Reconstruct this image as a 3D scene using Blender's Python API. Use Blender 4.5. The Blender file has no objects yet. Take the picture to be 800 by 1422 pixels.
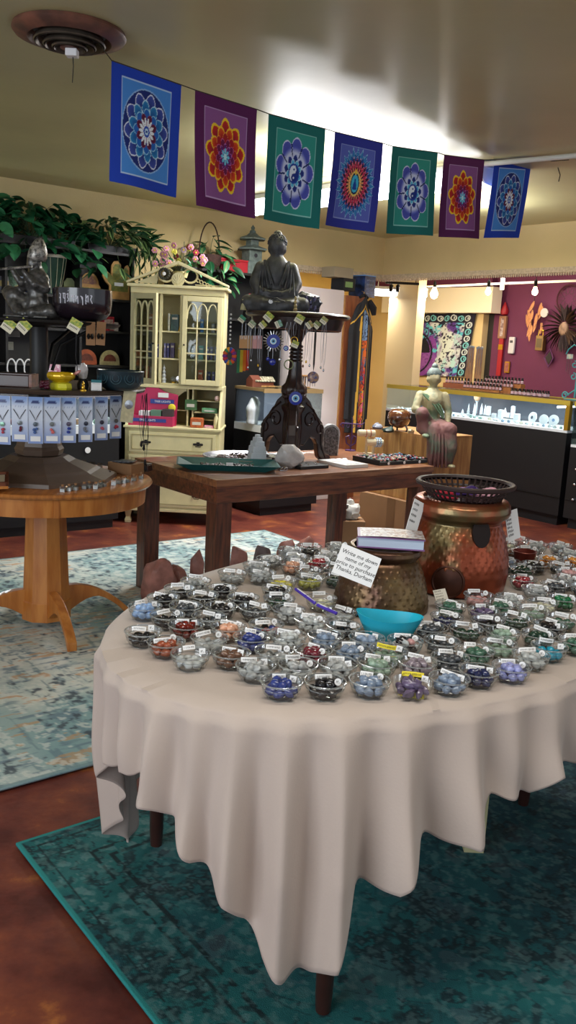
import bpy, math, random
import numpy as np
from mathutils import Vector, Matrix, noise
PI = math.pi
scene = bpy.context.scene
COL = scene.collection
rnd = random.Random(7)

# ---------------------------------------------------------------- camera, world, lights, exposure
FPX, CAMH = 1200.0, 1.42
PITCH, ROLL = math.atan(231/1200), math.atan(.051)
_f = Vector((0, math.cos(PITCH), -math.sin(PITCH))); _r0 = Vector((1, 0, 0)); _u0 = _r0.cross(_f)
_R = math.cos(ROLL)*_r0 + math.sin(ROLL)*_u0; _U = -math.sin(ROLL)*_r0 + math.cos(ROLL)*_u0
CAM = Vector((0, 0, CAMH))
cd = bpy.data.cameras.new('camera'); cam = bpy.data.objects.new('camera', cd); COL.objects.link(cam)
cam.matrix_world = Matrix(((_R.x, _U.x, -_f.x, 0), (_R.y, _U.y, -_f.y, 0), (_R.z, _U.z, -_f.z, CAMH), (0, 0, 0, 1)))
cd.sensor_fit = 'VERTICAL'; cd.sensor_height = 36; cd.lens = 36*FPX/1422; cd.clip_start = .05
scene.camera = cam
scene.view_settings.view_transform = 'Standard'; scene.view_settings.look = 'None'
scene.view_settings.gamma = 1; scene.view_settings.use_curve_mapping = False
scene.view_settings.exposure = 0.06
scene.cycles.transparent_max_bounces = 40
scene.cycles.max_bounces = 8
scene.cycles.caustics_reflective = False; scene.cycles.caustics_refractive = False
scene.cycles.sample_clamp_indirect = 4
w = bpy.data.worlds.new('world'); scene.world = w; w.use_nodes = True
w.node_tree.nodes['Background'].inputs[0].default_value = (.80, .90, 1, 1)
w.node_tree.nodes['Background'].inputs[1].default_value = .66

AZ = math.radians(38.3)
CO = Vector((.82, 8.86, 0)); UH = Vector((math.cos(AZ), math.sin(AZ), 0)); VH = Vector((math.sin(AZ), -math.cos(AZ), 0))
def RP(u, v, z=0): return CO + UH*u + VH*v + Vector((0, 0, z))       # room coordinates: u along the back wall, v out from it
def lamp(name, kind, loc, energy, color, size=None, size_y=None, aim=None):
    l = bpy.data.lights.new(name, kind); l.energy = energy; l.color = color
    o = bpy.data.objects.new(name, l); COL.objects.link(o); o.location = loc
    if kind == 'AREA':
        l.shape = 'RECTANGLE'; l.size = size; l.size_y = size_y or size
    elif size: l.shadow_soft_size = size
    if aim is not None: o.rotation_euler = (Vector(aim)-Vector(loc)).to_track_quat('-Z', 'Y').to_euler()
    return o
# added lamps for assumed daylight, no window in view: behind and to the left of the camera, and to the far right
lamp('added_daylight_fill', 'AREA', (-3.0, -1.2, 1.75), 108, (.86, .93, 1), 3.2, 1.8, aim=(0.2, 3.0, .6))  # daylight assumed from this side; no window is modelled
lamp('added_daylight_fill', 'AREA', (3.8, -.4, 1.7), 10, (.88, .94, 1), 2.6, 1.6, aim=(0.8, 3.0, .8))  # added weak fill from the right; no window there
# added lamp for assumed ceiling tubes, unseen, over the near part of the room
lamp('assumed_ceiling_light', 'AREA', (.3, 1.2, 2.46), 22, (1, .95, .86), 1.6, .3)

# ---------------------------------------------------------------- helpers
def ray(x, y): return _f + _R*((x-400)/FPX) - _U*((y-711)/FPX)
def gz(x, y, z):
    d = ray(x, y); return CAM + d*((z-CAMH)/d.z)
def gY(x, y, Y):
    d = ray(x, y); return CAM + d*(Y/d.y)
def gv(x, y, v):
    d = ray(x, y); return CAM + d*((v-(CAM-CO).dot(VH))/d.dot(VH))
def gu(x, y, u):
    d = ray(x, y); return CAM + d*((u-(CAM-CO).dot(UH))/d.dot(UH))
def px(p):
    d = Vector(p)-CAM; k = d.dot(_f); return (400+FPX*d.dot(_R)/k, 711-FPX*d.dot(_U)/k, k)
def lin(c): c = c/255; return c/12.92 if c <= .04045 else ((c+.055)/1.055)**2.4
def S(r, g, b): return (lin(r), lin(g), lin(b), 1)
def Sn(a): a = np.asarray(a, float)/255; return np.where(a <= .04045, a/12.92, ((a+.055)/1.055)**2.4)

_mats = {}
def mat(name, col, rough=.6, metal=0, var=0, scale=6, bump=0, bscale=None, col2=None, emit=None, estr=0, coat=0, trans=0, ior=1.45, sheen=0, stretch=None, alpha=1, spec=None, lo=.35, hi=.65, sss=0):
    if name in _mats: return _mats[name]
    m = bpy.data.materials.new(name); m.use_nodes = True; nt = m.node_tree; b = nt.nodes['Principled BSDF']
    c = S(*col) if max(col) > 1 or len(col) == 3 else col
    b.inputs['Base Color'].default_value = c; b.inputs['Roughness'].default_value = rough; b.inputs['Metallic'].default_value = metal
    if coat: b.inputs['Coat Weight'].default_value = coat
    if trans: b.inputs['Transmission Weight'].default_value = trans; b.inputs['IOR'].default_value = ior
    if sheen: b.inputs['Sheen Weight'].default_value = sheen
    if spec is not None: b.inputs['Specular IOR Level'].default_value = spec
    if emit: b.inputs['Emission Color'].default_value = S(*emit); b.inputs['Emission Strength'].default_value = estr
    if sss: b.inputs['Subsurface Weight'].default_value = sss; b.inputs['Subsurface Radius'].default_value = (.02, .02, .02)
    if var or bump or col2:
        tc = nt.nodes.new('ShaderNodeTexCoord'); mp = nt.nodes.new('ShaderNodeMapping'); nt.links.new(tc.outputs['Object'], mp.inputs[0])
        if stretch: mp.inputs['Scale'].default_value = stretch
        n = nt.nodes.new('ShaderNodeTexNoise'); n.inputs['Scale'].default_value = scale; n.inputs['Detail'].default_value = 6
        nt.links.new(mp.outputs[0], n.inputs['Vector'])
        if var or col2:
            r = nt.nodes.new('ShaderNodeValToRGB'); r.color_ramp.elements[0].position = lo; r.color_ramp.elements[1].position = hi
            c2 = S(*col2) if col2 else tuple(min(1, x*(1-var)) for x in c[:3])+(1,)
            c1 = c if col2 else tuple(min(1, x*(1+var*.5)) for x in c[:3])+(1,)
            r.color_ramp.elements[0].color = c2; r.color_ramp.elements[1].color = c1
            nt.links.new(n.outputs[0], r.inputs[0]); nt.links.new(r.outputs[0], b.inputs['Base Color'])
        if bump:
            n2 = n
            if bscale:
                n2 = nt.nodes.new('ShaderNodeTexNoise'); n2.inputs['Scale'].default_value = bscale; n2.inputs['Detail'].default_value = 4
                nt.links.new(mp.outputs[0], n2.inputs['Vector'])
            bp = nt.nodes.new('ShaderNodeBump'); bp.inputs['Strength'].default_value = bump; bp.inputs['Distance'].default_value = .01
            nt.links.new(n2.outputs[0], bp.inputs['Height']); nt.links.new(bp.outputs[0], b.inputs['Normal'])
    _mats[name] = m; return m
def paintmat(name, rough=.8, bump=0, bscale=200, emis=0):
    if name in _mats: return _mats[name]
    m = bpy.data.materials.new(name); m.use_nodes = True; nt = m.node_tree; b = nt.nodes['Principled BSDF']
    a = nt.nodes.new('ShaderNodeVertexColor'); a.layer_name = 'Col'; nt.links.new(a.outputs[0], b.inputs['Base Color'])
    b.inputs['Roughness'].default_value = rough
    if emis:
        nt.links.new(a.outputs[0], b.inputs['Emission Color']); b.inputs['Emission Strength'].default_value = emis
    if bump:
        tc = nt.nodes.new('ShaderNodeTexCoord'); n = nt.nodes.new('ShaderNodeTexNoise'); n.inputs['Scale'].default_value = bscale
        nt.links.new(tc.outputs['Object'], n.inputs['Vector']); bp = nt.nodes.new('ShaderNodeBump'); bp.inputs['Strength'].default_value = bump; bp.inputs['Distance'].default_value = .004
        nt.links.new(n.outputs[0], bp.inputs['Height']); nt.links.new(bp.outputs[0], b.inputs['Normal'])
    _mats[name] = m; return m
def glassmat(name, tint=(.96, .99, .98), rim=.55, rough=.03, rg=.75):
    if name in _mats: return _mats[name]
    m = bpy.data.materials.new(name); m.use_nodes = True; nt = m.node_tree; nt.nodes.clear()
    o = nt.nodes.new('ShaderNodeOutputMaterial'); mx = nt.nodes.new('ShaderNodeMixShader'); t = nt.nodes.new('ShaderNodeBsdfTransparent'); g = nt.nodes.new('ShaderNodeBsdfGlossy')
    t.inputs[0].default_value = (*tint, 1); g.inputs['Roughness'].default_value = rough
    l = nt.nodes.new('ShaderNodeLayerWeight'); l.inputs[0].default_value = rim
    r = nt.nodes.new('ShaderNodeMath'); r.operation = 'MULTIPLY_ADD'; r.inputs[1].default_value = rg; r.inputs[2].default_value = .02
    nt.links.new(l.outputs['Fresnel'], r.inputs[0]); nt.links.new(r.outputs[0], mx.inputs[0]); nt.links.new(t.outputs[0], mx.inputs[1]); nt.links.new(g.outputs[0], mx.inputs[2]); nt.links.new(mx.outputs[0], o.inputs[0])
    _mats[name] = m; return m

def rot2(x, y, a): c, s = math.cos(a), math.sin(a); return x*c-y*s, x*s+y*c
class M:
    def __init__(s): s.v = []; s.f = []; s.m = []; s.c = []
    def add(s, vs, fs, mi=0):
        o = len(s.v); s.v += [tuple(p) for p in vs]; s.f += [tuple(i+o for i in q) for q in fs]; s.m += [mi]*len(fs); return s
    def box(s, x0, x1, y0, y1, z0, z1, rz=0, mi=0, rx=0, tx=0, ty=0):
        cx, cy, cz = (x0+x1)/2, (y0+y1)/2, (z0+z1)/2; vs = []
        for k in range(8):
            top = 1 if k & 4 else 0
            x = (x1-x0)/2*(1 if k & 1 else -1)*(1-tx*top); y = (y1-y0)/2*(1 if k & 2 else -1)*(1-ty*top); z = (z1-z0)/2*(1 if top else -1)
            if rx: y, z = rot2(y, z, rx)
            if rz: x, y = rot2(x, y, rz)
            vs.append((cx+x, cy+y, cz+z))
        return s.add(vs, [(0, 2, 3, 1), (4, 5, 7, 6), (0, 1, 5, 4), (2, 6, 7, 3), (0, 4, 6, 2), (1, 3, 7, 5)], mi)
    def lathe(s, prof, c=(0, 0, 0), n=24, mi=0, sx=1, sy=1, cap=True, axis='z', ph=0):
        vs = []; fs = []
        for (r, z) in prof:
            for k in range(n):
                a = 2*PI*k/n+ph; p = (r*math.cos(a)*sx, r*math.sin(a)*sy, z)
                if axis == 'y': p = (p[0], p[2], p[1])
                if axis == 'x': p = (p[2], p[0], p[1])
                vs.append((c[0]+p[0], c[1]+p[1], c[2]+p[2]))
        for j in range(len(prof)-1):
            for k in range(n):
                a, b = j*n+k, j*n+(k+1) % n; fs.append((a, b, b+n, a+n))
        if cap:
            if prof[0][0] > 1e-5: fs.append(tuple(range(n-1, -1, -1)))
            if prof[-1][0] > 1e-5: fs.append(tuple((len(prof)-1)*n+k for k in range(n)))
        return s.add(vs, fs, mi)
    def tube(s, pts, r, n=8, mi=0, closed=False, flat=1):
        pts = [Vector(p) for p in pts]; N = len(pts); rr = r if hasattr(r, '__len__') else [r]*N; vs = []; fs = []; prev = None
        for i, p in enumerate(pts):
            if closed: t = (pts[(i+1) % N]-pts[i-1])
            else: t = pts[min(i+1, N-1)]-pts[max(i-1, 0)]
            t = t.normalized() if t.length > 1e-9 else Vector((0, 0, 1))
            if prev is None: a = t.orthogonal().normalized()
            else:
                a = prev-t*prev.dot(t); a = a.normalized() if a.length > 1e-6 else t.orthogonal().normalized()
            prev = a; b = t.cross(a)
            for k in range(n):
                g = 2*PI*k/n; vs.append(p+(a*math.cos(g)+b*math.sin(g)*flat)*rr[i])
        for i in range(N-(0 if closed else 1)):
            j = (i+1) % N
            for k in range(n): fs.append((i*n+k, i*n+(k+1) % n, j*n+(k+1) % n, j*n+k))
        if not closed: fs.append(tuple(range(n-1, -1, -1))); fs.append(tuple((N-1)*n+k for k in range(n)))
        return s.add(vs, fs, mi)
    def ball(s, c, r, n=12, m=8, mi=0, mat3=None):
        rx, ry, rz = r if hasattr(r, '__len__') else (r, r, r); vs = []; fs = []
        for j in range(m+1):
            t = PI*j/m
            for k in range(n):
                a = 2*PI*k/n; p = Vector((rx*math.sin(t)*math.cos(a), ry*math.sin(t)*math.sin(a), rz*math.cos(t)))
                if mat3: p = mat3 @ p
                vs.append(Vector(c)+p)
        for j in range(m):
            for k in range(n): fs.append((j*n+k, (j+1)*n+k, (j+1)*n+(k+1) % n, j*n+(k+1) % n))
        return s.add(vs, fs, mi)
    def prism(s, poly, d0, d1, axis='y', c=(0, 0, 0), mi=0):
        n = len(poly); vs = []
        for d in (d0, d1):
            for (a, b) in poly:
                p = (a, d, b) if axis == 'y' else ((a, b, d) if axis == 'z' else (d, a, b)); vs.append((p[0]+c[0], p[1]+c[1], p[2]+c[2]))
        fs = [tuple(range(n)), tuple(range(2*n-1, n-1, -1))]+[(k, k+n, (k+1) % n+n, (k+1) % n) for k in range(n)]
        return s.add(vs, fs, mi)
    def mesh(s, name, mats, smooth=False):
        me = bpy.data.meshes.new(name); me.from_pydata(s.v, [], s.f)
        for q in (mats if isinstance(mats, (list, tuple)) else [mats]): me.materials.append(q)
        if any(s.m): me.polygons.foreach_set('material_index', s.m)
        me.validate(); me.update()
        if smooth: smooth_mesh(me, 40 if smooth is True else smooth)
        return me
    def build(s, name, mats, parent=None, loc=(0, 0, 0), rz=0, smooth=False, bevel=0):
        return put(name, s.mesh(name, mats, smooth), parent, loc, rz, bevel)
def smooth_mesh(me, ang=40):
    me.polygons.foreach_set('use_smooth', [True]*len(me.polygons))
    try: me.set_sharp_from_angle(angle=math.radians(ang))
    except Exception: pass
def put(name, me, parent=None, loc=(0, 0, 0), rz=0, bevel=0):
    o = bpy.data.objects.new(name, me); COL.objects.link(o); o.location = loc; o.rotation_euler = (0, 0, rz) if not hasattr(rz, '__len__') else rz
    if parent: o.parent = parent
    if bevel:
        b = o.modifiers.new('bevel', 'BEVEL'); b.width = bevel; b.segments = 2; b.limit_method = 'ANGLE'; b.harden_normals = False
    return o
def tag(o, label, cat, group=None, kind=None):
    if label: o['label'] = label
    if cat: o['category'] = cat
    if group: o['group'] = group
    if kind: o['kind'] = kind
    return o
def thing(name, label, cat, loc=(0, 0, 0), rz=0, group=None):
    o = bpy.data.objects.new(name, None); COL.objects.link(o); o.location = loc; o.rotation_euler = (0, 0, rz) if not hasattr(rz, '__len__') else rz
    o.empty_display_size = .05
    return tag(o, label, cat, group)
def struct(name, m, mats, smooth=False): return tag(m.build(name, mats, smooth=smooth), None, None, kind='structure')
def dup(root, loc, rz=None, label=None, group=None):
    r = root.copy(); COL.objects.link(r); r.location = loc
    if rz is not None: r.rotation_euler = (0, 0, rz) if not hasattr(rz, '__len__') else rz
    if label: r['label'] = label
    if group: r['group'] = group
    for ch in list(root.children):
        c = ch.copy(); COL.objects.link(c); c.parent = r
        for g in ch.children:
            d = g.copy(); COL.objects.link(d); d.parent = c
    return r
def paint(name, w, h, nx, ny, fn, pos=None, material=None, parent=None, loc=(0, 0, 0), rz=0, smooth=True):
    """A grid nx by ny whose colours come from fn(U, V) -> (N,3) in 0..255; pos(U,V) gives x,y,z, else a flat upright panel (x right, z up)."""
    U, V = np.meshgrid(np.linspace(0, 1, nx+1), np.linspace(0, 1, ny+1)); U = U.ravel(); V = V.ravel()
    P3 = pos(U, V) if pos else np.stack([(U-.5)*w, np.zeros_like(U), (V-.5)*h], 1)
    i, j = np.meshgrid(np.arange(nx), np.arange(ny)); a = (j*(nx+1)+i).ravel(); F = np.stack([a, a+1, a+nx+2, a+nx+1], 1)
    me = bpy.data.meshes.new(name); me.vertices.add(len(U)); me.vertices.foreach_set('co', P3.astype('f4').ravel())
    me.loops.add(F.size); me.loops.foreach_set('vertex_index', F.ravel().astype('i4')); me.polygons.add(len(F))
    me.polygons.foreach_set('loop_start', np.arange(0, F.size, 4).astype('i4')); me.update(calc_edges=True)
    ca = me.color_attributes.new('Col', 'FLOAT_COLOR', 'POINT')
    C = np.ones((len(U), 4), 'f4'); C[:, :3] = Sn(np.clip(fn(U, V), 0, 255)); ca.data.foreach_set('color', C.ravel())
    me.materials.append(material or paintmat('printed_cloth'))
    if smooth: me.polygons.foreach_set('use_smooth', [True]*len(me.polygons))
    return put(name, me, parent, loc, rz)
def text(name, body, size, material, parent, loc, rot, shear=0, depth=.0004, align='CENTER', space=1):
    c = bpy.data.curves.new(name, 'FONT'); c.body = body; c.size = size; c.extrude = depth; c.align_x = align; c.align_y = 'CENTER'; c.shear = shear; c.resolution_u = 2; c.space_line = space
    t = bpy.data.objects.new(name, c); COL.objects.link(t); bpy.context.view_layer.update()
    me = bpy.data.meshes.new_from_object(t.evaluated_get(bpy.context.evaluated_depsgraph_get())); bpy.data.objects.remove(t)
    me.materials.clear(); me.materials.append(material); return put(name, me, parent, loc, rot)
def organic(name, m, material, voxel, parent=None, loc=(0, 0, 0), rz=0, it=6, disp=0):
    """Fuse overlapping limbs and masses into one continuous surface."""
    o = m.build(name, material, parent, loc, rz)
    r = o.modifiers.new('fuse', 'REMESH'); r.mode = 'VOXEL'; r.voxel_size = voxel; r.use_smooth_shade = True
    s = o.modifiers.new('relax', 'SMOOTH'); s.factor = .5; s.iterations = it
    bpy.context.view_layer.update(); dg = bpy.context.evaluated_depsgraph_get()
    me = bpy.data.meshes.new_from_object(o.evaluated_get(dg)); o.modifiers.clear(); o.data = me
    if disp:
        for v in me.vertices: v.co += v.normal*noise.noise(v.co*60)*disp
    me.polygons.foreach_set('use_smooth', [True]*len(me.polygons)); me.name = name
    return o
def limb(m, pts, rr, n=10):
    m.tube(pts, rr, n)
    for p, r in zip(pts, rr): m.ball(p, r, 10, 8)
def rock(seed, r, k=.35, fr=2.2, n=14, m_=10, facet=0):
    m = M(); rr = random.Random(seed); off = Vector((rr.random()*50, rr.random()*50, rr.random()*50)); m.ball((0, 0, 0), 1, n, m_)
    cuts = [(Vector((rr.gauss(0, 1), rr.gauss(0, 1), rr.gauss(0, 1))).normalized(), rr.uniform(.6, .85)) for _ in range(facet)]
    out = []
    for p in m.v:
        p = Vector(p); p *= 1+k*noise.noise(p*fr+off)
        for nn, d in cuts:
            e = p.dot(nn)-d
            if e > 0: p -= nn*e
        out.append((p.x*r[0], p.y*r[1], p.z*r[2]))
    m.v = out; return m

# ---------------------------------------------------------------- materials
mWall = mat('cream_painted_wall', (214, 192, 140), .85, var=.06, scale=2, bump=.15, bscale=90)
mCeil = mat('ceiling_paint', (200, 194, 146), .36, var=.1, scale=1.2, bump=.1, bscale=12)
mPurple = mat('purple_painted_wall', (104, 42, 78), .75, var=.08, scale=3)
mBlack = mat('black_laminate', (22, 22, 25), .45, spec=.4)
mBlackW = mat('black_painted_wood', (26, 24, 24), .5, var=.2, scale=8)
mCream = mat('cream_lacquer', (214, 204, 158), .5, var=.08, scale=9)
mOak = mat('honey_oak', (196, 128, 62), .35, col2=(168, 98, 40), scale=4, stretch=(7, 7, 1), coat=.2)
mOakTop = mat('honey_oak_top', (190, 120, 58), .3, col2=(150, 86, 38), scale=7, stretch=(8, 1, 1), coat=.3)
mBrown = mat('brown_rustic_wood', (124, 66, 38), .45, col2=(74, 36, 20), scale=6, stretch=(1.2, 9, 9), coat=.15)
mBrownLeg = mat('brown_rustic_leg', (108, 56, 34), .45, col2=(60, 30, 18), scale=6, stretch=(9, 9, 1.2), coat=.15)
mDark = mat('dark_carved_wood', (50, 24, 20), .35, col2=(26, 12, 11), scale=14, coat=.2)
mMahog = mat('dark_mahogany', (58, 30, 24), .35, var=.3, scale=10, coat=.2)
mCrate = mat('pale_pine', (186, 140, 84), .6, col2=(142, 96, 52), scale=4, stretch=(7, 7, 1))
mCard = mat('brown_cardboard', (150, 112, 78), .85, var=.1, scale=5)
mGlass = glassmat('clear_glass')
mPane = glassmat('pane_glass', (.93, .97, .96), .25)
mWhite = mat('white_paper', (236, 236, 238), .8)
mInk = mat('black_ink', (28, 26, 34), .7)
mYellowP = mat('yellow_paper', (232, 214, 60), .8)
mGold = mat('brass', (212, 168, 60), .3, metal=.9)
mSilver = mat('silver_metal', (190, 192, 198), .25, metal=1)
mBlackM = mat('black_iron', (24, 22, 22), .45, metal=.5)
mSel = mat('selenite', (225, 232, 240), .4, var=.06, scale=20, trans=.25)
mRedM = mat('red_lacquer', (160, 22, 36), .5)
mString = mat('twine', (70, 62, 50), .9)
mBlueGold = None
# ---------------------------------------------------------------- setting
def floor_mat():
    m = bpy.data.materials.new('stained_concrete'); m.use_nodes = True; nt = m.node_tree; b = nt.nodes['Principled BSDF']
    tc = nt.nodes.new('ShaderNodeTexCoord'); n = nt.nodes.new('ShaderNodeTexNoise'); n.inputs['Scale'].default_value = 4.2; n.inputs['Detail'].default_value = 10; n.inputs['Roughness'].default_value = .62
    nt.links.new(tc.outputs['Object'], n.inputs['Vector']); r = nt.nodes.new('ShaderNodeValToRGB'); e = r.color_ramp.elements
    e[0].position = .36; e[0].color = S(84, 36, 32); e[1].position = .66; e[1].color = S(184, 112, 60)
    q = e.new(.47); q.color = S(108, 52, 44); q = e.new(.57); q.color = S(128, 66, 48)
    nt.links.new(n.outputs[0], r.inputs[0]); nt.links.new(r.outputs[0], b.inputs['Base Color'])
    b.inputs['Roughness'].default_value = .4; n2 = nt.nodes.new('ShaderNodeTexNoise'); n2.inputs['Scale'].default_value = 26; nt.links.new(tc.outputs['Object'], n2.inputs['Vector'])
    bp = nt.nodes.new('ShaderNodeBump'); bp.inputs['Strength'].default_value = .18; bp.inputs['Distance'].default_value = .01
    nt.links.new(n2.outputs[0], bp.inputs['Height']); nt.links.new(bp.outputs[0], b.inputs['Normal']); return m
struct('floor', M().box(-8, 9, -3, 16, -.1, 0), floor_mat())
struct('ceiling', M().box(-8, 9, -3, 16, 2.5, 2.6), mCeil)
def rbox(m, u0, u1, v0, v1, z0, z1, mi=0):
    c = RP((u0+u1)/2, (v0+v1)/2); du, dv = u1-u0, v1-v0
    return m.box(c.x-du/2, c.x+du/2, c.y-dv/2, c.y+dv/2, z0, z1, AZ, mi)
struct('wall_back', rbox(M(), -8, -1.35, -.14, 0, 0, 2.5), mWall)
struct('trim_1', rbox(M(), -1.35, .14, -.14, 0, 2.12, 2.5), mWall)        # header over the back opening
struct('trim_2', rbox(M(), 0, .14, 0, 5.5, 2.12, 2.5), mWall)             # header over the counter opening
def vAt(x, y, u): return (gu(x, y, u)-CO).dot(VH)
vC, vP = vAt(668, 480, 2.1), vAt(683, 480, 2.2)
struct('wall_purple', rbox(M(), 2.2, 2.3, vP, 5, 0, 2.5), mPurple)
struct('wall_cream', rbox(M(), 2.1, 2.2, -5, vC, 0, 2.2), mWall)
struct('door_1', rbox(M(), 2.2, 2.24, vC, vP, 0, 2.2), mBlackW)
struct('trim_3', rbox(M(), 2.1, 2.3, -5, vP, 2.2001, 2.5), mPurple)
struct('wall_stub', rbox(M(), .80, .92, vAt(537, 470, .8), vAt(576, 470, .8), 0, 2.5), mat('cream_column', (226, 206, 164), .8))
struct('wall_far', rbox(M(), -1.9, 2.3, -2.6, -2.5, 0, 2.5), mat('warm_yellow_wall', (240, 208, 120), .8, var=.05))
# fringe of cream crochet running under both headers
mFr = mat('crochet_fringe', (206, 186, 158), .95, var=.2, scale=60)
fr = thing('valance', 'cream crochet valance with a ball fringe edging the header over the counter opening', 'valance', RP(0, 0, 2.12), AZ)
m = M(); m.box(-1.1, 0, -.022, -.006, -.012, .03); m.box(-.022, -.006, -3.4, 0, -.012, .03); m.build('band', mFr, fr)
m = M()
for i in range(46): m.ball((-1.08+i*.0236, -.014, -.024), (.009, .008, .015), 6, 4)
for i in range(140): m.ball((-.014, -.03-i*.0236, -.024), (.008, .009, .015), 6, 4)
o = m.build('fringe', mFr, fr, smooth=True); o['kind'] = 'stuff'

# ceiling tubes, in the v direction
mTube = mat('lit_tube', (255, 255, 255), .5, emit=(244, 248, 255), estr=7)
mSteel = mat('white_enamel', (222, 222, 214), .5)
p0, p1 = gz(345, 292, 2.42), gz(688, 247, 2.42)
dirv = (p1-p0).normalized(); L = (p1-p0).length; mid = (p0+p1)/2; rzv = math.atan2(dirv.y, dirv.x)
def strip(c, ln, label):
    t = thing('strip_light', label, 'ceiling light', (c.x, c.y, 2.42), rzv, 'fluorescent strip lights on the ceiling')
    M().box(-ln/2, ln/2, -.12, .12, .0455, .079).build('housing', mSteel, t, bevel=.004)
    m = M(); m.prism([(-.115, .044), (-.105, .0), (-.07, -.03), (0, -.038), (.07, -.03), (.105, .0), (.115, .044)], -ln/2+.02, ln/2-.02, 'x'); m.build('glowing_diffuser', mTube, t, smooth=30)
    for k in (-1, 1): M().prism([(-.12, .045), (-.11, -.004), (-.07, -.036), (0, -.044), (.07, -.036), (.11, -.004), (.12, .045)], k*(ln/2-.012)-.006, k*(ln/2-.012)+.006, 'x').build('end_cap', mSteel, t)
    a = lamp('strip_light_glow', 'AREA', (c.x, c.y, 2.37), 34, (.98, .98, 1), .14, ln); a.rotation_euler = (0, 0, rzv-PI/2)
strip(mid-dirv*L/4, L/2-.02, 'farther white fluorescent strip light on the ceiling behind the banners')
strip(mid+dirv*L/4, L/2-.02, 'nearer white fluorescent strip light on the ceiling behind the banners')
# added lamp aimed up, standing in for the spill of the tubes on the ceiling
a = lamp('strip_light_glow', 'AREA', (mid.x+.25, mid.y-.28, 2.25), 55, (.98, .98, 1), .2, L, aim=(mid.x, mid.y, 3)); a.rotation_euler = (PI, 0, PI/2-rzv)
c0, c1 = gz(420, 251, 2.478), gz(900, 207, 2.478)
tag(M().tube([c0, c0.lerp(c1, .5), c1], .014, 10).build('conduit', mSteel, smooth=True), 'white metal conduit pipe running along the ceiling beside the strip lights', 'pipe')
tag(M().tube([gz(775, 233, 2.44), gz(778, 243, 2.39), gz(776, 252, 2.36)], .003, 6).build('wire', mString, smooth=True), 'short dark wire dangling from the ceiling conduit at upper right', 'wire')

# round ceiling diffuser
v = thing('ceiling_vent', 'round rusty copper-coloured ceiling air vent with concentric rings', 'vent', (-.88, 3.4, 2.5))
mRust = mat('rusted_vent_paint', (130, 82, 66), .5, col2=(84, 56, 48), scale=12)
mVd = mat('tarnished_vent', (92, 82, 72), .4, metal=.4, var=.3, scale=20)
M().lathe([(.2, -.001), (.203, -.012), (.195, -.022), (.150, -.035), (.146, -.028), (.13, -.004)], n=48, cap=False).build('outer_flange', mRust, v, smooth=True)
for r, z in ((.125, -.046), (.092, -.056), (.06, -.062)):
    M().lathe([(r, z), (r+.004, z+.004), (r-.012, z+.03), (r-.018, z+.028), (r-.004, z-.002)], n=40, cap=False).build('ring', mVd, v, smooth=True)
M().lathe([(.0, -.064), (.034, -.06), (.03, -.03)], n=24, cap=False).build('centre_disc', mRust, v, smooth=True)
M().box(-.012, .03, -.02, .02, -.088, -.062).build('damper_block', mWhite, v, bevel=.003)
M().lathe([(.138, -.006), (0, -.006)], n=32, cap=False).build('duct_backing', mBlackM, v)
M().tube([(.012, 0, -.088), (.014, 0, -.12), (.01, 0, -.175)], .0018, 5).build('pull_wire', mBlackM, v)

# string and banners
def petals(R, T, n, r0, r1, ph, sharp=.62, ex=1.7):
    t = ((T-ph+PI/n) % (2*PI/n)-PI/n)/(PI/n); return r0+(r1-r0)*(1-np.abs(t)**ex)**sharp, t
def ring(C, R, T, n, r0, r1, ph, fill, edge, w=.03, fill2=None, soft=.0, sharp=.62, ex=1.7):
    rp, t = petals(R, T, n, r0, r1, ph, sharp, ex); ins = R < rp
    C[ins] = edge; q = (R < rp-w) & (np.abs(t) < 1-.9*w/np.maximum(R, .05)*n/PI); C[q] = fill
    if fill2 is not None:
        k = np.clip((rp-w-R)/max(soft, 1e-3), 0, 1)[:, None]; mix = np.array(fill)*(1-k)+np.array(fill2)*k; C[q] = mix[q]
def base(U, V, bw, outer, inner, line, asp=1.5):
    C = np.tile(np.array(outer, float), (len(U), 1)); x = U; y = V*asp
    a = (x > bw) & (x < 1-bw) & (y > bw) & (y < asp-bw); C[a] = line; d = .012
    a = (x > bw+d) & (x < 1-bw-d) & (y > bw+d) & (y < asp-bw-d); C[a] = inner
    X = (U-.5)*2/.78; Y = (V-.5)*2*asp/(asp*.80); R = np.hypot(X, Y); T = np.arctan2(Y, X); return C, R, T
W_ = (225, 232, 250)
def ban_blue(U, V):
    C, R, T = base(U, V, .14, (26, 66, 186), (74, 144, 226), (190, 214, 246))
    C[R < .9] = (150, 190, 240); C[R < .87] = (22, 42, 120)
    ring(C, R, T, 10, .55, .84, .1, (66, 84, 176), W_, .035, (40, 60, 140), .2)
    ring(C, R, T, 10, .42, .68, .41, (40, 140, 200), (190, 226, 246), .03, (24, 96, 168), .15)
    ring(C, R, T, 8, .3, .5, .0, (30, 100, 190), (150, 210, 240), .025)
    ring(C, R, T, 8, .22, .4, .39, (96, 20, 60), (140, 60, 110), .015)
    ring(C, R, T, 14, .1, .3, 0, (240, 246, 255), (255, 255, 255), .01)
    C[R < .12] = (36, 80, 190); C[R < .07] = (200, 230, 250); C[R < .03] = (30, 60, 160); return C
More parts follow.
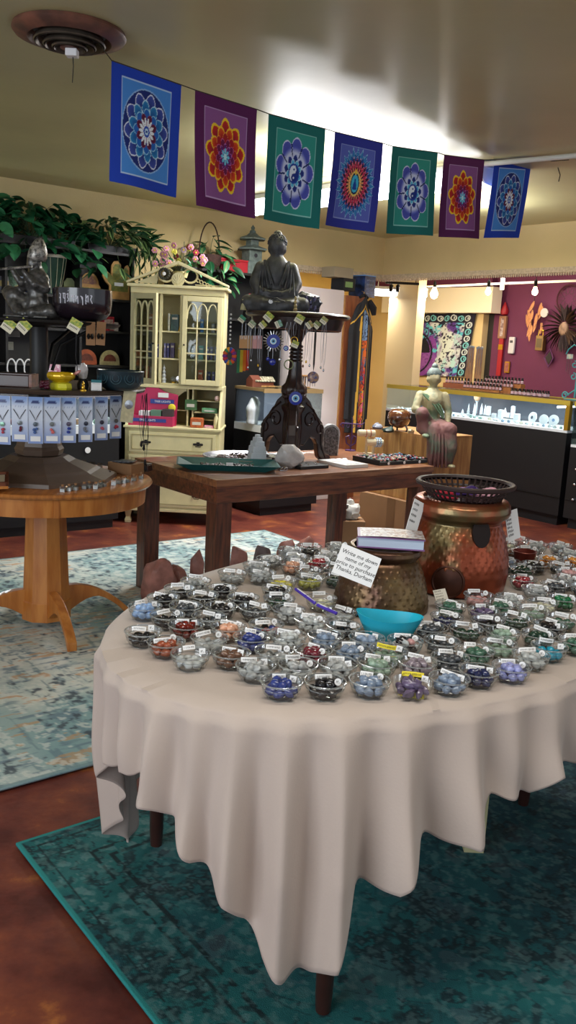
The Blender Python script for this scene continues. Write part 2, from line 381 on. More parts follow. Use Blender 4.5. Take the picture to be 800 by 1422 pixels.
def ban_purple(U, V):
    C, R, T = base(U, V, .15, (90, 24, 84), (142, 84, 146), (196, 160, 206))
    ring(C, R, T, 9, .52, .86, .2, (206, 40, 30), (250, 206, 40), .07, (150, 20, 40), .25)
    ring(C, R, T, 9, .42, .70, .55, (226, 90, 20), (250, 196, 50), .055, (180, 24, 24), .2)
    ring(C, R, T, 9, .32, .54, .2, (166, 22, 30), (236, 140, 60), .02)
    ring(C, R, T, 9, .24, .42, .55, (112, 16, 70), (210, 90, 140), .02)
    ring(C, R, T, 9, .14, .3, .2, (100, 30, 110), (200, 110, 190), .018)
    ring(C, R, T, 8, .08, .2, 0, (120, 210, 236), (60, 60, 150), .012); C[R < .07] = (200, 240, 250); return C
def ban_teal(U, V):
    C, R, T = base(U, V, .15, (18, 112, 108), (46, 152, 140), (150, 214, 206))
    ring(C, R, T, 9, .56, .88, .1, (78, 88, 190), (214, 220, 250), .035, (70, 80, 176), .2, .4)
    a = (R > .38) & (R < .60); C[a] = (206, 214, 244)
    k = np.clip((R-.5)/.14, 0, 1)[:, None]; rp, t = petals(R, T, 9, .56, .88, .1, .4); q = (R > .5) & (R < .66) & (R < rp-.04) & (np.abs(t) < .82)
    C[q] = ((1-k)*np.array((214, 222, 250))+k*np.array((78, 88, 190)))[q]
    q = (np.abs(t) > .88) & (R > .42) & (R < .72); C[q] = (20, 40, 110)
    ring(C, R, T, 9, .26, .46, .1, (24, 44, 128), (60, 90, 190), .02)
    ring(C, R, T, 9, .22, .36, .45, (90, 190, 230), (200, 236, 250), .03); C[R < .25] = (36, 70, 170)
    X = R*np.cos(T); Y = R*np.sin(T); inn = R < .2; wh = (X < 0); wh = np.where(np.hypot(X, Y-.1) < .1, True, wh); wh = np.where(np.hypot(X, Y+.1) < .1, False, wh)
    wh = np.where(np.hypot(X, Y-.1) < .03, False, wh); wh = np.where(np.hypot(X, Y+.1) < .03, True, wh)
    C[inn & wh] = (232, 242, 255); C[inn & ~wh] = (20, 50, 140); return C
def ban_indigo(U, V):
    C, R, T = base(U, V, .15, (46, 54, 158), (92, 104, 196), (150, 166, 226))
    for k, (r0, r1, f, e) in enumerate(((.70, .99, (50, 130, 196), (170, 220, 240)), (.60, .86, (28, 70, 150), (130, 200, 236)), (.5, .74, (60, 16, 50), (240, 110, 150)), (.42, .64, (206, 40, 84), (250, 150, 170)), (.36, .54, (70, 14, 40), (226, 90, 110)), (.28, .44, (236, 130, 80), (250, 206, 130)))):
        ring(C, R, T, 24, r0, r1, (k % 2)*PI/24, f, e, .028, sharp=1, ex=1)
    X = R*np.cos(T); Y = R*np.sin(T); E_ = np.hypot(X/.8, Y/1.1)
    C[E_ < .31] = (244, 214, 110); C[E_ < .27] = (18, 30, 80); C[E_ < .22] = (70, 190, 224)
    fig = (np.hypot(X, Y-.10) < .035) | ((np.abs(X) < .04+.05*np.clip(.05-Y, 0, .1)/.1) & (Y < .07) & (Y > -.1)) | (np.hypot(X/2.1, Y+.12) < .05)
    C[fig] = (24, 70, 160); f2 = (np.hypot(X/.5, (Y-.31)/1.1) < .08); C[f2] = (250, 200, 60); return C
sp = thing('banner_string', 'thin dark string of the banner garland stretched from the ceiling vent to the conduit', 'string', (0, 0, 0))
bans = [(155, 84, 252, 118, 3.5, 3.72, ban_blue, 154), (271, 125, 357, 152, 3.75, 3.95, ban_purple, 150), (373, 158, 452, 179, 4.0, 4.2, ban_teal, 137), (465, 183, 532, 199, 4.3, 4.48, ban_indigo, 121), (545, 203, 608, 212, 4.6, 4.8, ban_teal, 114), (617, 215, 673, 222, 4.9, 5.08, ban_purple, 108), (687, 222, 738, 226, 5.15, 5.35, ban_blue, 102)]
names = ['bright blue banner with a blue and maroon lotus mandala, nearest the ceiling vent', 'dark purple banner with a yellow and red lotus mandala, second from the vent', 'teal banner with a violet lotus around a yin-yang, third from the vent', 'indigo banner with a spiky sunburst around a meditating figure, in the middle of the string', 'smaller teal banner with a violet lotus, fifth from the vent', 'smaller purple banner with a yellow lotus, second from the right end', 'small blue banner with an oval mandala at the right end of the string']
pts = [Vector((-.78, 3.42, 2.47))]
mBan = paintmat('banner_cotton', .85, .15, 400)
for i, (x0, y0, x1, y1, d0, d1, fn, hp) in enumerate(bans):
    a, b = gY(x0, y0, d0), gY(x1, y1, d1); pts += [a, b]
    hgt = hp*px((a+b)/2)[2]/FPX*1.0
    ax = (b-a); up = Vector((0, 0, 1)); nrm = ax.cross(up).normalized(); lo = b*0
    def pos(U, V, a=a, ax=ax, nrm=nrm, hgt=hgt, i=i):
        dn = (1-V)*hgt; wv = .012*np.sin(U*5+i)*(1-V)+.03*np.sin(i*1.7)*(1-V)**2
        sag = .01*np.sin(U*PI)
        P = np.array(a)[None]+U[:, None]*np.array(ax)[None]+wv[:, None]*np.array(nrm)[None]
        P[:, 2] -= dn-0*sag; P[:, :2] += np.array((ax.x, ax.y))[None]*((-.05-.02*(i > 3))*(1-V)*(.3+.0*U))[:, None]; return P
    o = paint('banner', 0, 0, 110, 160, fn, pos, mBan)
    tag(o, names[i], 'banner', 'mandala banners on the ceiling string')
pts.append(gz(790, 222, 2.47))
M().tube(pts, .0022, 5).build('cord', mString, sp)

# rugs
def fbm(U, V, sc, seed=0, oc=4):
    g = np.random.default_rng(seed); out = np.zeros_like(U); amp = 1; tot = 0
    for o in range(oc):
        n = 257; G_ = g.random((n, n)); x = (U*sc*2**o) % (n-1); y = (V*sc*2**o) % (n-1); i = x.astype(int); j = y.astype(int); fx = x-i; fy = y-j
        fx = fx*fx*(3-2*fx); fy = fy*fy*(3-2*fy); i2 = (i+1) % n; j2 = (j+1) % n
        out += amp*((G_[j, i]*(1-fx)+G_[j, i2]*fx)*(1-fy)+(G_[j2, i]*(1-fx)+G_[j2, i2]*fx)*fy); tot += amp; amp *= .55
    return out/tot
def mixc(C, k, col): k = np.clip(k, 0, 1)[:, None]; return C*(1-k)+np.array(col, float)[None]*k
RA, RB = 2.5, 1.9
def rug_teal(U, V):
    a = U*RA; b = V*RB; e = np.minimum(np.minimum(a, RA-a), np.minimum(b, RB-b))
    n1 = fbm(U*RA, V*RB, 5, 1); n2 = fbm(U*RA, V*RB, 38, 2, 3); n3 = fbm(U*RA, V*RB, 12, 3)
    C = np.tile(np.array((22, 100, 104), float), (len(U), 1)); C = mixc(C, (n1-.45)*3, (14, 72, 82)); C = mixc(C, np.minimum(.75, (a-.8)*.9), (12, 48, 68)); nd = fbm(U*RA, V*RB, 9, 21, 5); n7 = fbm(U*RA, V*RB, 60, 22, 3)  # blue-black mix along the length paints the shade under the table into the pile
    # scrolling floral figures from folded sine fields
    f = np.sin(a*26+3*np.sin(b*9))*np.sin(b*24+3*np.sin(a*11)); g = np.sin(a*52+2*np.sin(b*20))*np.sin(b*50)
    C = mixc(C, ((f+.8*g) > .75)*(n2 > .42)*.75, (8, 34, 44)); C = mixc(C, ((f-.7*g) < -1.0)*(n2 > .45)*.45, (96, 120, 122))
    C = mixc(C, (n3 > .60)*.35, (120, 110, 118)*np.ones(3)); C = mixc(C, (np.abs(f) < .05)*(n2 > .4)*.4, (6, 30, 40))
    bd = (e > .03) & (e < .19); wa = a+.012*np.sin(b*47)+.05*n1; wb = b+.012*np.sin(a*43)+.05*n3; fl = np.sin((wa+wb)*48)*np.sin((wa-wb)*48)+.7*np.sin(wa*95+2*n2)*np.sin(wb*88)
    C[bd] = mixc(C, np.full(len(U), .55), (26, 108, 110))[bd]
    C = mixc(C, bd*(fl > .5)*(n2 > .4)*.65, (110, 142, 144)); C = mixc(C, bd*(fl < -.6)*(n2 > .4)*.7, (8, 40, 48))
    C = mixc(C, ((np.abs(e-.195) < .006) | (np.abs(e-.155) < .005) | (np.abs(e-.045) < .004))*(n2 > .35)*.9, (6, 34, 40))
    C = mixc(C, np.clip((nd-.54)*7, 0, .75)*(n7 > .42), (8, 34, 42)); C = mixc(C, np.clip((n7-.58)*6, 0, .5), (112, 140, 140)); C = mixc(C, (n2-.5)*1.2, (70, 130, 130)); C = mixc(C, (e < .012)*1., (40, 140, 140)); return C
r0 = gz(22, 1178, 0)
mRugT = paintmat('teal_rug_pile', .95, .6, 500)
def rugpos(o, la, lb, h=.009):
    def f(U, V):
        P = np.array(o)[None]+U[:, None]*la*np.array(UH)[None]+V[:, None]*lb*np.array(VH)[None]; P[:, 2] = h+0*U; return P
    return f
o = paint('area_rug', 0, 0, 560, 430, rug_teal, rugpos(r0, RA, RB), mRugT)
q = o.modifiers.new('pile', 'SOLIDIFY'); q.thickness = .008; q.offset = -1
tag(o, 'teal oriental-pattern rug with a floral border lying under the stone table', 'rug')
PA, PB = 3.9, 2.75
def rug_pale(U, V):
    a = U*PA; b = V*PB; n1 = fbm(a, b, 3, 11, 5); n2 = fbm(a*.5, b*3, 16, 12, 4); n3 = fbm(a, b, 30, 13, 4); n4 = fbm(a, b, 1.6, 14, 3); n5 = fbm(a*3, b*.6, 14, 15, 4)
    C = np.tile(np.array((222, 224, 216), float), (len(U), 1)); C = mixc(C, (n1-.46)*4, (156, 184, 188)); C = mixc(C, (n4-.52)*4, (134, 168, 174))
    C = mixc(C, np.minimum(.6, (n2-.58)*6)*(n4 > .42), (96, 118, 138)); C = mixc(C, np.minimum(.55, (n5-.62)*8), (104, 130, 144)); C = mixc(C, np.minimum(.8, (n3-.6)*9)*(n1 > .47), (64, 74, 86))
    C = mixc(C, ((n2 < .36) & (n1 < .47))*.6, (206, 150, 104)); C = mixc(C, (n3 < .38)*.6, (226, 228, 222))
    e = np.minimum(np.minimum(a, PA-a), np.minimum(b, PB-b)); C = mixc(C, (e < .015)*.8, (120, 150, 158)); return C
pn = gz(118, 1070, 0); on = Vector((0, 0, 0)) + UH*.0
bn = pn.dot(VH); o0 = VH*(bn-PB)
o = paint('area_rug', 0, 0, 560, 400, rug_pale, rugpos(o0, PA, PB), paintmat('pale_rug_pile', .95, .5, 400))
q = o.modifiers.new('pile', 'SOLIDIFY'); q.thickness = .008; q.offset = -1
tag(o, 'distressed pale blue and cream rug under the round oak table', 'rug')
# ---------------------------------------------------------------- the cloth-covered oval stone table
TC = Vector((.358, 2.27, 0)); E1 = Vector((.672, .741, 0)).normalized(); E2 = Vector((.741, -.672, 0)).normalized(); TH = .755; RA1, RA2 = .938, .572
def ell(ph, k=1.0, out=0): return TC+E1*((RA1*k+out)*math.cos(ph))+E2*((RA2*k+out)*math.sin(ph))
t = thing('display_table', 'dark wooden table hidden under the beige tablecloth, its turned legs showing below', 'table', TC)
m = M(); m.lathe([(1, TH-.03), (1, TH-.004)], n=64, sx=RA1-.015, sy=RA2-.015)
o = m.build('tabletop', mMahog, t, rz=math.atan2(E1.y, E1.x))
m = M(); m.lathe([(1, TH-.1), (1, TH-.03)], n=48, sx=RA1-.15, sy=RA2-.14); m.build('apron', mMahog, t, rz=math.atan2(E1.y, E1.x))
def leg_mb():
    return M().lathe([(.016, 0), (.019, .05), (.021, .22), (.027, .24), (.027, .26), (.02, .27), (.023, .42), (.03, .6), (.03, .66)], n=12)
for p in ((-.325, 2.22), (.13, 1.63), (.80, 2.55), (.60, 2.90)):
    leg_mb().build('leg', mMahog, t, loc=(p[0]-TC.x, p[1]-TC.y, .009), smooth=True)
M().box(-.028, .028, -.028, .028, 0, TH-.1).build('centre_post', mat('cream_painted_post', (190, 182, 140), .6), t, loc=(gz(655, 1180, .009)-TC).to_tuple()[:2]+(.009,))
hemz = [(0, .42), (40, .35), (54, .22), (68, .36), (84, .48), (100, .54), (110, .57), (117, .58), (120, .55), (127, .565), (131, .49), (138, .505), (142, .43), (147, .42), (150, .30), (153, .268), (157, .26), (160, .30), (163, .37), (168, .43), (172, .47), (176, .53), (180, .545), (186, .585), (192, .565), (198, .55), (204, .53), (210, .48), (217, .36), (226, .20), (233, .12), (241, .22), (252, .4), (268, .5), (290, .5), (318, .3), (330, .2), (342, .34), (360, .42)]
hx, hzv = zip(*hemz)
folds = [(97, .9), (106, 1), (117, 1.2), (124, .8), (131, 1.3), (141, 1.3), (150, 1.2), (158, .9), (166, .9), (173, .7), (181, 1.3), (190, .8), (199, 1.0), (212, 1.2), (226, 1.3), (240, 1.2), (255, 1), (270, 1), (285, 1), (300, 1), (315, 1.2), (330, 1.3), (345, 1), (0, 1), (15, 1), (30, 1.1), (45, 1.2), (60, 1.2), (72, 1), (85, 1)]
NP, NR, NT = 900, 14, 44
vs = []; fs = []
def foldfn(deg):
    s = 0
    for c, a in folds:
        d = (deg-c+180) % 360-180
        if abs(d) < 12: s += a*(math.exp(-abs(d/2.3)**1.6)-.4*math.exp(-((abs(d)-4.2)/2.1)**2))
    return s
ff = [foldfn((360*k/NP+7.6) % 360) for k in range(NP)]
for j in range(NR+1):
    kk = j/NR
    for k in range(NP): p = ell(2*PI*k/NP, kk); vs.append((p.x, p.y, TH+.002))
for j in range(1, NT+1):
    s = j/NT
    for k in range(NP):
        deg = (360*k/NP+7.6) % 360; ph = 2*PI*k/NP; hz = float(np.interp(deg, hx, hzv))+.004*math.sin(deg*1.3)
        drop = TH-hz; z = TH+.002-drop*s; d = z-TH
        e = (E1*math.cos(ph)*RA2+E2*math.sin(ph)*RA1).normalized()
        out = .012*min(1, -d/.02)+.045*(s*drop/.5)+ff[k]*.040*min(1, (s*drop/.30))**.7
        out += .006*math.sin(deg*.55+s*6)*s
        if 183 < deg < 262: out += -.085*s*math.sin((deg-183)/79*PI)
        p = ell(ph)+e*out
        if s < .05: z = TH+.002-drop*s
        vs.append((p.x, p.y, z))
for j in range(NR+NT):
    for k in range(NP): a, b = j*NP+k, j*NP+(k+1) % NP; fs.append((a, b, b+NP, a+NP))
mm = M(); mm.v = vs; mm.f = [f[::-1] for f in fs]; mm.m = [0]*len(fs)
mCloth = mat('taupe_tablecloth', (188, 173, 164), .9, bump=.06, bscale=160, var=.03, scale=3, sheen=.2)
o = mm.build('tablecloth', mCloth, smooth=80); q = o.modifiers.new('thick', 'SOLIDIFY'); q.thickness = .0016; q.offset = -1
tag(o, 'beige-taupe tablecloth draped in folds over the oval table with pointed corners hanging', 'tablecloth')
TZ = TH+.0025

# ---- pots
def hammered(name, prof, c, dz0, dz1, nrow, ncol, mats, parent, depth=.0021, N=360, seed=1):
    """Surface of revolution from prof with staggered hammered dimples between heights dz0 and dz1."""
    P = np.array(prof, float); L_ = np.r_[0, np.cumsum(np.hypot(*np.diff(P, axis=0).T))]; K = 110
    s = np.linspace(0, L_[-1], K); r = np.interp(s, L_, P[:, 0]); z = np.interp(s, L_, P[:, 1])
    m = M(); vs = []; rowh = (dz1-dz0)/nrow
    for j in range(K):
        for k in range(N):
            a = 2*PI*k/N; rr = r[j]
            if dz0 < z[j] < dz1:
                row = int((z[j]-dz0)/rowh); cz = dz0+(row+.5)*rowh; q = ncol*a/(2*PI)+(.5 if row % 2 else 0); fx = (q-math.floor(q)-.5)*2*PI*rr/ncol
                d2 = fx*fx+(z[j]-cz)**2; w_ = (rowh*.22); rr += depth*math.exp(-d2/(w_*w_))
            rr += .0012*noise.noise(Vector((math.cos(a)*6, math.sin(a)*6, z[j]*40+seed)))
            vs.append((c[0]+rr*math.cos(a), c[1]+rr*math.sin(a), z[j]))
    fs = [(j*N+k, j*N+(k+1) % N, (j+1)*N+(k+1) % N, (j+1)*N+k) for j in range(K-1) for k in range(N)]
    m.add(vs, fs); return m.build(name, mats, parent, smooth=60)
mCopper = mat('aged_copper', (150, 74, 50), .3, metal=.8, col2=(120, 104, 72), scale=6, bump=.1, bscale=40, lo=.38, hi=.48)
mBronze = mat('olive_bronze', (116, 94, 62), .34, metal=.75, col2=(84, 58, 46), scale=8, bump=.15, bscale=30, lo=.4, hi=.6)
mCopIn = mat('dark_copper_inside', (70, 40, 30), .6, metal=.6)
PL = Vector((.492, 2.425, TZ)); PS = Vector((.255, 2.185, TZ))
def cpot(label, name, loc, sc, mt, prof, d0, d1, nr, nc, patch=None):
    t = thing(name, label, 'pot', loc)
    hammered('body', [(r*sc, z*sc) for r, z in prof], (0, 0), d0*sc, d1*sc, nr, nc, mt, t)
    return t
profL = [(0, 0), (.128, 0), (.139, .006), (.144, .03), (.147, .06), (.146, .09), (.141, .12), (.132, .155), (.121, .185), (.115, .2), (.119, .208), (.134, .218), (.139, .232), (.137, .25), (.128, .262), (.112, .266), (.106, .262), (.106, .25), (.112, .2)]
tL = cpot('large hammered copper pot in the middle of the stone table', 'copper_pot', PL, 1, mCopper, profL, .075, .198, 8, 40)
m = M()
dv = (Vector((0, 0, 0))-PL); a0 = math.atan2(-PL.y, -PL.x)-.12
cpt = Vector((math.cos(a0)*.1435, math.sin(a0)*.1435, .05)); q = Vector((math.cos(a0), math.sin(a0), .05)).to_track_quat('Z', 'Y').to_euler()
o = M().lathe([(.046, -.004), (.046, .004), (.042, .006), (.039, .003), (.034, .0045), (.0, .0055)], n=32).build('round_patch', mat('dark_bronze_patch', (74, 44, 34), .4, metal=.7, var=.3, scale=30), tL, loc=cpt, rz=q, smooth=True)
a1 = a0+.62
o = M().lathe([(.027, 0), (.027, .006), (.0, .008)], n=24, sy=1.5).build('dark_patch', mat('black_patina', (34, 24, 22), .5, metal=.6), tL, loc=(math.cos(a1)*.121, math.sin(a1)*.121, .186), rz=Vector((math.cos(a1), math.sin(a1), .25)).to_track_quat('Z', 'Y').to_euler(), smooth=True)
profS = [(0, 0), (.118, 0), (.124, .008), (.122, .03), (.114, .07), (.103, .105), (.092, .13), (.086, .138), (.091, .144), (.098, .152), (.096, .164), (.088, .17), (.08, .168), (.078, .15)]
tS = cpot('smaller olive-bronze hammered pot with a box of cards on top', 'bronze_pot', PS, 1, mBronze, profS, .02, .125, 7, 32)
# lids so that things can rest on the mouths
M().lathe([(0, .150), (.084, .150), (.084, .156), (0, .156)], n=32).build('inner_lid', mCopIn, tS)
M().lathe([(0, .250), (.108, .250), (.108, .257), (0, .257)], n=32).build('inner_lid', mCopIn, tL)
# slotted tray
mTray = mat('dark_brown_plastic', (48, 34, 34), .5)
tt = thing('slotted_tray', 'dark brown slotted round tray of little sachets lying on top of the large copper pot', 'tray', PL+Vector((.005, -.01, .267)))
M().lathe([(0, 0), (.098, 0), (.1, .003), (0, .003)], n=40).build('base', mTray, tt)
M().lathe([(.128, .03), (.138, .034), (.14, .041), (.136, .045), (.126, .044), (.122, .038)], n=48, cap=False).build('rim', mTray, tt, smooth=True)
for k in range(44):
    a = 2*PI*k/44; p0 = Vector((math.cos(a)*.1, math.sin(a)*.1, .001)); p1 = Vector((math.cos(a)*.127, math.sin(a)*.127, .036))
    M().tube([p0, p1], .0032, 5).build('rib', mTray, tt)
M().lathe([(.114, .014), (.117, .019), (.115, .021), (.112, .016)], n=44, cap=False).build('band', mTray, tt)
sach = [((66, 36, 120), -.03, .02, .3, 'deep purple'), ((60, 30, 110), .01, -.02, 1.2, 'dark violet'), ((214, 150, 170), .05, .01, .1, 'pale pink'), ((226, 170, 190), .06, -.03, .9, 'light rose'), ((190, 34, 60), -.06, -.03, 1.9, 'crimson'), ((160, 120, 180), .02, .05, .5, 'lilac')]
for i, (c, x, y, r, nm) in enumerate(sach):
    m = M(); m.box(-.034, .034, -.022, .022, 0, .012, 0, tx=.2, ty=.25)
    for k in range(3): m.ball((-.02+.02*k, .0, .012), (.012, .014, .006), 8, 5)
    o = m.build('sachet', mat('sachet_%d' % i, c, .8, var=.2, scale=60), loc=tt.location+Vector((x, y, .004+.012*(i in (1, 3)))), rz=r, smooth=True)
    tag(o, '%s sachet lying in the slotted tray on the large copper pot' % nm, 'sachet', 'sachets in the slotted tray')
# box of cards on the small pot
b = thing('book', 'thick book of cards with a pale blue edge lying on the smaller bronze pot', 'book', PS+Vector((.012, -.005, .171)), -.06)
M().box(-.082, .082, -.052, .052, .003, .026).build('page_block', mat('pale_blue_paper_edge', (176, 190, 212), .7), b)
M().box(-.085, .085, -.055, .055, 0, .003).build('back_cover', mat('lilac_card', (120, 80, 130), .6), b)
def cover(U, V):
    C = np.tile(np.array((206, 204, 206), float), (len(U), 1)); n = fbm(U*2, V, 14, 5); C = mixc(C, (n > .55)*.9, (130, 96, 84)); C = mixc(C, ((np.sin(V*34) > .3) & (n < .52) & (U > .12))*.8, (110, 100, 110)); return mixc(C, (U < .05)*1., (120, 70, 130))
paint('front_cover', 0, 0, 60, 40, cover, lambda U, V: np.stack([(U-.5)*.17, (V-.5)*.11, .029+.003*np.sin(U*3)], 1), paintmat('printed_card', .35), b)
M().box(-.085, .085, -.055, .055, .026, .0285).build('cover_board', mat('lilac_card', (120, 80, 130), .6), b)
# notes
def quad_at(p_tl, p_tr, p_bl, depths):
    return [gY(*p_tl, depths[0]), gY(*p_tr, depths[1]), gY(*p_bl, depths[2])]
def note(name, tl, tr, bl, dep, label, lines, size, material=mWhite, lean=None, shear=0, font=mInk):
    a, b_, c = quad_at(tl, tr, bl, dep); ex = (b_-a); wd = ex.length; ex.normalize(); dn = (c-a); ht = dn.length; nz = ex.cross(-dn).normalized(); ey = nz.cross(ex)
    R = Matrix((ex, ey, nz)).transposed(); e = R.to_euler(); t = thing(name, label, 'note', a, e)
    M().box(0, wd, -ht, 0, -.0006, .0004).build('card', material, t)
    if lines: text('handwriting', lines, size, font, t, (wd/2, -ht/2, .0008), (0, 0, 0), shear, .00012)
    return t
note('price_note', (476, 754), (530, 776), (470, 797), (2.045, 2.045, 2.02), 'white card handwritten "Write me down" taped to the front of the smaller bronze pot', 'Write me down\nname of my\nprice to purchase\nThanks, Durham', .0142, shear=.15)
def scribble(nl, wd, ht, seed, parent, z=.0008, mt=mInk):
    r = random.Random(seed); m = M()
    for k in range(nl):
        x = wd*.12; y = -ht*(.16+.7*k/max(1, nl-1 or 1))
        while x < wd*.82:
            l = wd*r.uniform(.05, .17); h_ = ht*.045
            pts = [Vector((x+l*q/5, y+h_*(1 if q % 2 else -1)*r.uniform(.5, 1.3), z)) for q in range(6)]; m.tube(pts, wd*.007, 3); x += l+wd*.045
    o_ = m.build('handwriting', mt, parent); o_['kind'] = 'stuff'; return o_
t = note('price_note', (576, 692), (590, 700), (553, 726), (2.33, 2.36, 2.28), 'white handwritten card leaning against the left side of the large copper pot', '', .01); scribble(4, .03, .07, 3, t)
t = note('price_note', (701, 712), (718, 706), (708, 752), (2.42, 2.46, 2.42), 'white handwritten card hanging on the right shoulder of the large copper pot', '', .01); scribble(6, .03, .08, 4, t)
t = note('price_note', (601, 820), (618, 817), (602, 838), (2.19, 2.21, 2.17), 'small cream card standing between the two metal pots at their foot', '', .01, mat('cream_paper', (220, 214, 200), .8)); scribble(4, .03, .03, 5, t)
# small copper cup
t = thing('copper_cup', 'small dark copper cup standing right of the large copper pot', 'cup', gz(729, 789, TZ)+Vector((0, .02, 0)))
M().lathe([(0, 0), (.026, 0), (.03, .012), (.036, .05), (.0375, .052), (.035, .05), (.029, .013), (0, .006)], n=24).build('cup_body', mat('dark_red_copper', (120, 50, 40), .4, metal=.6), t, smooth=True)
M().tube([(.0365*math.cos(a), .0365*math.sin(a), .051) for a in np.linspace(0, 2*PI, 24)[:-1]], .002, 6, closed=True).build('rim', mat('dark_red_copper', (120, 50, 40), .4, metal=.6), t, smooth=True)
# blue silicone tub
mTub = mat('turquoise_silicone', (30, 176, 206), .45)
t = thing('flexible_tub', 'small bright turquoise oval tub with a raised end among the bowls', 'tub', gz(541, 893, TZ)+Vector((0, .035, 0)), -.08)
m = M(); vs = []; N = 48
rows = [(0, .0, 0), (.56, 0, 0), (.62, .008, 0), (.82, .5, 0), (1.0, 1.0, 1), (.97, 1.0, 1), (.79, .5, 0), (.58, .03, 0), (0, .03, 0)]
for (k_, zz, _) in rows:
    for k in range(N):
        a = 2*PI*k/N; hz = .053+.005*math.cos(a)**2+(.006 if math.cos(a) < 0 else 0)*math.cos(a)**2
        vs.append((.079*k_*math.cos(a), .05*k_*math.sin(a), zz*hz))
m.add(vs, [(j*N+k, j*N+(k+1) % N, (j+1)*N+(k+1) % N, (j+1)*N+k) for j in range(len(rows)-1) for k in range(N)])
m.build('tub_body', mTub, t, smooth=70)
for s in (-1, 1):
    m = M(); m.lathe([(.0, 0), (.006, 0), (.006, .001), (0, .001)], n=12, sx=.7); m.build('handle_hole', mat('dark_hole', (20, 90, 110), .6), t, loc=(s*.0755, 0, .052), rz=(0, s*1.05, 0))
text('embossed_mark', 'SR', .008, mat('pale_emboss', (120, 214, 230), .5), t, (.02, .0465, .0435), (PI/2-.15, 0, -.03))
# pens
def pen(label, a, b_, c1):
    a, b_ = Vector(a), Vector(b_); t = thing('pen', label, 'pen', a); d = b_-a; L_ = d.length; e = d.to_track_quat('X', 'Z').to_euler(); t.rotation_euler = e
    M().lathe([(0, -.001), (.0042, 0), (.0045, L_*.55), (.0042, L_*.56)], n=12, axis='x').build('barrel', mat('violet_plastic', c1, .3), t, smooth=True)
    M().lathe([(.0042, L_*.56), (.0045, L_*.97), (0, L_)], n=12, axis='x').build('cap', mat('violet_plastic', c1, .3), t, smooth=True)
    M().box(.01, L_*.5, -.0015, .0015, .004, .0052).build('imprint', mWhite, t)
pen('violet ballpoint pen lying across the bowls left of the smaller bronze pot', gz(411, 818, TZ+.046), gz(438, 838, TZ+.042), (74, 52, 168))
pen('second violet pen lying end to end with the first, nearer the turquoise tub', gz(441, 840, TZ+.046), gz(468, 852, TZ+.044), (74, 52, 168))

# ---- glass bowls of tumbled stones
BR = .0405
mBowlG = glassmat('bowl_glass', (.985, .998, .995), .5, .04, .42)
def bowl_mesh():
    m = M(); n = 20
    m.lathe([(0, .0015), (.021, .0015), (.024, 0), (.029, .004), (.0362, .015), (.0395, .026), (BR, .034)], n=n, cap=False)
    return m.mesh('bowl_wall', mBowlG, 60)
def rim_mesh():
    m = M(); m.tube([(BR*math.cos(a), BR*math.sin(a), .0345) for a in np.linspace(0, 2*PI, 25)[:-1]], .0016, 6, closed=True)
    m.tube([(.0372*math.cos(a), .0372*math.sin(a), .0235) for a in np.linspace(0, 2*PI, 25)[:-1]], .0009, 4, closed=True)
    m.tube([(.0225*math.cos(a), .0225*math.sin(a), .0015) for a in np.linspace(0, 2*PI, 25)[:-1]], .0014, 4, closed=True)
    return m.mesh('rim', mRimG, True)
mRimG = mat('bowl_rim_glass', (226, 232, 234), .08, trans=.8, ior=1.25, spec=.8)
def strip_label(w_, h_, seed, yellow=False):
    r = random.Random(seed); m = M(); n = 8; R_ = .045
    vs = []; 
    for k in range(n+1):
        a = (k/n-.5)*w_/R_; vs += [(R_*math.sin(a), R_-R_*math.cos(a), 0), (R_*math.sin(a), R_-R_*math.cos(a)+h_*.15, h_)]
    m.add(vs, [(2*k, 2*k+2, 2*k+3, 2*k+1) for k in range(n)], 0)
    x = -w_*.4; i = 0
    while x < w_*.36:                                  # row of small printed capitals
        l = r.uniform(.0009, .0016); y0 = R_-R_*math.cos(x/R_)-.0004; z0, z1 = h_*.3, h_*.68; yy = y0+h_*.075
        m.box(x, x+l*.4, yy-.0002, yy+.0001, z0, z1, mi=1)
        if r.random() < .7: m.box(x, x+l, yy-.0002, yy+.0001, z1-.0006, z1, mi=1)
        if r.random() < .6: m.box(x, x+l, yy-.0002, yy+.0001, z0, z0+.0006, mi=1)
        x += l+.0009 if r.random() > .15 else l+.0022
    return m.mesh('name_label', [mYellowP if yellow else mWhite, mInk])
labs = [strip_label(w_, .0095, 20+i) for i, w_ in enumerate((.038, .034, .03, .026))]
labY = strip_label(.046, .0095, 3, True)
labA = M().box(-.025, .025, 0, .0006, 0, .0105).mesh('name_label', mYellowP)
def tag_mesh(rd):
    m = M()
    if rd: m.lathe([(0, 0), (.0068, 0), (.0068, .0005), (0, .0005)], n=16, axis='y')
    else: m.box(-.0065, .0065, 0, .0005, -.006, .006)
    m.box(-.003, -.0022, -.0003, .0, -.002, .002, mi=1); m.box(-.001, .0012, -.0003, .0, .0012, .002, mi=1); m.box(-.001, -.0002, -.0003, .0, -.002, .002, mi=1); m.box(.002, .0036, -.0003, .0, -.002, -.0012, mi=1)
    return m.mesh('price_tag', [mWhite, mInk])
tags_ = [tag_mesh(True), tag_mesh(False)]
bw, rw = bowl_mesh(), rim_mesh()
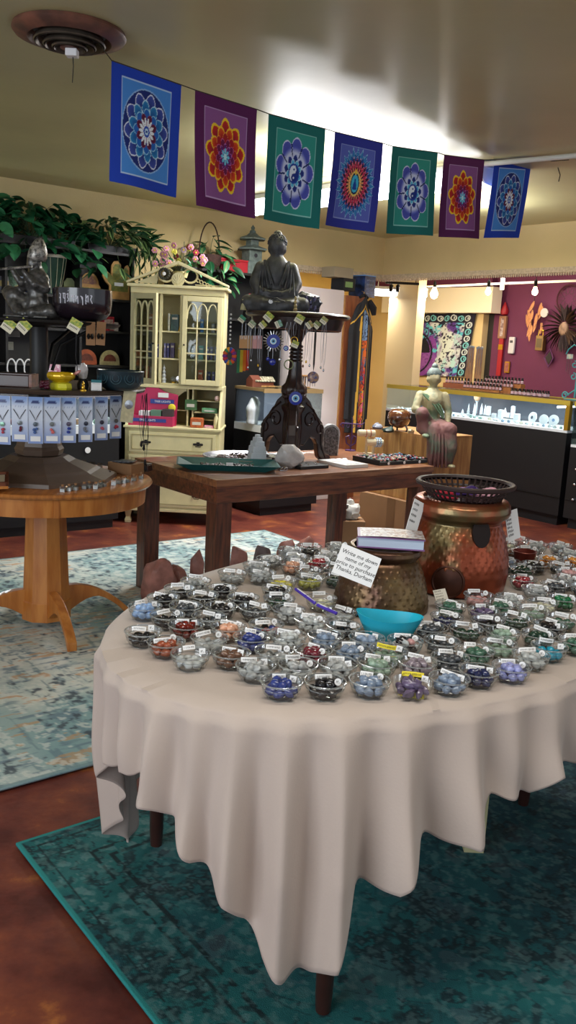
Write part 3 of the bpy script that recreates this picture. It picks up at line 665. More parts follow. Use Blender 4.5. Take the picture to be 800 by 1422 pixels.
STN = {'light blue': (148, 180, 226), 'black': (26, 26, 32), 'dark red-brown': (110, 30, 22), 'orange-brown': (150, 74, 48), 'white': (226, 232, 234), 'clear quartz': (206, 210, 212), 'dark blue': (52, 66, 134), 'navy': (34, 42, 84),
 'grey-blue': (128, 146, 172), 'dark grey': (70, 74, 80), 'grey and mauve': (142, 130, 142), 'violet and grey': (104, 90, 122), 'lavender': (150, 156, 214), 'turquoise': (36, 158, 190), 'pale green': (176, 206, 186), 'green': (70, 110, 92), 'dark green': (32, 62, 50), 'emerald green': (16, 110, 66),
 'yellow': (220, 210, 70), 'olive yellow': (176, 176, 84), 'cream': (224, 222, 196), 'peach': (224, 168, 140), 'red': (160, 50, 60), 'dark red': (112, 32, 50), 'pink': (214, 162, 162), 'orange': (226, 150, 60), 'red, blue and black': (60, 60, 120), 'brown': (110, 78, 62), 'black and white': (90, 90, 96)}
def stonemat(k):
    c = STN[k]; tr = .35 if k in ('clear quartz', 'white', 'pale green') else 0
    return mat('stone_'+k.replace(' ', '_').replace(',', ''), c, .22, var=.35, scale=70, coat=.3, trans=tr)
known = [(203, 842, 'light blue'), (199, 876, 'black'), (231, 891, 'orange-brown'), (267, 907, 'white'), (321, 907, 'brown'), (353, 922, 'clear quartz'), (391, 946, 'dark blue'), (452, 946, 'black'), (514, 944, 'grey-blue'), (573, 946, 'violet and grey'), (629, 943, 'grey-blue'), (709, 925, 'lavender'), (760, 897, 'turquoise'), (797, 888, 'green'), (660, 930, 'navy'), (734, 906, 'white'),
 (235, 852, 'black'), (262, 865, 'dark red-brown'), (227, 829, 'black'), (257, 842, 'dark grey'), (284, 825, 'black'), (306, 817, 'black'), (287, 857, 'dark grey'), (311, 842, 'black'), (272, 806, 'clear quartz'), (250, 816, 'black'), (325, 795, 'clear quartz'), (338, 829, 'black'), (349, 843, 'dark grey'), (321, 871, 'peach'), (370, 866, 'red, blue and black'), (347, 882, 'dark blue'), (291, 885, 'clear quartz'), (402, 882, 'white'), (383, 903, 'clear quartz'), (436, 860, 'white'), (436, 903, 'dark red'), (418, 922, 'clear quartz'), (394, 804, 'yellow'), (385, 817, 'black'), (388, 830, 'dark green'), (434, 801, 'olive yellow'), (447, 830, 'cream'), (408, 783, 'peach'), (379, 776, 'clear quartz'), (362, 795, 'clear quartz'), (400, 846, 'clear quartz'), (441, 778, 'red'), (450, 882, 'grey-blue'),
 (471, 920, 'clear quartz'), (522, 917, 'pale green'), (548, 906, 'pale green'), (488, 900, 'grey-blue'), (474, 868, 'black'), (511, 886, 'grey-blue'), (575, 890, 'black and white'), (588, 912, 'grey and mauve'), (612, 892, 'dark grey'), (589, 870, 'dark grey'), (621, 912, 'dark grey'), (684, 898, 'pale green'), (649, 872, 'dark green'), (682, 861, 'black'), (621, 855, 'navy'), (671, 846, 'violet and grey'), (630, 840, 'green'), (717, 858, 'dark green'), (761, 866, 'black'), (709, 877, 'pale green'), (698, 839, 'green'), (783, 831, 'emerald green'), (739, 844, 'pale green'), (779, 857, 'green'), (745, 817, 'clear quartz'), (727, 803, 'red'), (772, 811, 'dark grey'), (789, 792, 'pink'), (752, 776, 'orange'), (772, 781, 'black'), (797, 776, 'orange'), (745, 755, 'white'), (733, 762, 'pink'), (778, 757, 'white'), (650, 900, 'green'), (740, 880, 'dark green'), (424, 790, 'clear quartz'), (462, 800, 'dark green'), (455, 770, 'clear quartz'), (470, 757, 'clear quartz')]
pos = [gz(x, y, TZ+.034).xy for x, y, _ in known]; con = [k for *_, k in known]; NK = len(pos)
def inside(p, k=.93):
    d = Vector((p[0], p[1], 0))-TC; return (d.dot(E1)/(RA1-.06))**2+(d.dot(E2)/(RA2-.06))**2 < 1
obst = [((PL.x, PL.y), .19), ((PS.x, PS.y), .168), (gz(541, 893, TZ).xy+Vector((0, .035)), .098), (gz(729, 789, TZ).xy+Vector((0, .02)), .08)]
# fill the rest of the table in a loose triangular packing
pool = ['green', 'black', 'clear quartz', 'dark green', 'pale green', 'white', 'dark grey', 'grey-blue', 'pink', 'cream', 'brown', 'navy']
rr = random.Random(5); st = .0835
for i in range(-20, 20):
    for j in range(-20, 20):
        q = TC+E1*(i*st+(j % 2)*st/2)+E2*(j*st*.87); q = q+Vector((rr.uniform(-.006, .006), rr.uniform(-.006, .006), 0))
        if not inside(q): continue
        X_, Y_, _k = px((q.x, q.y, TZ)); 
        if X_ > 842 or (X_ < 600 and Y_ > 900) or Y_ > 930: continue
        if any((q.xy-Vector(p)).length < .072 for p in pos): continue
        if any((q.xy-Vector(o_[0])).length < o_[1] for o_ in obst): continue
        pos.append(q.xy.copy()); con.append('?')
for it in range(160):
    for i in range(len(pos)):
        for j in range(i):
            d = pos[i]-pos[j]; L_ = d.length
            if L_ < 2*BR+.0022:
                d = d.normalized() if L_ > 1e-6 else Vector((1, 0)); s = (2*BR+.0026-L_)/2; pos[i] = pos[i]+d*s; pos[j] = pos[j]-d*s
        for o_, R_ in obst:
            d = pos[i]-Vector(o_)
            if d.length < R_: pos[i] = Vector(o_)+d.normalized()*R_
        d = Vector((pos[i].x, pos[i].y, 0))-TC; k = math.sqrt((d.dot(E1)/(RA1-.062))**2+(d.dot(E2)/(RA2-.062))**2)
        if k > 1: pos[i] = (TC+d/k).xy
keep = []
for i in range(len(pos)):                              # drop filler bowls that still collide
    bad = any((pos[i]-pos[j]).length < 2*BR+.0005 for j in keep)
    if not bad: keep.append(i)
items = []
for i in keep:
    X_, Y_, k_ = px((pos[i].x, pos[i].y, TZ)); c = con[i]
    if c == '?': c = pool[rr.randrange(len(pool))] if X_ > 600 else ['black', 'clear quartz', 'dark grey', 'clear quartz', 'white', 'brown'][rr.randrange(6)]
    items.append([pos[i], c, X_, Y_])
def region(X_, Y_):
    if Y_ > 925 or (X_ < 300 and Y_ > 885): return 'on the near edge'
    if X_ < 300: return 'at the table left end'
    if X_ < 470 and Y_ > 850: return 'left of the turquoise tub'
    if X_ < 470 and Y_ > 805: return 'left of the bronze pot'
    if X_ < 600 and Y_ > 850: return 'beside the turquoise tub'
    if X_ < 600: return 'behind the bronze pot'
    if Y_ > 850: return 'before the large copper pot'
    if Y_ > 800: return 'right of the large copper pot'
    return 'in the far right corner'
from collections import defaultdict
grp = defaultdict(list)
for n_, it_ in enumerate(items): grp[(it_[1], region(it_[2], it_[3]))].append(n_)
lab = {}
ORD = ['leftmost', 'second from left', 'third from left', 'fourth from left', 'fifth from left', 'sixth from left', 'seventh from left', 'eighth from left', 'ninth from left', 'tenth from left']
for (c, rg), ids in grp.items():
    ids.sort(key=lambda n_: items[n_][2])
    for q, n_ in enumerate(ids): lab[n_] = ('glass bowl of %s stones %s' % (c, rg))+('' if len(ids) == 1 else ', %s' % ORD[min(q, 9)] if q < len(ids)-1 else ', rightmost')
stone_me = {}
def stone_mesh(c, s):
    if (c, s) in stone_me: return stone_me[(c, s)]
    m = rock(s*13+len(c), (.0118, .0095, .0082) if c not in ('clear quartz', 'violet and grey') else (.0155, .0085, .0085), .3, 1.5, 9, 6, facet=3 if c in ('clear quartz', 'violet and grey', 'white') else 0)
    stone_me[(c, s)] = m.mesh('tumbled_stone', stonemat(c), 50); return stone_me[(c, s)]
rs = random.Random(11); order = sorted(range(len(items)), key=lambda n_: -items[n_][3]); left = 300
SM = M(); smats = []; sidx = {}
lays = [[(0, 0, .015)]+[(.0215, a, .0165) for a in (0, .9, 1.8, 2.7, 3.6, 4.5, 5.4)]+[(.0125, a, .0295) for a in (.5, 1.8, 3.0, 4.2, 5.4)]]
for n_ in order:
    p, c, X_, Y_ = items[n_]; ang = math.atan2(-p.x, p.y) ; ang = math.atan2(p.x, p.y); rz = -ang+rs.uniform(-.35, .35)
    t = thing('glass_bowl', lab[n_], 'bowl', (p.x, p.y, TZ), rz, 'glass bowls of tumbled stones')
    put('bowl_wall', bw, t); put('rim', rw, t)
    yel = n_ in () or (c == 'violet and grey' and Y_ > 925) or (c == 'pale green' and 535 < X_ < 565)
    s = rs.uniform(-.5, .5)
    put('name_label', labY if yel else labs[rs.randrange(4)], t, (.006*s-.006, .014+rs.uniform(-.012, .016), .0325), (-.35+rs.uniform(-.2, .3), rs.uniform(-.1, .18), s*.5))
    if c == 'violet and grey' and Y_ > 925:
        q_ = t.children[-1]; q_.data = labA; text('print', 'AMETHYST', .0092, mInk, q_, (0, -.0003, .005), (PI/2, 0, 0))
    put('price_tag', tags_[rs.randrange(2)], t, (.021+.006*s, .008+rs.uniform(-.012, .01), .036), (-.3, rs.uniform(-.3, .3), .2*s))
    cs = [c]*14
    if c == 'red, blue and black': cs = ['red', 'dark blue', 'black', 'white']*4
    if c == 'black and white': cs = ['black', 'white', 'pink', 'dark grey']*4
    cap = 7 if c in ('turquoise', 'black', 'dark blue') else 6
    sel = lays[0][:8]+(lays[0][8:] if rs.random() < .6 or Y_ > 930 else []); spin = rs.uniform(0, 6)
    single = left >= len(sel) and Y_ > 830
    for q, (r_, a_, z_) in enumerate(sel):
        v_ = rs.randrange(3); me = stone_mesh(cs[q], v_); e = (rs.uniform(-.5, .5), rs.uniform(-.5, .5), rs.uniform(0, 6)); P = Vector((p.x+r_*math.cos(a_+spin), p.y+r_*math.sin(a_+spin), TZ+z_+rs.uniform(-.0008, .0015)))
        if single:
            o = put('tumbled_stone', me, None, P, e); left -= 1
            short = lab[n_].replace('glass bowl of ', '').replace(' stones ', ' stone, bowl ').replace(' of them', '')
            tag(o, short, 'stone', 'stones in the %s' % lab[n_])
        else:
            from mathutils import Euler
            Rm = Euler(e).to_matrix(); k = cs[q]
            if k not in sidx: sidx[k] = len(smats); smats.append(stonemat(k))
            o0 = len(SM.v); SM.v += [tuple(Rm @ v.co+P) for v in me.vertices]; SM.f += [tuple(i_+o0 for i_ in pl.vertices) for pl in me.polygons]; SM.m += [sidx[k]]*len(me.polygons)
o = SM.build('tumbled_stones', smats, smooth=50)
tag(o, 'heaps of coloured tumbled stones in the farther glass bowls', 'stones', kind='stuff')
# ---------------------------------------------------------------- round oak pedestal table
RC = Vector((-1.16, 4.06, 0)); RTH = .75; RR = .5
t = thing('pedestal_table', 'round honey-oak pedestal table with four curved feet, on the pale rug', 'table', RC+Vector((0, 0, .0095)))
M().lathe([(0, RTH-.037), (.47, RTH-.037), (.495, RTH-.032), (.503, RTH-.022), (.497, RTH-.012), (.48, RTH-.009), (0, RTH-.009)], n=72).build('tabletop', mOakTop, t, smooth=True)
M().lathe([(.468, RTH-.115), (.474, RTH-.037), (.45, RTH-.037), (.45, RTH-.115)], n=64, cap=False).build('apron', mOak, t, smooth=True)
for a in (-2.2, -1.2, .4, 2.0): M().box(-.012, .012, -.003, .003, RTH-.115, RTH-.037).build('apron_joint', mOakTop, t, loc=(.473*math.cos(a), .473*math.sin(a), 0), rz=a+PI/2)
M().lathe([(.118, .12), (.112, .2), (.1, .5), (.094, RTH-.1)], n=10).build('column', mOak, t, smooth=20)
M().lathe([(.105, .045), (.12, .05), (.121, .14), (.118, .145)], n=10).build('column_foot', mOak, t, smooth=20)
for a in (-1.02, -2.6, .55, 2.12):
    m = M(); n = 10; P = []
    for k in range(n+1):
        s = k/n; r = .1+.32*s; top = .2-.155*s**2.2; bot = .06+.075*math.sin(s*PI)**1-.06*s**3; bot = min(bot, top-.035) if s < .95 else 0; P.append((r, max(top, .03), max(0, bot)))
    vs = []; 
    for (r, tp, bt) in P: vs += [(r, -.022, tp), (r, .022, tp), (r, .022, bt), (r, -.022, bt)]
    fs = [(4*k+q, 4*k+(q+1) % 4, 4*k+4+(q+1) % 4, 4*k+4+q) for k in range(n) for q in range(4)]+[(3, 2, 1, 0), (4*n, 4*n+1, 4*n+2, 4*n+3)]
    m.add(vs, fs); m.build('curved_foot', mOak, t, rz=a, bevel=.004)
RT = RTH
# ---- black two-tier display stand on it
ST = Vector((-1.19, 4.06, RT))
mStB = mat('brown_enamel_base', (92, 74, 62), .4, var=.1, scale=20)
t = thing('display_stand', 'two-tier black display stand with a stepped brown metal base on the round table', 'stand', ST)
M().lathe([(.37, 0), (.365, .018), (.33, .028), (.29, .04), (.27, .05), (.17, .085), (.135, .105), (0, .105)], n=8, ph=.39).build('stepped_base', mStB, t)
M().lathe([(.1, .105), (.108, .11), (.115, .135), (.105, .15), (.078, .27), (0, .27)], n=8, ph=.39).build('base_collar', mStB, t)
M().lathe([(.05, .27), (.05, .43), (.042, .43), (.042, .695), (.06, .71), (0, .71)], n=12).build('pole', mBlackW, t, smooth=True)
M().lathe([(0, .415), (.46, .415), (.485, .42), (.49, .43), (.485, .437), (0, .437)], n=56).build('lower_tier', mat('dark_brown_tier', (70, 56, 48), .45, var=.3, scale=12), t, smooth=True)
M().lathe([(0, .705), (.34, .705), (.365, .715), (.37, .725), (0, .731)], n=48).build('upper_tier', mBlackW, t, smooth=True)
for k in range(3):
    a = .5+k*.7; M().tube([(.06*math.cos(a), .06*math.sin(a), .5), (.1*math.cos(a), .1*math.sin(a), .62), (.25*math.cos(a), .25*math.sin(a), .700)], .008, 8).build('scroll_bracket', mBlackM, t, smooth=True)
Z1 = RT+.438; Z2 = RT+.732
# flute player
mPew = mat('dark_pewter', (96, 94, 92), .36, metal=.5, var=.5, scale=60)
mPewL = mat('light_pewter', (196, 192, 184), .4, metal=.5, col2=(50, 48, 48), scale=70)
t = thing('flute_player_statue', 'dark pewter seated flute-player statue with a tall silvery headdress, at upper left', 'statue', gY(52, 440, 3.98).xy.to_3d()+Vector((0, 0, Z2)), -.25)
m = M(); S_ = 1.0
limb(m, [(0, 0, .035), (0, 0, .07), (.0, 0, .12), (0, -.005, .17), (0, 0, .2)], [.056, .05, .044, .054, .034])
limb(m, [(-.035, 0, .172), (-.065, -.015, .135), (-.05, -.05, .15), (-.085, -.06, .2)], [.024, .021, .018, .012])
limb(m, [(.035, 0, .172), (.055, -.02, .13), (.02, -.06, .145), (-.03, -.065, .2)], [.024, .021, .018, .012])
limb(m, [(0, 0, .2), (-.005, -.01, .225)], [.014, .02]); m.ball((-.008, -.012, .24), (.033, .036, .042))
m.ball((-.012, -.041, .233), .006); m.ball((-.01, -.036, .222), (.01, .008, .008))
limb(m, [(.03, 0, .03), (.075, -.03, .03), (.02, -.075, .022), (-.03, -.07, .02)], [.044, .038, .028, .016])
limb(m, [(-.03, 0, .035), (-.1, -.03, .1), (-.13, -.02, .11), (-.06, -.06, .025), (-.02, -.085, .018)], [.04, .035, .032, .026, .016])
organic('body', m, mPew, .006, t, disp=.003)
m = M(); m.lathe([(.036, 0), (.043, .014), (.042, .036), (.033, .066), (.018, .09), (0, .1)], n=28)
m.v = [(x+z*.15, y, z+.004*math.sin(math.atan2(y, x)*9+z*90)) for x, y, z in m.v]; m.build('headdress', mPewL, t, loc=(.0, -.004, .25), smooth=70)
M().tube([(-.16, -.06, .205), (.01, -.06, .222)], .0055, 8).build('flute', mPewL, t, smooth=True)
m = M()
for k in range(22):
    a = k/22*2*PI; m.ball((.036*math.cos(a), .034*math.sin(a)-.002, .052+.004*math.sin(3*a)), .008, 6, 5)
for k in range(14): m.ball((-.04+.006*k, -.03-.012*math.sin(k*.24), .165-.02*math.sin(k*.24)), .006, 6, 5)
m.build('beaded_belt', mPewL, t, smooth=True)
M().box(-.12, .1, -.09, .06, 0, .012).build('plinth', mPew, t, bevel=.004)
# singing bowl with script
bc = gY(113, 440, 3.97)
t = thing('singing_bowl', 'large black singing bowl with white painted script on the upper tier', 'bowl', (bc.x, 3.99, Z2))
M().lathe([(0, 0), (.07, 0), (.105, .014), (.125, .04), (.131, .08), (.131, .138), (.127, .14), (.125, .136), (.124, .08), (.11, .035), (.06, .014), (0, .012)], n=48).build('bowl_body', mat('plum_black_bowl', (34, 24, 32), .22, coat=.5), t, smooth=True)
gl = [[(0, 1, .1, 1), (.5, 1, .5, 0), (.1, .6, .5, .45)], [(0, 1, .9, 1), (.2, 1, .25, .55), (.25, .55, .6, .5), (.8, 1, .8, 0)], [(0, .9, .5, 1), (.5, 1, .3, .6), (.3, .6, .7, .4), (.7, .4, .2, .2), (.4, 1.3, .6, 1.25)], [(0, .8, .9, .8), (.1, .8, .4, .5), (.8, .8, .85, .1)], [(0, .8, .5, .7), (.5, .7, .2, .45), (.6, .8, .7, 0)], [(0, .8, .6, .7), (.3, .75, .6, .4), (.6, .7, .65, -.1)], [(.2, 1, .2, 0), (.2, .6, .8, .9), (.8, .9, .8, .2), (0, .4, .5, .3)], [(.1, .9, .6, .9), (.6, .9, .2, .5), (.2, .5, .7, .1)]]
m = M()
for q, g_ in enumerate(gl):
    for (xa, ya, xb, yb) in g_:
        pts = []
        for s in np.linspace(0, 1, 4):
            a = -PI/2-.62+(q+.1+(xa+(xb-xa)*s)*.75)*.155; pts.append((.1318*math.cos(a), .1318*math.sin(a), .07+(ya+(yb-ya)*s)*.042))
        m.tube(pts, .0022, 5)
m.build('painted_script', mat('white_paint', (226, 226, 240), .6), t)
# goods on the lower tier
t = thing('wooden_box', 'dark reddish wooden box with a paler end on the lower tier, far left', 'box', (gY(8, 540, 3.72).x, 3.76, Z1), .02)
M().box(-.14, .1, -.05, .06, 0, .05).build('box_body', mMahog, t, bevel=.003); M().box(-.142, .102, -.052, .062, .05, .058).build('lid', mMahog, t, bevel=.002); M().box(.1, .112, -.05, .06, .001, .056).build('end_panel', mBrown, t)
t = thing('lotus_bowl', 'small shiny golden-yellow lotus bowl on the lower tier', 'bowl', (gY(83, 540, 3.68).x, 3.70, Z1))
mYel = mat('gold_yellow_glaze', (220, 178, 20), .18, metal=.35, coat=.5); mYel2 = mat('lemon_glaze', (226, 220, 50), .3)
m = M(); N = 48; pr = [(0, .028), (.028, .03), (.044, .038), (.055, .05), (.056, .062), (.05, .072), (.047, .07), (.048, .058), (.03, .04), (0, .036)]
m.add([(r*(1+.06*abs(math.sin(4*2*PI*k/N)) if r > .03 else r*0+1)*math.cos(2*PI*k/N), r*(1+.06*abs(math.sin(4*2*PI*k/N)) if r > .03 else 1)*math.sin(2*PI*k/N), z) for r, z in pr for k in range(N)], [(j*N+k, j*N+(k+1) % N, (j+1)*N+(k+1) % N, (j+1)*N+k) for j in range(len(pr)-1) for k in range(N)])
m.build('bowl_body', mYel, t, smooth=60)
M().lathe([(0, 0), (.044, 0), (.047, .008), (.044, .026), (.03, .032), (0, .032)], n=8).build('foot', mYel2, t, smooth=20)
t = thing('beaded_figurine', 'tiny dark maroon beaded figurine beside the golden lotus bowl', 'figurine', (gY(62, 541, 3.62).x, 3.625, Z1))
m = M()
rq = random.Random(3)
for k in range(16): m.ball((rq.uniform(-.018, .018), rq.uniform(-.006, .006), .008+rq.uniform(0, .026)), .009, 8, 6)
m.build('beads', mat('maroon_beads', (74, 14, 36), .25, coat=.5), t, smooth=True); M().lathe([(0, 0), (.02, 0), (.018, .004), (0, .004)], n=16).build('base', mBlackM, t)
t = thing('crystal_cluster', 'white and pale pink crystal cluster hanging over a small gold figurine', 'crystal', (gY(113, 520, 3.75).x, 3.78, Z1))
rock(5, (.03, .024, .036), .35, 2, 18, 12, facet=8).build('crystal', mat('milky_quartz', (220, 216, 220), .3, trans=.2, var=.1, scale=50), t, loc=(0, 0, .078), smooth=30)
M().lathe([(0, 0), (.024, 0), (.026, .02), (.018, .046), (0, .05)], n=16).build('black_stand', mBlackM, t, smooth=True)
t = thing('pink_crystal_wand', 'slim pink crystal wand poking out of the golden lotus bowl', 'crystal', (gY(100, 520, 3.70).x, 3.72, Z1+.062), (0, 1.0, 0)); M().lathe([(0, -.014), (.006, -.01), (.007, .03), (0, .04)], n=6).build('wand', mat('pink_quartz', (206, 130, 120), .3), t)
t = thing('brass_figurine', 'tiny brass seated figurine at the edge of the lower tier', 'figurine', (gY(115, 541, 3.6).x, 3.605, Z1))
m = M(); m.ball((0, 0, .006), (.014, .01, .007)); m.ball((0, 0, .018), (.008, .006, .01)); m.ball((0, 0, .032), .0065); m.lathe([(.006, .034), (0, .046)], n=8); m.build('figure', mGold, t, smooth=True)
t = thing('relief_bowl', 'dark teal singing bowl with carved relief panels at the right of the lower tier', 'bowl', (gY(163, 540, 3.8).x, 3.86, Z1))
M().lathe([(0, 0), (.06, .0), (.085, .018), (.098, .045), (.104, .085), (.1, .088), (.096, .083), (.09, .045), (.06, .014), (0, .01)], n=40).build('bowl_body', mat('dark_teal_bowl', (24, 44, 54), .35, coat=.2), t, smooth=True)
m = M()
for q in range(7):
    a = -PI/2+(q-2)*.62
    for (r1, r2) in ((.034, 1), (.02, 1)):
        m.tube([((.1+.0)*math.cos(a+r1*8*math.cos(g)*.9), .1*math.sin(a+r1*8*math.cos(g)*.9), .056+r1*.75*math.sin(g)) for g in np.linspace(0, 2*PI, 14)[:-1]], .0018, 5, closed=True)
m.build('relief_ornament', mat('dark_teal_relief', (44, 76, 88), .4), t, smooth=True)
t = thing('price_card', 'small white-blue card standing left of the dark teal bowl', 'card', (gY(131, 525, 3.7).x, 3.74, Z1), .1)
M().box(-.022, .022, -.001, .001, 0, .04).build('card', mWhite, t); M().box(-.022, .022, -.0014, -.001, .034, .046).build('header', mat('teal_print', (40, 110, 120), .7), t); o = scribble(2, .044, .04, 9, t, z=0); o.rotation_euler = (PI/2, 0, 0); o.location = (-.022, -.0016, .036)
# carded pendants hanging from the lower tier's edge
def cardfn(U, V):
    C = np.tile(np.array((206, 214, 232), float), (len(U), 1)); C = mixc(C, (V-.78)*6, (120, 150, 206)); C = mixc(C, (.5-V)*1.6, (110, 134, 196)); C = mixc(C, (np.abs(U-.5) > .44)*.8, (196, 206, 230))
    C = mixc(C, ((V > .84) & (V < .93) & (np.hypot((U-.5)/.3, (V-.85)/.08) < 1) & (V > .86))*1., (40, 54, 110)); C = mixc(C, ((V > .75) & (V < .8) & (np.sin(U*60) > 0) & (np.abs(U-.5) < .3))*.5, (90, 110, 160)); return C
mPC = paintmat('printed_card', .35)
cards = [(3, 537, 605, 22, 'pinkish-red', (190, 60, 80), (120, 160, 140)), (27, 542, 605, 22, 'dark maroon', (96, 30, 50), (110, 116, 120)), (49, 540, 605, 20, 'blue and grey', (70, 100, 160), (90, 100, 110)), (72, 542, 606, 23, 'pale coral', (214, 110, 110), (120, 124, 124)), (95, 544, 607, 21, 'deep blue', (40, 60, 150), (96, 90, 110)), (119, 545, 607, 20, 'grey and gold', (110, 112, 120), (60, 64, 80)), (141, 546, 606, 20, 'rose', (190, 80, 96), (60, 56, 70)), (161, 547, 606, 18, 'crimson', (180, 40, 70), (110, 110, 112))]
for i, (x, y0, y1, wd, nm, c1, c2) in enumerate(cards):
    p = gY(x, y0, 3.56); a_ = math.asin(max(-.98, min(.98, (p.x-ST.x)/.494))); yy = ST.y-.500*math.cos(a_)-.004; p = gY(x, y0, yy); p2 = gY(x, y1, yy); h_ = p.z-p2.z; w_ = wd/FPX*yy*1.0; p.z = Z1-.028
    t = thing('carded_pendant', '%s pendant on a blue and white card, %s along the lower tier' % (nm, ['first', 'second', 'third', 'fourth', 'fifth', 'sixth', 'seventh', 'eighth'][i]), 'pendant', p, a_*.75 if abs(a_) < 1.2 else a_*.6, 'carded pendants on the lower tier')
    paint('card', w_, h_, 16, 32, cardfn, None, mPC, t, (0, 0, -h_/2))
    m = M(); m.tube([(-w_*.38, -.002, -h_*.28), (-w_*.12, -.004, -h_*.42), (0, -.005, -h_*.5), (w_*.12, -.004, -h_*.42), (w_*.38, -.002, -h_*.28)], .0013, 5); m.build('cord', mBlackM, t)
    M().lathe([(0, 0), (.0095, .001), (.0095, .003), (0, .004)], n=12, axis='y').build('medallion', mat('pend_m%d' % i, c2, .3, metal=.4), t, loc=(0, -.008, -h_*.58))
    m = M(); [m.ball((rq.uniform(-.007, .007), -.006, -h_*.72+rq.uniform(-.008, .008)), .006, 7, 5) for k in range(4)]; m.build('stone_cluster', mat('pend_s%d' % i, c1, .4), t, smooth=True)
    M().box(-w_*.34, w_*.34, -.003, -.001, -h_*.95, -h_*.84).build('price_strip', mWhite, t)
t = thing('hanging_card', 'cream card pendant hanging beside the blue cards, right end of the lower tier', 'card', gY(181, 543, 3.86)+Vector((0, 0, 0)), (0, .12, .6)); M().box(-.03, .03, 0, .002, -.14, 0).build('card', mat('cream_card', (206, 196, 160), .6, var=.2, scale=40), t); M().lathe([(0, 0), (.02, .002), (.02, .004), (0, .005)], n=14, axis='y').build('foil_motif', mSilver, t, loc=(0, -.005, -.06))
# tags hung on the upper tier and small hangings
def price_diamond(p, r, label, par_group='bright printed tags on the display stands', s=.032, c=(214, 206, 96)):
    t = thing('paper_tag', label, 'tag', p, (0, r, 0), par_group)
    M().box(-s/2, s/2, -.0008, .0008, -s/2, s/2).build('card', mat('tag_cream', (226, 220, 196), .7), t); M().box(-s/2, s/2, -.0016, -.0008, -.0, s/2).build('printed_half', mat('tag_print_%d_%d' % (c[0], c[1]), c, .7, col2=(90, 140, 70), scale=90), t)
    m = M(); [m.box(-s*.35+k*s*.12, -s*.3+k*s*.12, -.0018, -.0008, -s*.25, -s*.12) for k in range(6)]; m.build('print', mInk, t); return t
for i, (x, y, r, nm) in enumerate([(12, 452, .6, 'first'), (33, 453, .75, 'second'), (104, 452, .5, 'third')]):
    p = gY(x, y, 3.70); price_diamond(p, r, 'tilted yellow-green and white tag on the upper tier rim, %s from the left' % nm, s=.052)
for i, (x, y0, y1) in enumerate([(126, 447, 477), (141, 447, 477)]):
    a, b_ = gY(x, y0, 3.84), gY(x, y1, 3.84); t = thing('earring_card', 'tan card with dark earrings hanging under the singing bowl, %s one' % ['left', 'right'][i], 'card', a, (0, .05*i, 0), 'tan earring cards under the upper tier'); M().box(-.02, .02, 0, .001, -.1, 0).build('card', mCard, t)
    for s in (-1, 1): M().lathe([(.003, -.012), (.008, 0), (.003, .012)], n=8).build('earring', mBlackM, t, loc=(s*.008, -.008, -.062))
a = gY(106, 462, 3.7); tag(M().tube([a, a-Vector((.002, 0, .10)), a-Vector((-.002, -.04, .2))], .0016, 5).build('cord', mInk), 'thin dark cord hanging from the third tag on the upper tier', 'cord')

# ---- on the oak tabletop
labn = ['first', 'second', 'third', 'fourth', 'fifth', 'sixth', 'seventh', 'eighth', 'ninth', 'tenth', 'eleventh', 'twelfth', 'thirteenth', 'fourteenth', 'fifteenth']
mVial = glassmat('vial_glass', (.9, .92, .9), .5); mCork = mat('cork', (150, 110, 74), .9); 
vx = [(87, 683), (96, 682), (105, 681), (117, 679), (124, 678), (133, 679), (139, 677), (144, 676), (158, 674), (165, 672), (172, 671), (177, 670), (186, 668), (196, 665)]
vial = None
for i, (x, y) in enumerate(vx):
    p = gz(x, y, RT); p = Vector((p.x, p.y+.0, RT))
    if vial is None:
        vial = thing('vial', '', 'vial', p); M().box(-.0105, .0105, -.0105, .0105, 0, .024).build('glass_cube', mVial, vial); M().box(-.009, .009, -.009, .009, .001, .014).build('white_salt', mWhite, vial); M().lathe([(0, .024), (.006, .024), (.0065, .032), (0, .032)], n=10).build('cork_stopper', mCork, vial); o = vial; o['group'] = 'tiny vials on the oak table edge'
    else: o = dup(vial, p, rnd.uniform(-.3, .3))
    o['label'] = 'tiny cork-stoppered glass vial on the oak table rim, %s from the left' % labn[i]
mPhoto = mat('dark_photo_card', (40, 44, 52), .25, col2=(120, 122, 128), scale=60)
for i, (x, y, r, l) in enumerate([(4, 676, .2, 'lying flat at the left frame edge'), (30, 675, .1, 'second, left of the base'), (57, 674, .15, 'third, in front of the brown base'), (82, 671, .1, 'fourth, lying behind the first vials')]):
    p = gz(x, y, RT); t = thing('photo_card', 'small dark glossy card on the oak table, %s' % l, 'card', (p.x, p.y, RT), r, 'glossy cards on the oak table'); M().box(-.04, .04, -.022, .022, .0005, .003, rx=.04).build('card', mPhoto, t); M().box(-.03, .03, -.023, -.0225, .0005, .003).build('white_edge', mWhite, t)
for i, (x, y, r, rx, l) in enumerate([(104, 668, -.2, .5, 'leaning, left of the middle'), (124, 666, -.5, .45, 'leaning, in the middle'), (145, 662, -.9, .45, 'leaning, right of the middle')]):
    p = gz(x, y, RT); t = thing('leaning_card', 'brown-backed picture card on the oak table, %s' % l, 'card', (p.x, p.y+.02, RT+.0), r, 'leaning cards on the oak table'); M().box(-.035, .035, -.001, .001, 0, .034, rx=-.9).build('card', mMahog, t); M().box(-.03, .03, -.003, -.0015, .004, .03, rx=-.9).build('picture', mPhoto, t)
p = gz(172, 659, RT); t = thing('card_box', 'brown cardboard box of dark cards at the right of the oak table', 'box', (p.x, p.y+.05, RT), -.5)
M().box(-.075, .075, -.05, .05, 0, .055).build('box_body', mCard, t, bevel=.002)
for k in range(4): M().box(-.06+.012*k, .02+.012*k, -.045, .03, .0555+.003*k, .058+.003*k, .25*k-.3).build('dark_card', mPhoto, t)
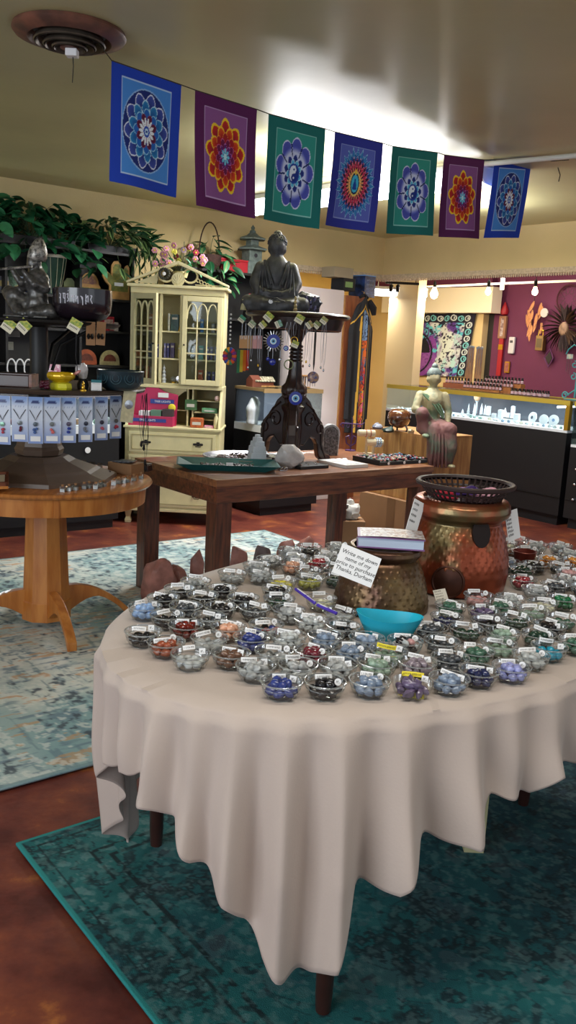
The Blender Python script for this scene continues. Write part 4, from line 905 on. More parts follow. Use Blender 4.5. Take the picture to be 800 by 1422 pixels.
p = gz(203, 655, RT); t = thing('leather_case', 'small dark reddish-brown case right of the card box on the oak table', 'case', (p.x-.02, p.y+.03, RT), -.3); M().box(-.05, .04, -.03, .03, 0, .034, tx=.1).build('case_body', mMahog, t, bevel=.004); M().box(-.048, .036, -.029, .029, .0345, .04).build('flap', mDark, t, bevel=.002)
p = gz(8, 662, RT+.0); t = thing('wooden_tray', 'wooden framed tray tilted up at the left end of the oak table', 'tray', (-1.315, 3.64, RT+.022), (.10, -.04, .3))
M().box(-.13, .11, -.09, .09, 0, .012).build('tray_base', mOak, t); 
for (a, b_, c, d) in ((-.13, .11, -.09, -.08), (-.13, .11, .08, .09), (-.13, -.12, -.09, .09), (.1, .11, -.09, .09)): M().box(a, b_, c, d, .012, .03).build('frame_side', mBrown, t)
M().box(-.115, .095, -.075, .075, .012, .02).build('dark_lining', mat('cream_lining', (190, 176, 150), .8), t)
# silvery glass slabs behind the base
for i, (x, y, h_, wd) in enumerate([(110, 640, .045, .03), (122, 645, .05, .03), (133, 648, .055, .026)]):
    p = gz(x, y+14, RT); t = thing('glass_slab', 'upright clear acrylic stand behind the brown base, %s of three' % ['leftmost', 'middle', 'rightmost'][i], 'stand', (p.x, p.y+.09, RT), -.5, 'acrylic stands behind the base'); M().box(-wd/2, wd/2, -.004, .004, 0, h_).build('slab', mVial, t); M().box(-wd/2, wd/2, -.012, .012, 0, .004).build('foot', mVial, t)

# ---------------------------------------------------------------- brown rustic rectangular table
WZ = .76; WN = gz(301, 667, WZ); 
def wt(a, b_, z=0): q = WN+UH*a-VH*b_; return Vector((q.x, q.y, z))      # a along the front edge, b back
WL, WD = 1.54, .84
cW = wt(WL/2, WD/2)
t = thing('rustic_table', 'rectangular reddish-brown rustic wooden table with thick legs behind the stone table', 'table', cW+Vector((0, 0, 0)), AZ)
nb = 5
for k in range(nb): M().box(-WL/2, WL/2, -WD/2+k*WD/nb+.0006, -WD/2+(k+1)*WD/nb-.0006, WZ-.035, WZ).build('plank', mat('rustic_top', (150, 98, 64), .35, col2=(104, 60, 36), scale=5, stretch=(1.2, 9, 9), coat=.3), t, bevel=.0015)
for (a, b_, c, d, nm) in ((-WL/2+.006, WL/2-.006, -WD/2+.006, -WD/2+.04, 'front'), (-WL/2+.006, WL/2-.006, WD/2-.04, WD/2-.006, 'back'), (-WL/2+.006, -WL/2+.04, -WD/2+.04, WD/2-.04, 'left'), (WL/2-.04, WL/2-.006, -WD/2+.04, WD/2-.04, 'right')):
    M().box(a, b_, c, d, WZ-.12, WZ-.035).build('apron', mBrown, t, bevel=.003)
for sx in (-1, 1):
    for sy in (-1, 1): M().box(sx*(WL/2-.06)-.047, sx*(WL/2-.06)+.047, sy*(WD/2-.06)-.047, sy*(WD/2-.06)+.047, .009 if not (sx > 0) else .0, WZ-.035).build('leg', mBrownLeg, t, bevel=.004)
# teal tray of beads
mTealT = mat('teal_enamel', (30, 92, 92), .4, var=.15, scale=30)
def onW(x, y): return gz(x, y, WZ)
def tray(name, label, p, w_, d_, h_, mt, rz, fl=.75):
    t = thing(name, label, 'tray', p, rz)
    m = M(); o_ = [(-1, -1), (1, -1), (1, 1), (-1, 1)]; vs = []
    for k_, z in ((fl, 0), (1, h_), (.97, h_), (fl-.03, .004)): vs += [(x*w_/2*k_, y*d_/2*k_, z) for x, y in o_]
    fs = [(0, 3, 2, 1)]+[(4*r_+q, 4*r_+(q+1) % 4, 4*r_+4+(q+1) % 4, 4*r_+4+q) for r_ in range(3) for q in range(4)]+[(12, 13, 14, 15)]
    m.add(vs, fs); m.build('tray_body', mt, t); return t
pt = (onW(248, 655)+onW(376, 657))/2+Vector((.0, .15, 0)); pt.z = WZ
tT = tray('enamel_tray', 'teal enamel tray with flared sides holding dark beads, at the table corner', pt, .54, .3, .036, mTealT, .12, .72)
M().box(-.018, .018, -.001, .001, 0, .028, rx=-.25).build('price_card', mWhite, tT, loc=(.01, -.02, .006), rz=.1)
mBead = mat('dark_brown_beads', (38, 24, 22), .3, coat=.3)
m = M(); rq = random.Random(8)
for k in range(210): m.ball((rq.uniform(-.14, .14), rq.uniform(-.085, .06), .010+rq.random()*.008), .006, 6, 4)
o = m.build('bead_heap', mBead, tT, smooth=True); o['kind'] = 'stuff'
pr = onW(322, 632)+Vector((0, .1, 0)); pr.z = WZ
pr = Vector((pt.x+.06, pt.y+.37, WZ)); t = thing('silver_tray', 'round silver tray piled with dark jewellery behind the teal tray', 'tray', pr)
M().lathe([(0, 0), (.18, 0), (.2, .012), (.235, .022), (.232, .026), (.198, .017), (.178, .005), (0, .005)], n=48).build('tray_body', mSilver, t, smooth=True)
m = M()
for k in range(90):
    a = rq.uniform(0, 6.3); r_ = .17*math.sqrt(rq.random()); q = [Vector((r_*math.cos(a)+.02*math.cos(g), r_*math.sin(a)+.02*math.sin(g), .012+.012*rq.random())) for g in np.linspace(0, rq.uniform(2, 6), 6)]; m.tube(q, .0032, 4)
o = m.build('jewellery_heap', mat('tangled_jewellery', (90, 62, 50), .3, metal=.5, col2=(26, 20, 20), scale=50), t); o['kind'] = 'stuff'
for k, (x, y) in enumerate([(-.16, -.1), (.03, -.16), (.15, -.11)]): M().box(-.018, .018, -.01, .01, 0, .001, rx=.3).build('price_card', mWhite, t, loc=(x, y, .03), rz=.1)
# crystals
def at_w(x, y, dy=0): p = onW(x, y); return Vector((p.x, p.y+dy, WZ))
t = thing('selenite_tower', 'small stepped white selenite tower left of the quartz chunk', 'crystal', at_w(356, 645, .03), .3)
m = M(); w0 = .036
for k, (hw, z0, z1) in enumerate(((.046, 0, .066), (.040, .066, .1), (.031, .1, .128), (.021, .128, .15), (.012, .15, .165)) or ((.036, 0, .05), (.031, .05, .075), (.024, .075, .095), (.016, .095, .113), (.009, .113, .125))): m.box(-hw, hw, -hw, hw, z0, z1, .12*k, tx=.08, ty=.08)
m.build('crystal', mSel, t, bevel=.002)
t = thing('quartz_chunk', 'chunky whitish clear quartz point beside the selenite tower', 'crystal', at_w(402, 651, .03), .2)
m = rock(24, (.095, .06, .105), .12, 1.6, 22, 16, facet=16); m.v = [(x*(1 if z < 0 else 1-.35*z/.1), y, max(z, -.06)+.06) for x, y, z in m.v]; m.build('crystal', mat('cloudy_quartz', (214, 208, 206), .15, trans=.35, var=.15, scale=25), t, smooth=25)
t = thing('crystal_cathedral', 'grey crystal geode slab with a rounded top standing on the rustic table', 'crystal', at_w(457, 633, .04), .35)
m = M(); pl = [(-.055, 0)]+[(-.06*math.cos(g), .135+.06*math.sin(g)) for g in np.linspace(0, PI, 14)]+[(.055, 0)]
m.prism(pl, -.022, .022); m.build('rind', mat('white_geode_rim', (170, 172, 176), .4, var=.4, scale=60), t, bevel=.004)
m = M(); m.prism([(x*.8, z*.93) for x, z in pl], -.026, -.02); m.build('crystal_face', mat('grey_geode', (98, 98, 102), .25, var=.7, scale=90, bump=.8, bscale=90), t)
# jewellery trays
def case(label, p, w_, d_, h_, c, rz, lid=None):
    t = thing('jewellery_tray', label, 'tray', p, rz); M().box(-w_/2, w_/2, -d_/2, d_/2, 0, h_).build('tray_body', mat('tray_'+c[0], c[1], .5), t, bevel=.002); return t
t = case('low black tray of wire jewellery in front of the quartz chunk', at_w(425, 652, .1), .2, .16, .018, ('black', (24, 24, 26)), AZ)
for k in range(9): M().tube([(-.08+.02*k+.008*math.cos(g), -.04+.03*(k % 3)+.008*math.sin(g), .021) for g in np.linspace(0, 2*PI, 10)[:-1]], .0016, 4, closed=True).build('wire_ring', mSilver, t)
t = case('flat white jewellery display board with printed lettering in the middle of the rustic table', at_w(478, 650, .12), .17, .24, .02, ('white', (206, 206, 204)), AZ)
m = M(); [m.box(-.05+k*.011, -.043+k*.011, -.09, -.083+.003*(k % 2), .0202, .0206) for k in range(9)]; m.build('printed_letters', mInk, t)
for k in range(3): M().box(-.014, .014, -.009, .009, 0, .001, rx=.5).build('price_card', mWhite, t, loc=(-.05+.045*k, .03, .03), rz=0)
gem = [(200, 206, 210), (210, 150, 150), (90, 140, 170), (150, 160, 120), (70, 50, 90), (180, 60, 70), (60, 90, 80)]
t = thing('gem_tray', 'long black compartment tray crowded with small coloured stones along the table front', 'tray', at_w(545, 645, .13), AZ)
M().box(-.2, .2, -.12, .12, 0, .02).build('tray_body', mat('tray_black', (24, 24, 26), .5), t, bevel=.002)
for k in range(7): M().box(-.2+.4*k/6-.002, -.2+.4*k/6+.002, -.118, .118, .02, .03).build('divider', mat('tray_black', (24, 24, 26), .5), t)
for q, c in enumerate(gem):
    m = M()
    for k in range(34): m.ball((rq.uniform(-.19, .19), rq.uniform(-.11, .11), .025+rq.random()*.006), (.008, .007, .006), 6, 4)
    o = m.build('small_stones', mat('gem_%d' % q, c, .3), t, smooth=True); o['kind'] = 'stuff'
for k in range(3): M().lathe([(0, 0), (.009, 0), (.009, .001), (0, .001)], n=14, axis='y').build('price_sticker', mWhite, t, loc=(-.13+.13*k, -.1215, .01))
# bracelet T-bars
mCrm = mat('cream_suede', (208, 194, 160), .9, sheen=.3)
t = thing('bracelet_stand', 'two-bar cream suede bracelet stand with a blue bead bracelet', 'stand', at_w(513, 632, .05), .25)
M().box(-.03, .03, -.03, .03, 0, .008).build('base', mCrm, t, bevel=.002); M().lathe([(.009, .008), (.009, .125)], n=10).build('post', mCrm, t, loc=(-.02, 0, 0)); M().lathe([(.009, .008), (.009, .06)], n=10).build('post', mCrm, t, loc=(.025, -.01, 0))
M().lathe([(0, -.058), (.02, -.056), (.022, -.045), (.022, .045), (.02, .056), (0, .058)], n=20, axis='x').build('roll', mCrm, t, loc=(-.025, 0, .135), smooth=True)
M().lathe([(0, -.058), (.02, -.056), (.022, -.045), (.022, .045), (.02, .056), (0, .058)], n=20, axis='x').build('roll', mCrm, t, loc=(.03, -.01, .078), smooth=True)
m = M()
for q in range(3):
    for k in range(14): a = 2*PI*k/14; m.ball((.04+.014*q, -.01+.026*math.cos(a), .078+.026*math.sin(a)), .006, 7, 5)
m.build('blue_bead_bracelet', mat('sky_blue_beads', (80, 140, 190), .3, col2=(220, 226, 230), scale=40), t, smooth=True)
for q in range(2): M().tube([(-.03+.03*q, .024*math.cos(g), .135+.024*math.sin(g)) for g in np.linspace(0, 2*PI, 18)[:-1]], .002, 5, closed=True).build('thin_bracelet', mRedM, t)
t = thing('purple_tree_rack', 'purple wire jewellery rack with a top bar behind the bracelet stand', 'rack', at_w(488, 629, .12), .2); mPur = mat('purple_wire', (70, 40, 100), .4)
M().lathe([(0, 0), (.035, 0), (.035, .006), (0, .006)], n=20).build('base', mPur, t); M().tube([(0, 0, 0), (.004, 0, .1), (0, 0, .22)], .004, 6).build('stem', mPur, t)
M().tube([(-.08, 0, .165), (-.07, 0, .18), (.07, 0, .175), (.085, 0, .19)], .0035, 6).build('crossbar', mPur, t)
for s in (-1, 1): M().tube([(0, 0, .03), (s*.03, 0, .05), (s*.035, 0, .09), (s*.015, 0, .1), (s*.01, 0, .075)], .0045, 6).build('scroll', mPur, t, smooth=True)
for k in range(4): M().tube([(-.06+.035*k+.01*math.cos(g), 0, .165+.012*math.sin(g)) for g in np.linspace(0, 2*PI, 10)[:-1]], .0025, 5, closed=True).build('ring_hook', mPur, t)
t = thing('wire_ornament', 'little tangled silver wire ornament at the table edge right of the teal tray', 'ornament', at_w(393, 655, .02)); 
for k in range(4): M().tube([(.018*math.cos(g)+.006*k-.01, .008*math.sin(g*2), .012+.011*math.sin(g+k)) for g in np.linspace(0, 2*PI, 14)[:-1]], .0014, 5, closed=True).build('wire_loop', mSilver, t)
# rose quartz lumps on the rug beneath
mRose = mat('salt_rose', (168, 112, 100), .5, var=.35, scale=14, bump=.4, bscale=30); 
for i, (x, y, w_, yt, l) in enumerate([(220, 838, .20, 776, 'large pinkish lump beside the dark table leg'), (243, 832, .13, 787, 'low pinkish lump second from the left'), (271, 822, .12, 764, 'upright pinkish block left of the near table leg'), (329, 806, .115, 760, 'squarish pinkish block right of the near table leg'), (364, 794, .12, 758, 'dark grey-pink pointed lump'), (395, 788, .13, 751, 'pinkish pointed lump fourth from the left of the leg'), (428, 782, .17, 746, 'broad pinkish lump third from the right')]):
    p = gz(x, y, .0095); h_ = gY(x, yt, p.y+.05).z; t = rock(40+i, (w_*.5, w_*.45, h_*.6), .22, 1.5, 16, 12, facet=7); z0 = -h_*.38; t.v = [(a, b_, max(c, z0)-z0) for a, b_, c in t.v]; zm = max(c for *_, c in t.v); t.v = [(a, b_, c*h_/zm) for a, b_, c in t.v]
    o = t.build('salt_rock', mRose if i != 4 else mat('salt_grey', (120, 100, 100), .5, var=.4, scale=14), loc=(p.x, p.y+.05, .0095), smooth=30); tag(o, l+', on the pale rug', 'rock', 'rocks on the rug')
# ---------------------------------------------------------------- carved pedestal on the rustic table
SC = Vector((.0, 5.0, WZ))
TP = .86           # height of its round top above the table
zt = gY(390, 434, 5.0).z-WZ; TP = zt
t = thing('carved_pedestal', 'dark carved wooden pedestal with three scrolled legs and a round top on the rustic table', 'pedestal', SC, .15)
M().lathe([(0, TP-.03), (.27, TP-.03), (.292, TP-.022), (.297, TP-.012), (.292, TP-.004), (.28, TP), (0, TP)], n=56).build('round_top', mDark, t, smooth=True)
M().lathe([(.235, TP-.095), (.25, TP-.09), (.262, TP-.03), (.25, TP-.03)], n=48, cap=False).build('apron', mDark, t, smooth=True)
pr = [(.035, .06), (.05, .1), (.055, .2), (.05, .28), (.065, .30), (.07, .32), (.048, .335), (.052, .36), (.07, .40), (.068, .43), (.05, .45), (.04, .5), (.032, .6), (.03, .68), (.045, .72), (.06, TP-.1), (.08, TP-.03)]
N = 40; m = M(); m.add([(r*(1+.08*math.cos(8*2*PI*k/N)*(1 if .35 < z < .47 or z < .3 else .3))*math.cos(2*PI*k/N), r*(1+.08*math.cos(8*2*PI*k/N)*(1 if .35 < z < .47 or z < .3 else .3))*math.sin(2*PI*k/N), z) for r, z in pr for k in range(N)], [(j*N+k, j*N+(k+1) % N, (j+1)*N+(k+1) % N, (j+1)*N+k) for j in range(len(pr)-1) for k in range(N)])
m.build('turned_column', mDark, t, smooth=50)
for k in range(5): M().lathe([(.036, .57+.02*k), (.042, .577+.02*k), (.036, .584+.02*k)], n=20, cap=False).build('turned_ring', mDark, t, smooth=True)
for a in (-1.72, .37, 2.46):
    out = [(.02, .40), (.06, .385), (.10, .35), (.125, .30), (.155, .265), (.19, .225), (.205, .17), (.2, .12), (.195, .075), (.215, .045), (.25, .035), (.26, .015), (.25, 0), (.2, 0), (.175, .02), (.165, .06), (.16, .1), (.14, .13), (.11, .14), (.085, .11), (.07, .09), (.02, .1)]
    m = M(); m.prism(out, -.026, .026, 'y')
    o = m.build('scrolled_leg', mDark, t, rz=a, bevel=.012)
    m = M()
    for s in (-1, 1):
        m.tube([(.10+.042*(1-.05*k)*math.cos(k*.55), s*.028, .24+.05*(1-.05*k)*math.sin(k*.55)) for k in range(14)], .0075, 6); m.tube([(.172+.02*math.cos(k*.6), s*.028, .19+.026*math.sin(k*.6)) for k in range(10)], .006, 6); m.tube([(.07, s*.028, .34), (.12, s*.028, .3), (.18, s*.028, .2), (.185, s*.028, .1), (.22, s*.028, .02)], .006, 6)
    m.build('leg_carving', mDark, o, smooth=True)
m = M()
for k in range(26): g = 2*PI*k/26; m.ball((.062*math.cos(g), .062*math.sin(g), .39+.018*math.sin(3*g)), (.011, .011, .016), 7, 5)
m.build('carved_band', mDark, t, smooth=True)
ZT = WZ+TP
# Buddha
mStone = mat('charcoal_resin', (64, 64, 66), .5, var=.5, scale=26, bump=.2, bscale=50)
def buddha(t, k, mt, pose=0):
    m = M(); K = lambda L: [(a*k, b*k, c*k) for a, b, c in L]; q = lambda L: [r*k for r in L]
    limb(m, K([(0, 0, .1), (0, 0, .22), (0, -.005, .36), (0, 0, .44)]), q([.13, .115, .135, .12]))
    m.ball((0, 0, .42*k), (.17*k, .10*k, .085*k)); limb(m, K([(0, 0, .48), (0, -.005, .56)]), q([.06, .05]))
    m.ball((0, -.012*k, .635*k), (.082*k, .09*k, .105*k), 18, 14)                    # head
    m.ball((0, -.098*k, .625*k), (.014*k, .018*k, .026*k)); m.ball((0, -.085*k, .592*k), (.026*k, .014*k, .010*k)); m.ball((0, -.075*k, .566*k), (.03*k, .025*k, .02*k))
    for s in (-1, 1):
        m.ball((s*.034*k, -.086*k, .648*k), (.02*k, .010*k, .008*k)); m.ball((s*.086*k, 0, .61*k), (.014*k, .022*k, .045*k))
        limb(m, K([(s*.15, 0, .42), (s*.2, -.03, .28), (s*.17, -.1, .19), (s*.05, -.15, .17)]), q([.072, .068, .056, .034]))
        limb(m, K([(s*.09, -.02, .09), (s*.27, -.08, .075), (s*.12, -.19, .06), (s*-.06, -.2, .055)]), q([.1, .082, .07, .045]))
    m.ball((0, -.17*k, .165*k), (.075*k, .04*k, .022*k))
    m.lathe([(.0, 0), (.3*k, 0), (.31*k, .02*k), (.27*k, .05*k), (0, .06*k)], c=(0, -.04*k, 0), n=40, sy=.68)
    organic('body', m, mt, .0085*k/.5, t, it=3)
k_ = .405/.78
t = thing('buddha_statue', 'charcoal seated meditating Buddha statue on the round top of the carved pedestal', 'statue', Vector((gY(381, 430, 4.95).x, 4.98, ZT)), .08)
buddha(t, .56, mStone)
m = M(); k = .56; rq = random.Random(4)
m.ball((0, .004*k, .665*k), (.09*k, .094*k, .088*k), 20, 12); m.ball((0, .01, .755*k), (.042*k, .042*k, .035*k), 14, 8)
for i in range(230):                                     # curls
    u = rq.uniform(-.15, 1); th = rq.uniform(0, 2*PI); r_ = math.sqrt(1-u*u)
    p = (.092*k*r_*math.cos(th), .004*k+.096*k*r_*math.sin(th), (.665+.09*u)*k)
    if p[1] < -.055*k and p[2] < .69*k: continue
    m.ball(p, .0085*k, 6, 4)
o = m.build('curled_hair', mStone, t, smooth=True)
m = M()
for s in (-1, 1):
    for f in range(4): m.tube([(s*(.10+.02*f)*k, -.085*k-.01*f, (.47-.03*f)*k), (s*(.07+.035*f)*k, -.135*k, (.36-.04*f)*k), (s*(.03+.05*f)*k, -.16*k-.006*f, (.245-.03*f)*k)], .006*k, 6)
    m.tube([(s*.12*k, -.04*k, .49*k), (s*.085*k, -.12*k, .38*k), (s*.05*k, -.14*k, .26*k)], .014*k, 8)
for f in range(5): m.tube([(-.2*k, (-.16-.005*f)*k, (.10-.012*f)*k), (0, (-.235-.01*f)*k, (.045+.02*f)*k), (.2*k, (-.16-.005*f)*k, (.10-.012*f)*k)], .006*k, 6)
m.build('robe_folds', mStone, t, smooth=True)
for s in (-1, 1):
    for f in range(4): M().tube([(s*.05*k, (-.185-.002*f)*k, (.15+.012*f)*k), (s*.01*k, (-.2)*k, (.152+.012*f)*k), (-s*.02*k, (-.19)*k, (.156+.012*f)*k)], .009*k, 6).build('finger', mStone, t, smooth=True)
M().lathe([(0, 0), (.012, .001), (.012, .002), (0, .003)], n=12, axis='y').build('price_sticker', mWhite, t, loc=(-.03, -.142, .05))
t = thing('amethyst_geode', 'dark purple-grey amethyst geode beside the Buddha on the pedestal top', 'geode', Vector((gY(424, 430, 5.0).x, 4.99, ZT)), .2)
m = rock(77, (.085, .06, .08), .5, 2.2, 22, 16, facet=5); m.v = [(x+.2*z, y, max(z, -.045)+.045) for x, y, z in m.v]; m.build('geode_shell', mat('geode_shell', (52, 52, 62), .5, var=.6, scale=30, bump=.6, bscale=60), t, smooth=30)
rq = random.Random(2); m = M()
for k2 in range(26): m.lathe([(.010, 0), (.010, .016), (0, .026)], c=(rq.uniform(-.05, .05), -.04+rq.uniform(-.012, .012), .03+rq.uniform(-.015, .05)), n=6)
o = m.build('purple_crystals', mat('amethyst', (74, 66, 104), .2, var=.5, scale=40), t); o['kind'] = 'stuff'
t = thing('amber_trinket', 'small pale trinket with beads squeezed between the Buddha and the geode', 'figurine', Vector((gY(411, 428, 4.88).x-.004, 4.87, ZT))); m = M(); [m.ball((0, 0, .014+.02*i), (.012-.0015*i, .012-.0015*i, .012), 8, 6) for i in range(4)]; m.build('figure', mat('amber_cream', (170, 150, 100), .4, var=.5, scale=90), t, smooth=True)
t = thing('angel_figurine', 'small pale standing figurine left of the Buddha at the edge of the pedestal top', 'figurine', Vector((gY(338, 428, 4.9).x, 4.9, ZT))); M().lathe([(0, 0), (.018, 0), (.012, .03), (.006, .045), (.01, .055), (0, .066)], n=14).build('figure', mat('ivory_resin', (176, 170, 130), .5), t, smooth=True)
# hangings around the round top
hz = ZT-.05
mSteelC = mat('thin_chain', (150, 150, 156), .35, metal=.8); mEye = mat('cobalt_glass', (20, 40, 150), .15, coat=.6); mEyeW = mat('eye_white', (210, 230, 240), .3); mEyeB = mat('eye_sky', (90, 160, 210), .3)
def on_rim(x, y, extra=.012, back=False):
    """The point of the round top's rim below pixel x, at pixel height y."""
    Yq = SC.y-.25
    for _ in range(6):
        p = gY(x, y, Yq); d = max(-.29, min(.29, p.x-SC.x)); Yq = SC.y+(1 if back else -1)*math.sqrt(max(0, (.297+extra)**2-d*d))
    return gY(x, y, Yq)
def necklace(x, y0, y1, label, mt=None, r=.0012, pend=None, wd=.012):
    p = on_rim(x, y0); p2 = gY(x, y1, p.y); h_ = p.z-p2.z
    t = thing('necklace', label, 'necklace', p, 0, 'necklaces hanging round the carved pedestal top')
    M().tube([(0, 0, 0), (-wd*.7, 0, -h_*.3), (-wd*.4, 0, -h_*.85), (0, 0, -h_), (wd*.4, 0, -h_*.85), (wd*.7, 0, -h_*.3), (.0005, 0, 0)], r, 4).build('chain', mt or mSteelC, t)
    if pend:
        kind, pm, s = pend
        if kind == 'ball': M().ball((0, -.004, -h_-s), (s, s*.5, s), 12, 8).build('pendant', pm, t, smooth=True)
        elif kind == 'ring': M().tube([(s*math.cos(g), -.003, -h_-s+s*math.sin(g)) for g in np.linspace(0, 2*PI, 20)[:-1]], s*.14, 6, closed=True).build('pendant', pm, t, smooth=True)
        elif kind == 'drop': M().lathe([(0, -h_-2.4*s), (s*.7, -h_-1.6*s), (s*.5, -h_-.6*s), (0, -h_)], (0, -.003, 0), 8, sy=.5).build('pendant', pm, t, smooth=True)
        elif kind == 'eye':
            for r_, dy, mm_ in ((s, 0, mEye), (s*.56, -.004, mEyeW), (s*.4, -.006, mEyeB), (s*.18, -.008, mInk)): M().lathe([(0, 0), (r_, .001), (r_*.9, .004), (0, .005)], n=22, axis='y').build({0: 'blue_disc', -.004: 'white_ring', -.006: 'pale_iris', -.008: 'pupil'}[dy], mm_, t, loc=(0, -.006+dy, -h_-s), smooth=True)
    return t
mTurq = mat('turquoise_bead', (70, 150, 160), .4)
necklace(416, 447, 544, 'cobalt-blue evil-eye disc on a dark cord, right of the pedestal column', mInk, .002, ('eye', None, .036), .004)
necklace(439, 447, 516, 'round blue and brown orb pendant on a dark beaded cord, far right of the pedestal', mat('dark_beads', (44, 34, 30), .5), .004, ('ball', mat('orb_blue', (60, 70, 130), .25, col2=(190, 150, 110), scale=60), .032), .004)
necklace(399, 447, 480, 'small blue eye charm on a silver chain beside the evil-eye starburst', None, .0012, ('eye', None, .014))
necklace(404, 447, 500, 'green peace-sign ring pendant on a chain', None, .0012, ('ring', mat('olive_ring', (120, 130, 90), .4), .024))
necklace(410, 447, 468, 'golden crescent ring pendant on a chain', None, .0012, ('ring', mGold, .018))
for i, (x, y, nm, mt_) in enumerate([(347, 508, 'silver drop pendant on a long chain, left of the pedestal', mSilver), (351, 498, 'greyish bell-shaped pendant on a long chain', mSilver), (361, 505, 'brass drop pendant hanging over the little house', mGold), (364, 510, 'slim white crystal pendant hanging over the little house', mWhite), (424, 506, 'thin chain with a brown drop, right of the evil eye', mat('brown_charm', (110, 70, 50), .4)), (428, 500, 'thin chain with a bronze leaf, right of the evil eye', mGold), (449, 508, 'fine chain near the right edge of the pedestal top', mSilver), (453, 512, 'outermost fine chain at the right edge of the pedestal top', mSilver), (433, 505, 'plain fine chain next to the beaded cord', mSilver)]):
    necklace(x, 447, y, nm, None, .0011, ('drop', mt_, .008), .010)
p = on_rim(381, 446); h_ = .0; t = thing('evil_eye_hanging', 'starburst evil-eye wall hanging with silver rays in front of the pedestal column', 'ornament', p)
M().tube([(0, 0, 0), (0, 0, -.06)], .0012, 4).build('cord', mInk, t)
for r_, dy, mm_, nm in ((.036, 0, mEye, 'blue_disc'), (.017, -.006, mEyeW, 'white_ring'), (.011, -.008, mEyeB, 'pale_iris'), (.005, -.01, mInk, 'pupil')): M().lathe([(0, 0), (r_, .001), (r_*.9, .005), (0, .006)], n=24, axis='y').build(nm, mm_, t, loc=(0, -.008+dy, -.105), smooth=True)
for k in range(20): g = 2*PI*k/20; M().tube([(.036*math.cos(g), -.006, -.105+.036*math.sin(g)), (.056*math.cos(g), -.006, -.105+.056*math.sin(g))], [.0045, .0015], 6).build('ray', mSilver, t, smooth=True)
for k, x in enumerate((-.025, 0, .04)): M().tube([(x, -.004, -.15), (x, -.004, -.19-.01*(k == 1))], .0012, 4).build('charm_chain', mSilver, t); M().ball((x, -.006, -.2-.015*(k == 1)), (.01, .004, .01) if k != 1 else (.018, .006, .018), 10, 8).build('charm', mEye if k != 2 else mSilver, t, smooth=True)
# earring cards, bright garlands, flag
for i, x in enumerate((336, 341, 347, 354, 361)):
    p = on_rim(x, 466, .0); t = thing('earring_card', 'peach earring card hanging behind the pedestal rim, %s from the left' % ['first', 'second', 'third', 'fourth', 'fifth'][i], 'card', p, 0, 'peach earring cards'); w_ = .013; M().box(-w_, w_, 0, .001, -.07, 0).build('card', mat('peach_card%d' % (i > 2), (206, 160, 110) if i < 3 else (214, 160, 160), .8), t); m = M(); m.tube([(-.005, -.002, 0), (-.004, -.002, -.02)], .0012, 4); m.tube([(.005, -.002, 0), (.004, -.002, -.02)], .0012, 4); m.tube([(0, -.002, .07), (0, -.001, 0)], .001, 4); m.build('earring_wires', mSilver, t)
p = on_rim(337, 486, -.01); t = thing('prayer_flag', 'small striped green, yellow and orange cloth flag hanging left of the pedestal', 'flag', p); 
for k, c in enumerate([(60, 130, 90), (210, 190, 60), (220, 120, 40), (190, 50, 40)]): M().box(-.03+.017*k, -.013+.017*k, 0, .001, -.13+.006*k, 0).build('stripe', mat('flag_%d' % k, c, .9), t)
p = on_rim(321, 434, .03); t = thing('beaded_ring_hanging', 'rainbow-coloured beaded ring hanging on a string of white beads beside the hutch', 'ornament', p-Vector((.0, .0, 0)))
M().tube([(0, 0, .03), (0, 0, -.18)], .0015, 4).build('cord', mInk, t); m = M(); [m.ball((0, 0, -.01-.022*k), .006, 7, 5) for k in range(8)]; m.build('white_beads', mWhite, t, smooth=True)
cc = [(220, 90, 30), (120, 40, 130), (200, 40, 60), (40, 70, 160), (230, 160, 40), (60, 140, 90)]
for k in range(14): g = 2*PI*k/14; M().ball((.026*math.cos(g), 0, -.235+.036*math.sin(g)), (.014, .012, .014), 8, 6).build('coloured_bead', mat('rainbow_%d' % (k % 6), cc[k % 6], .6), t, smooth=True)
p = on_rim(319, 525, .02); 
# price tags
for i, (x, y, r, nm, c) in enumerate([(336, 443, .6, 'small teal tilted price tag, leftmost under the pedestal top', (40, 150, 140)), (350, 450, .7, 'little white tilted price tag, second under the pedestal top', (200, 200, 190)), (365, 451, .8, 'pale yellow price tag half behind another under the pedestal top', (214, 196, 90)), (373, 440, .7, 'larger yellow and lilac price tag high under the Buddha', (216, 206, 80)), (387, 450, 1.1, 'bluish-white price tag right of the larger yellow one', (150, 180, 190)), (416, 443, .5, 'yellow price tag above the evil-eye disc cord', (214, 196, 80)), (430, 451, .9, 'peach price tag right of the evil-eye cord', (206, 150, 110)), (440, 451, .7, 'brownish price tag second from the right under the pedestal top', (150, 120, 90)), (450, 445, .6, 'cream price tag at the right end of the pedestal top', (206, 170, 120)), (410, 478, .35, 'yellow price tag hanging lower beside the evil-eye starburst', (214, 196, 100))]):
    p = on_rim(x, y, .02+.003*(i % 3)); price_diamond(p, r, nm, 'price tags under the carved pedestal top', s=.036 if i not in (3, 5) else .045, c=c)

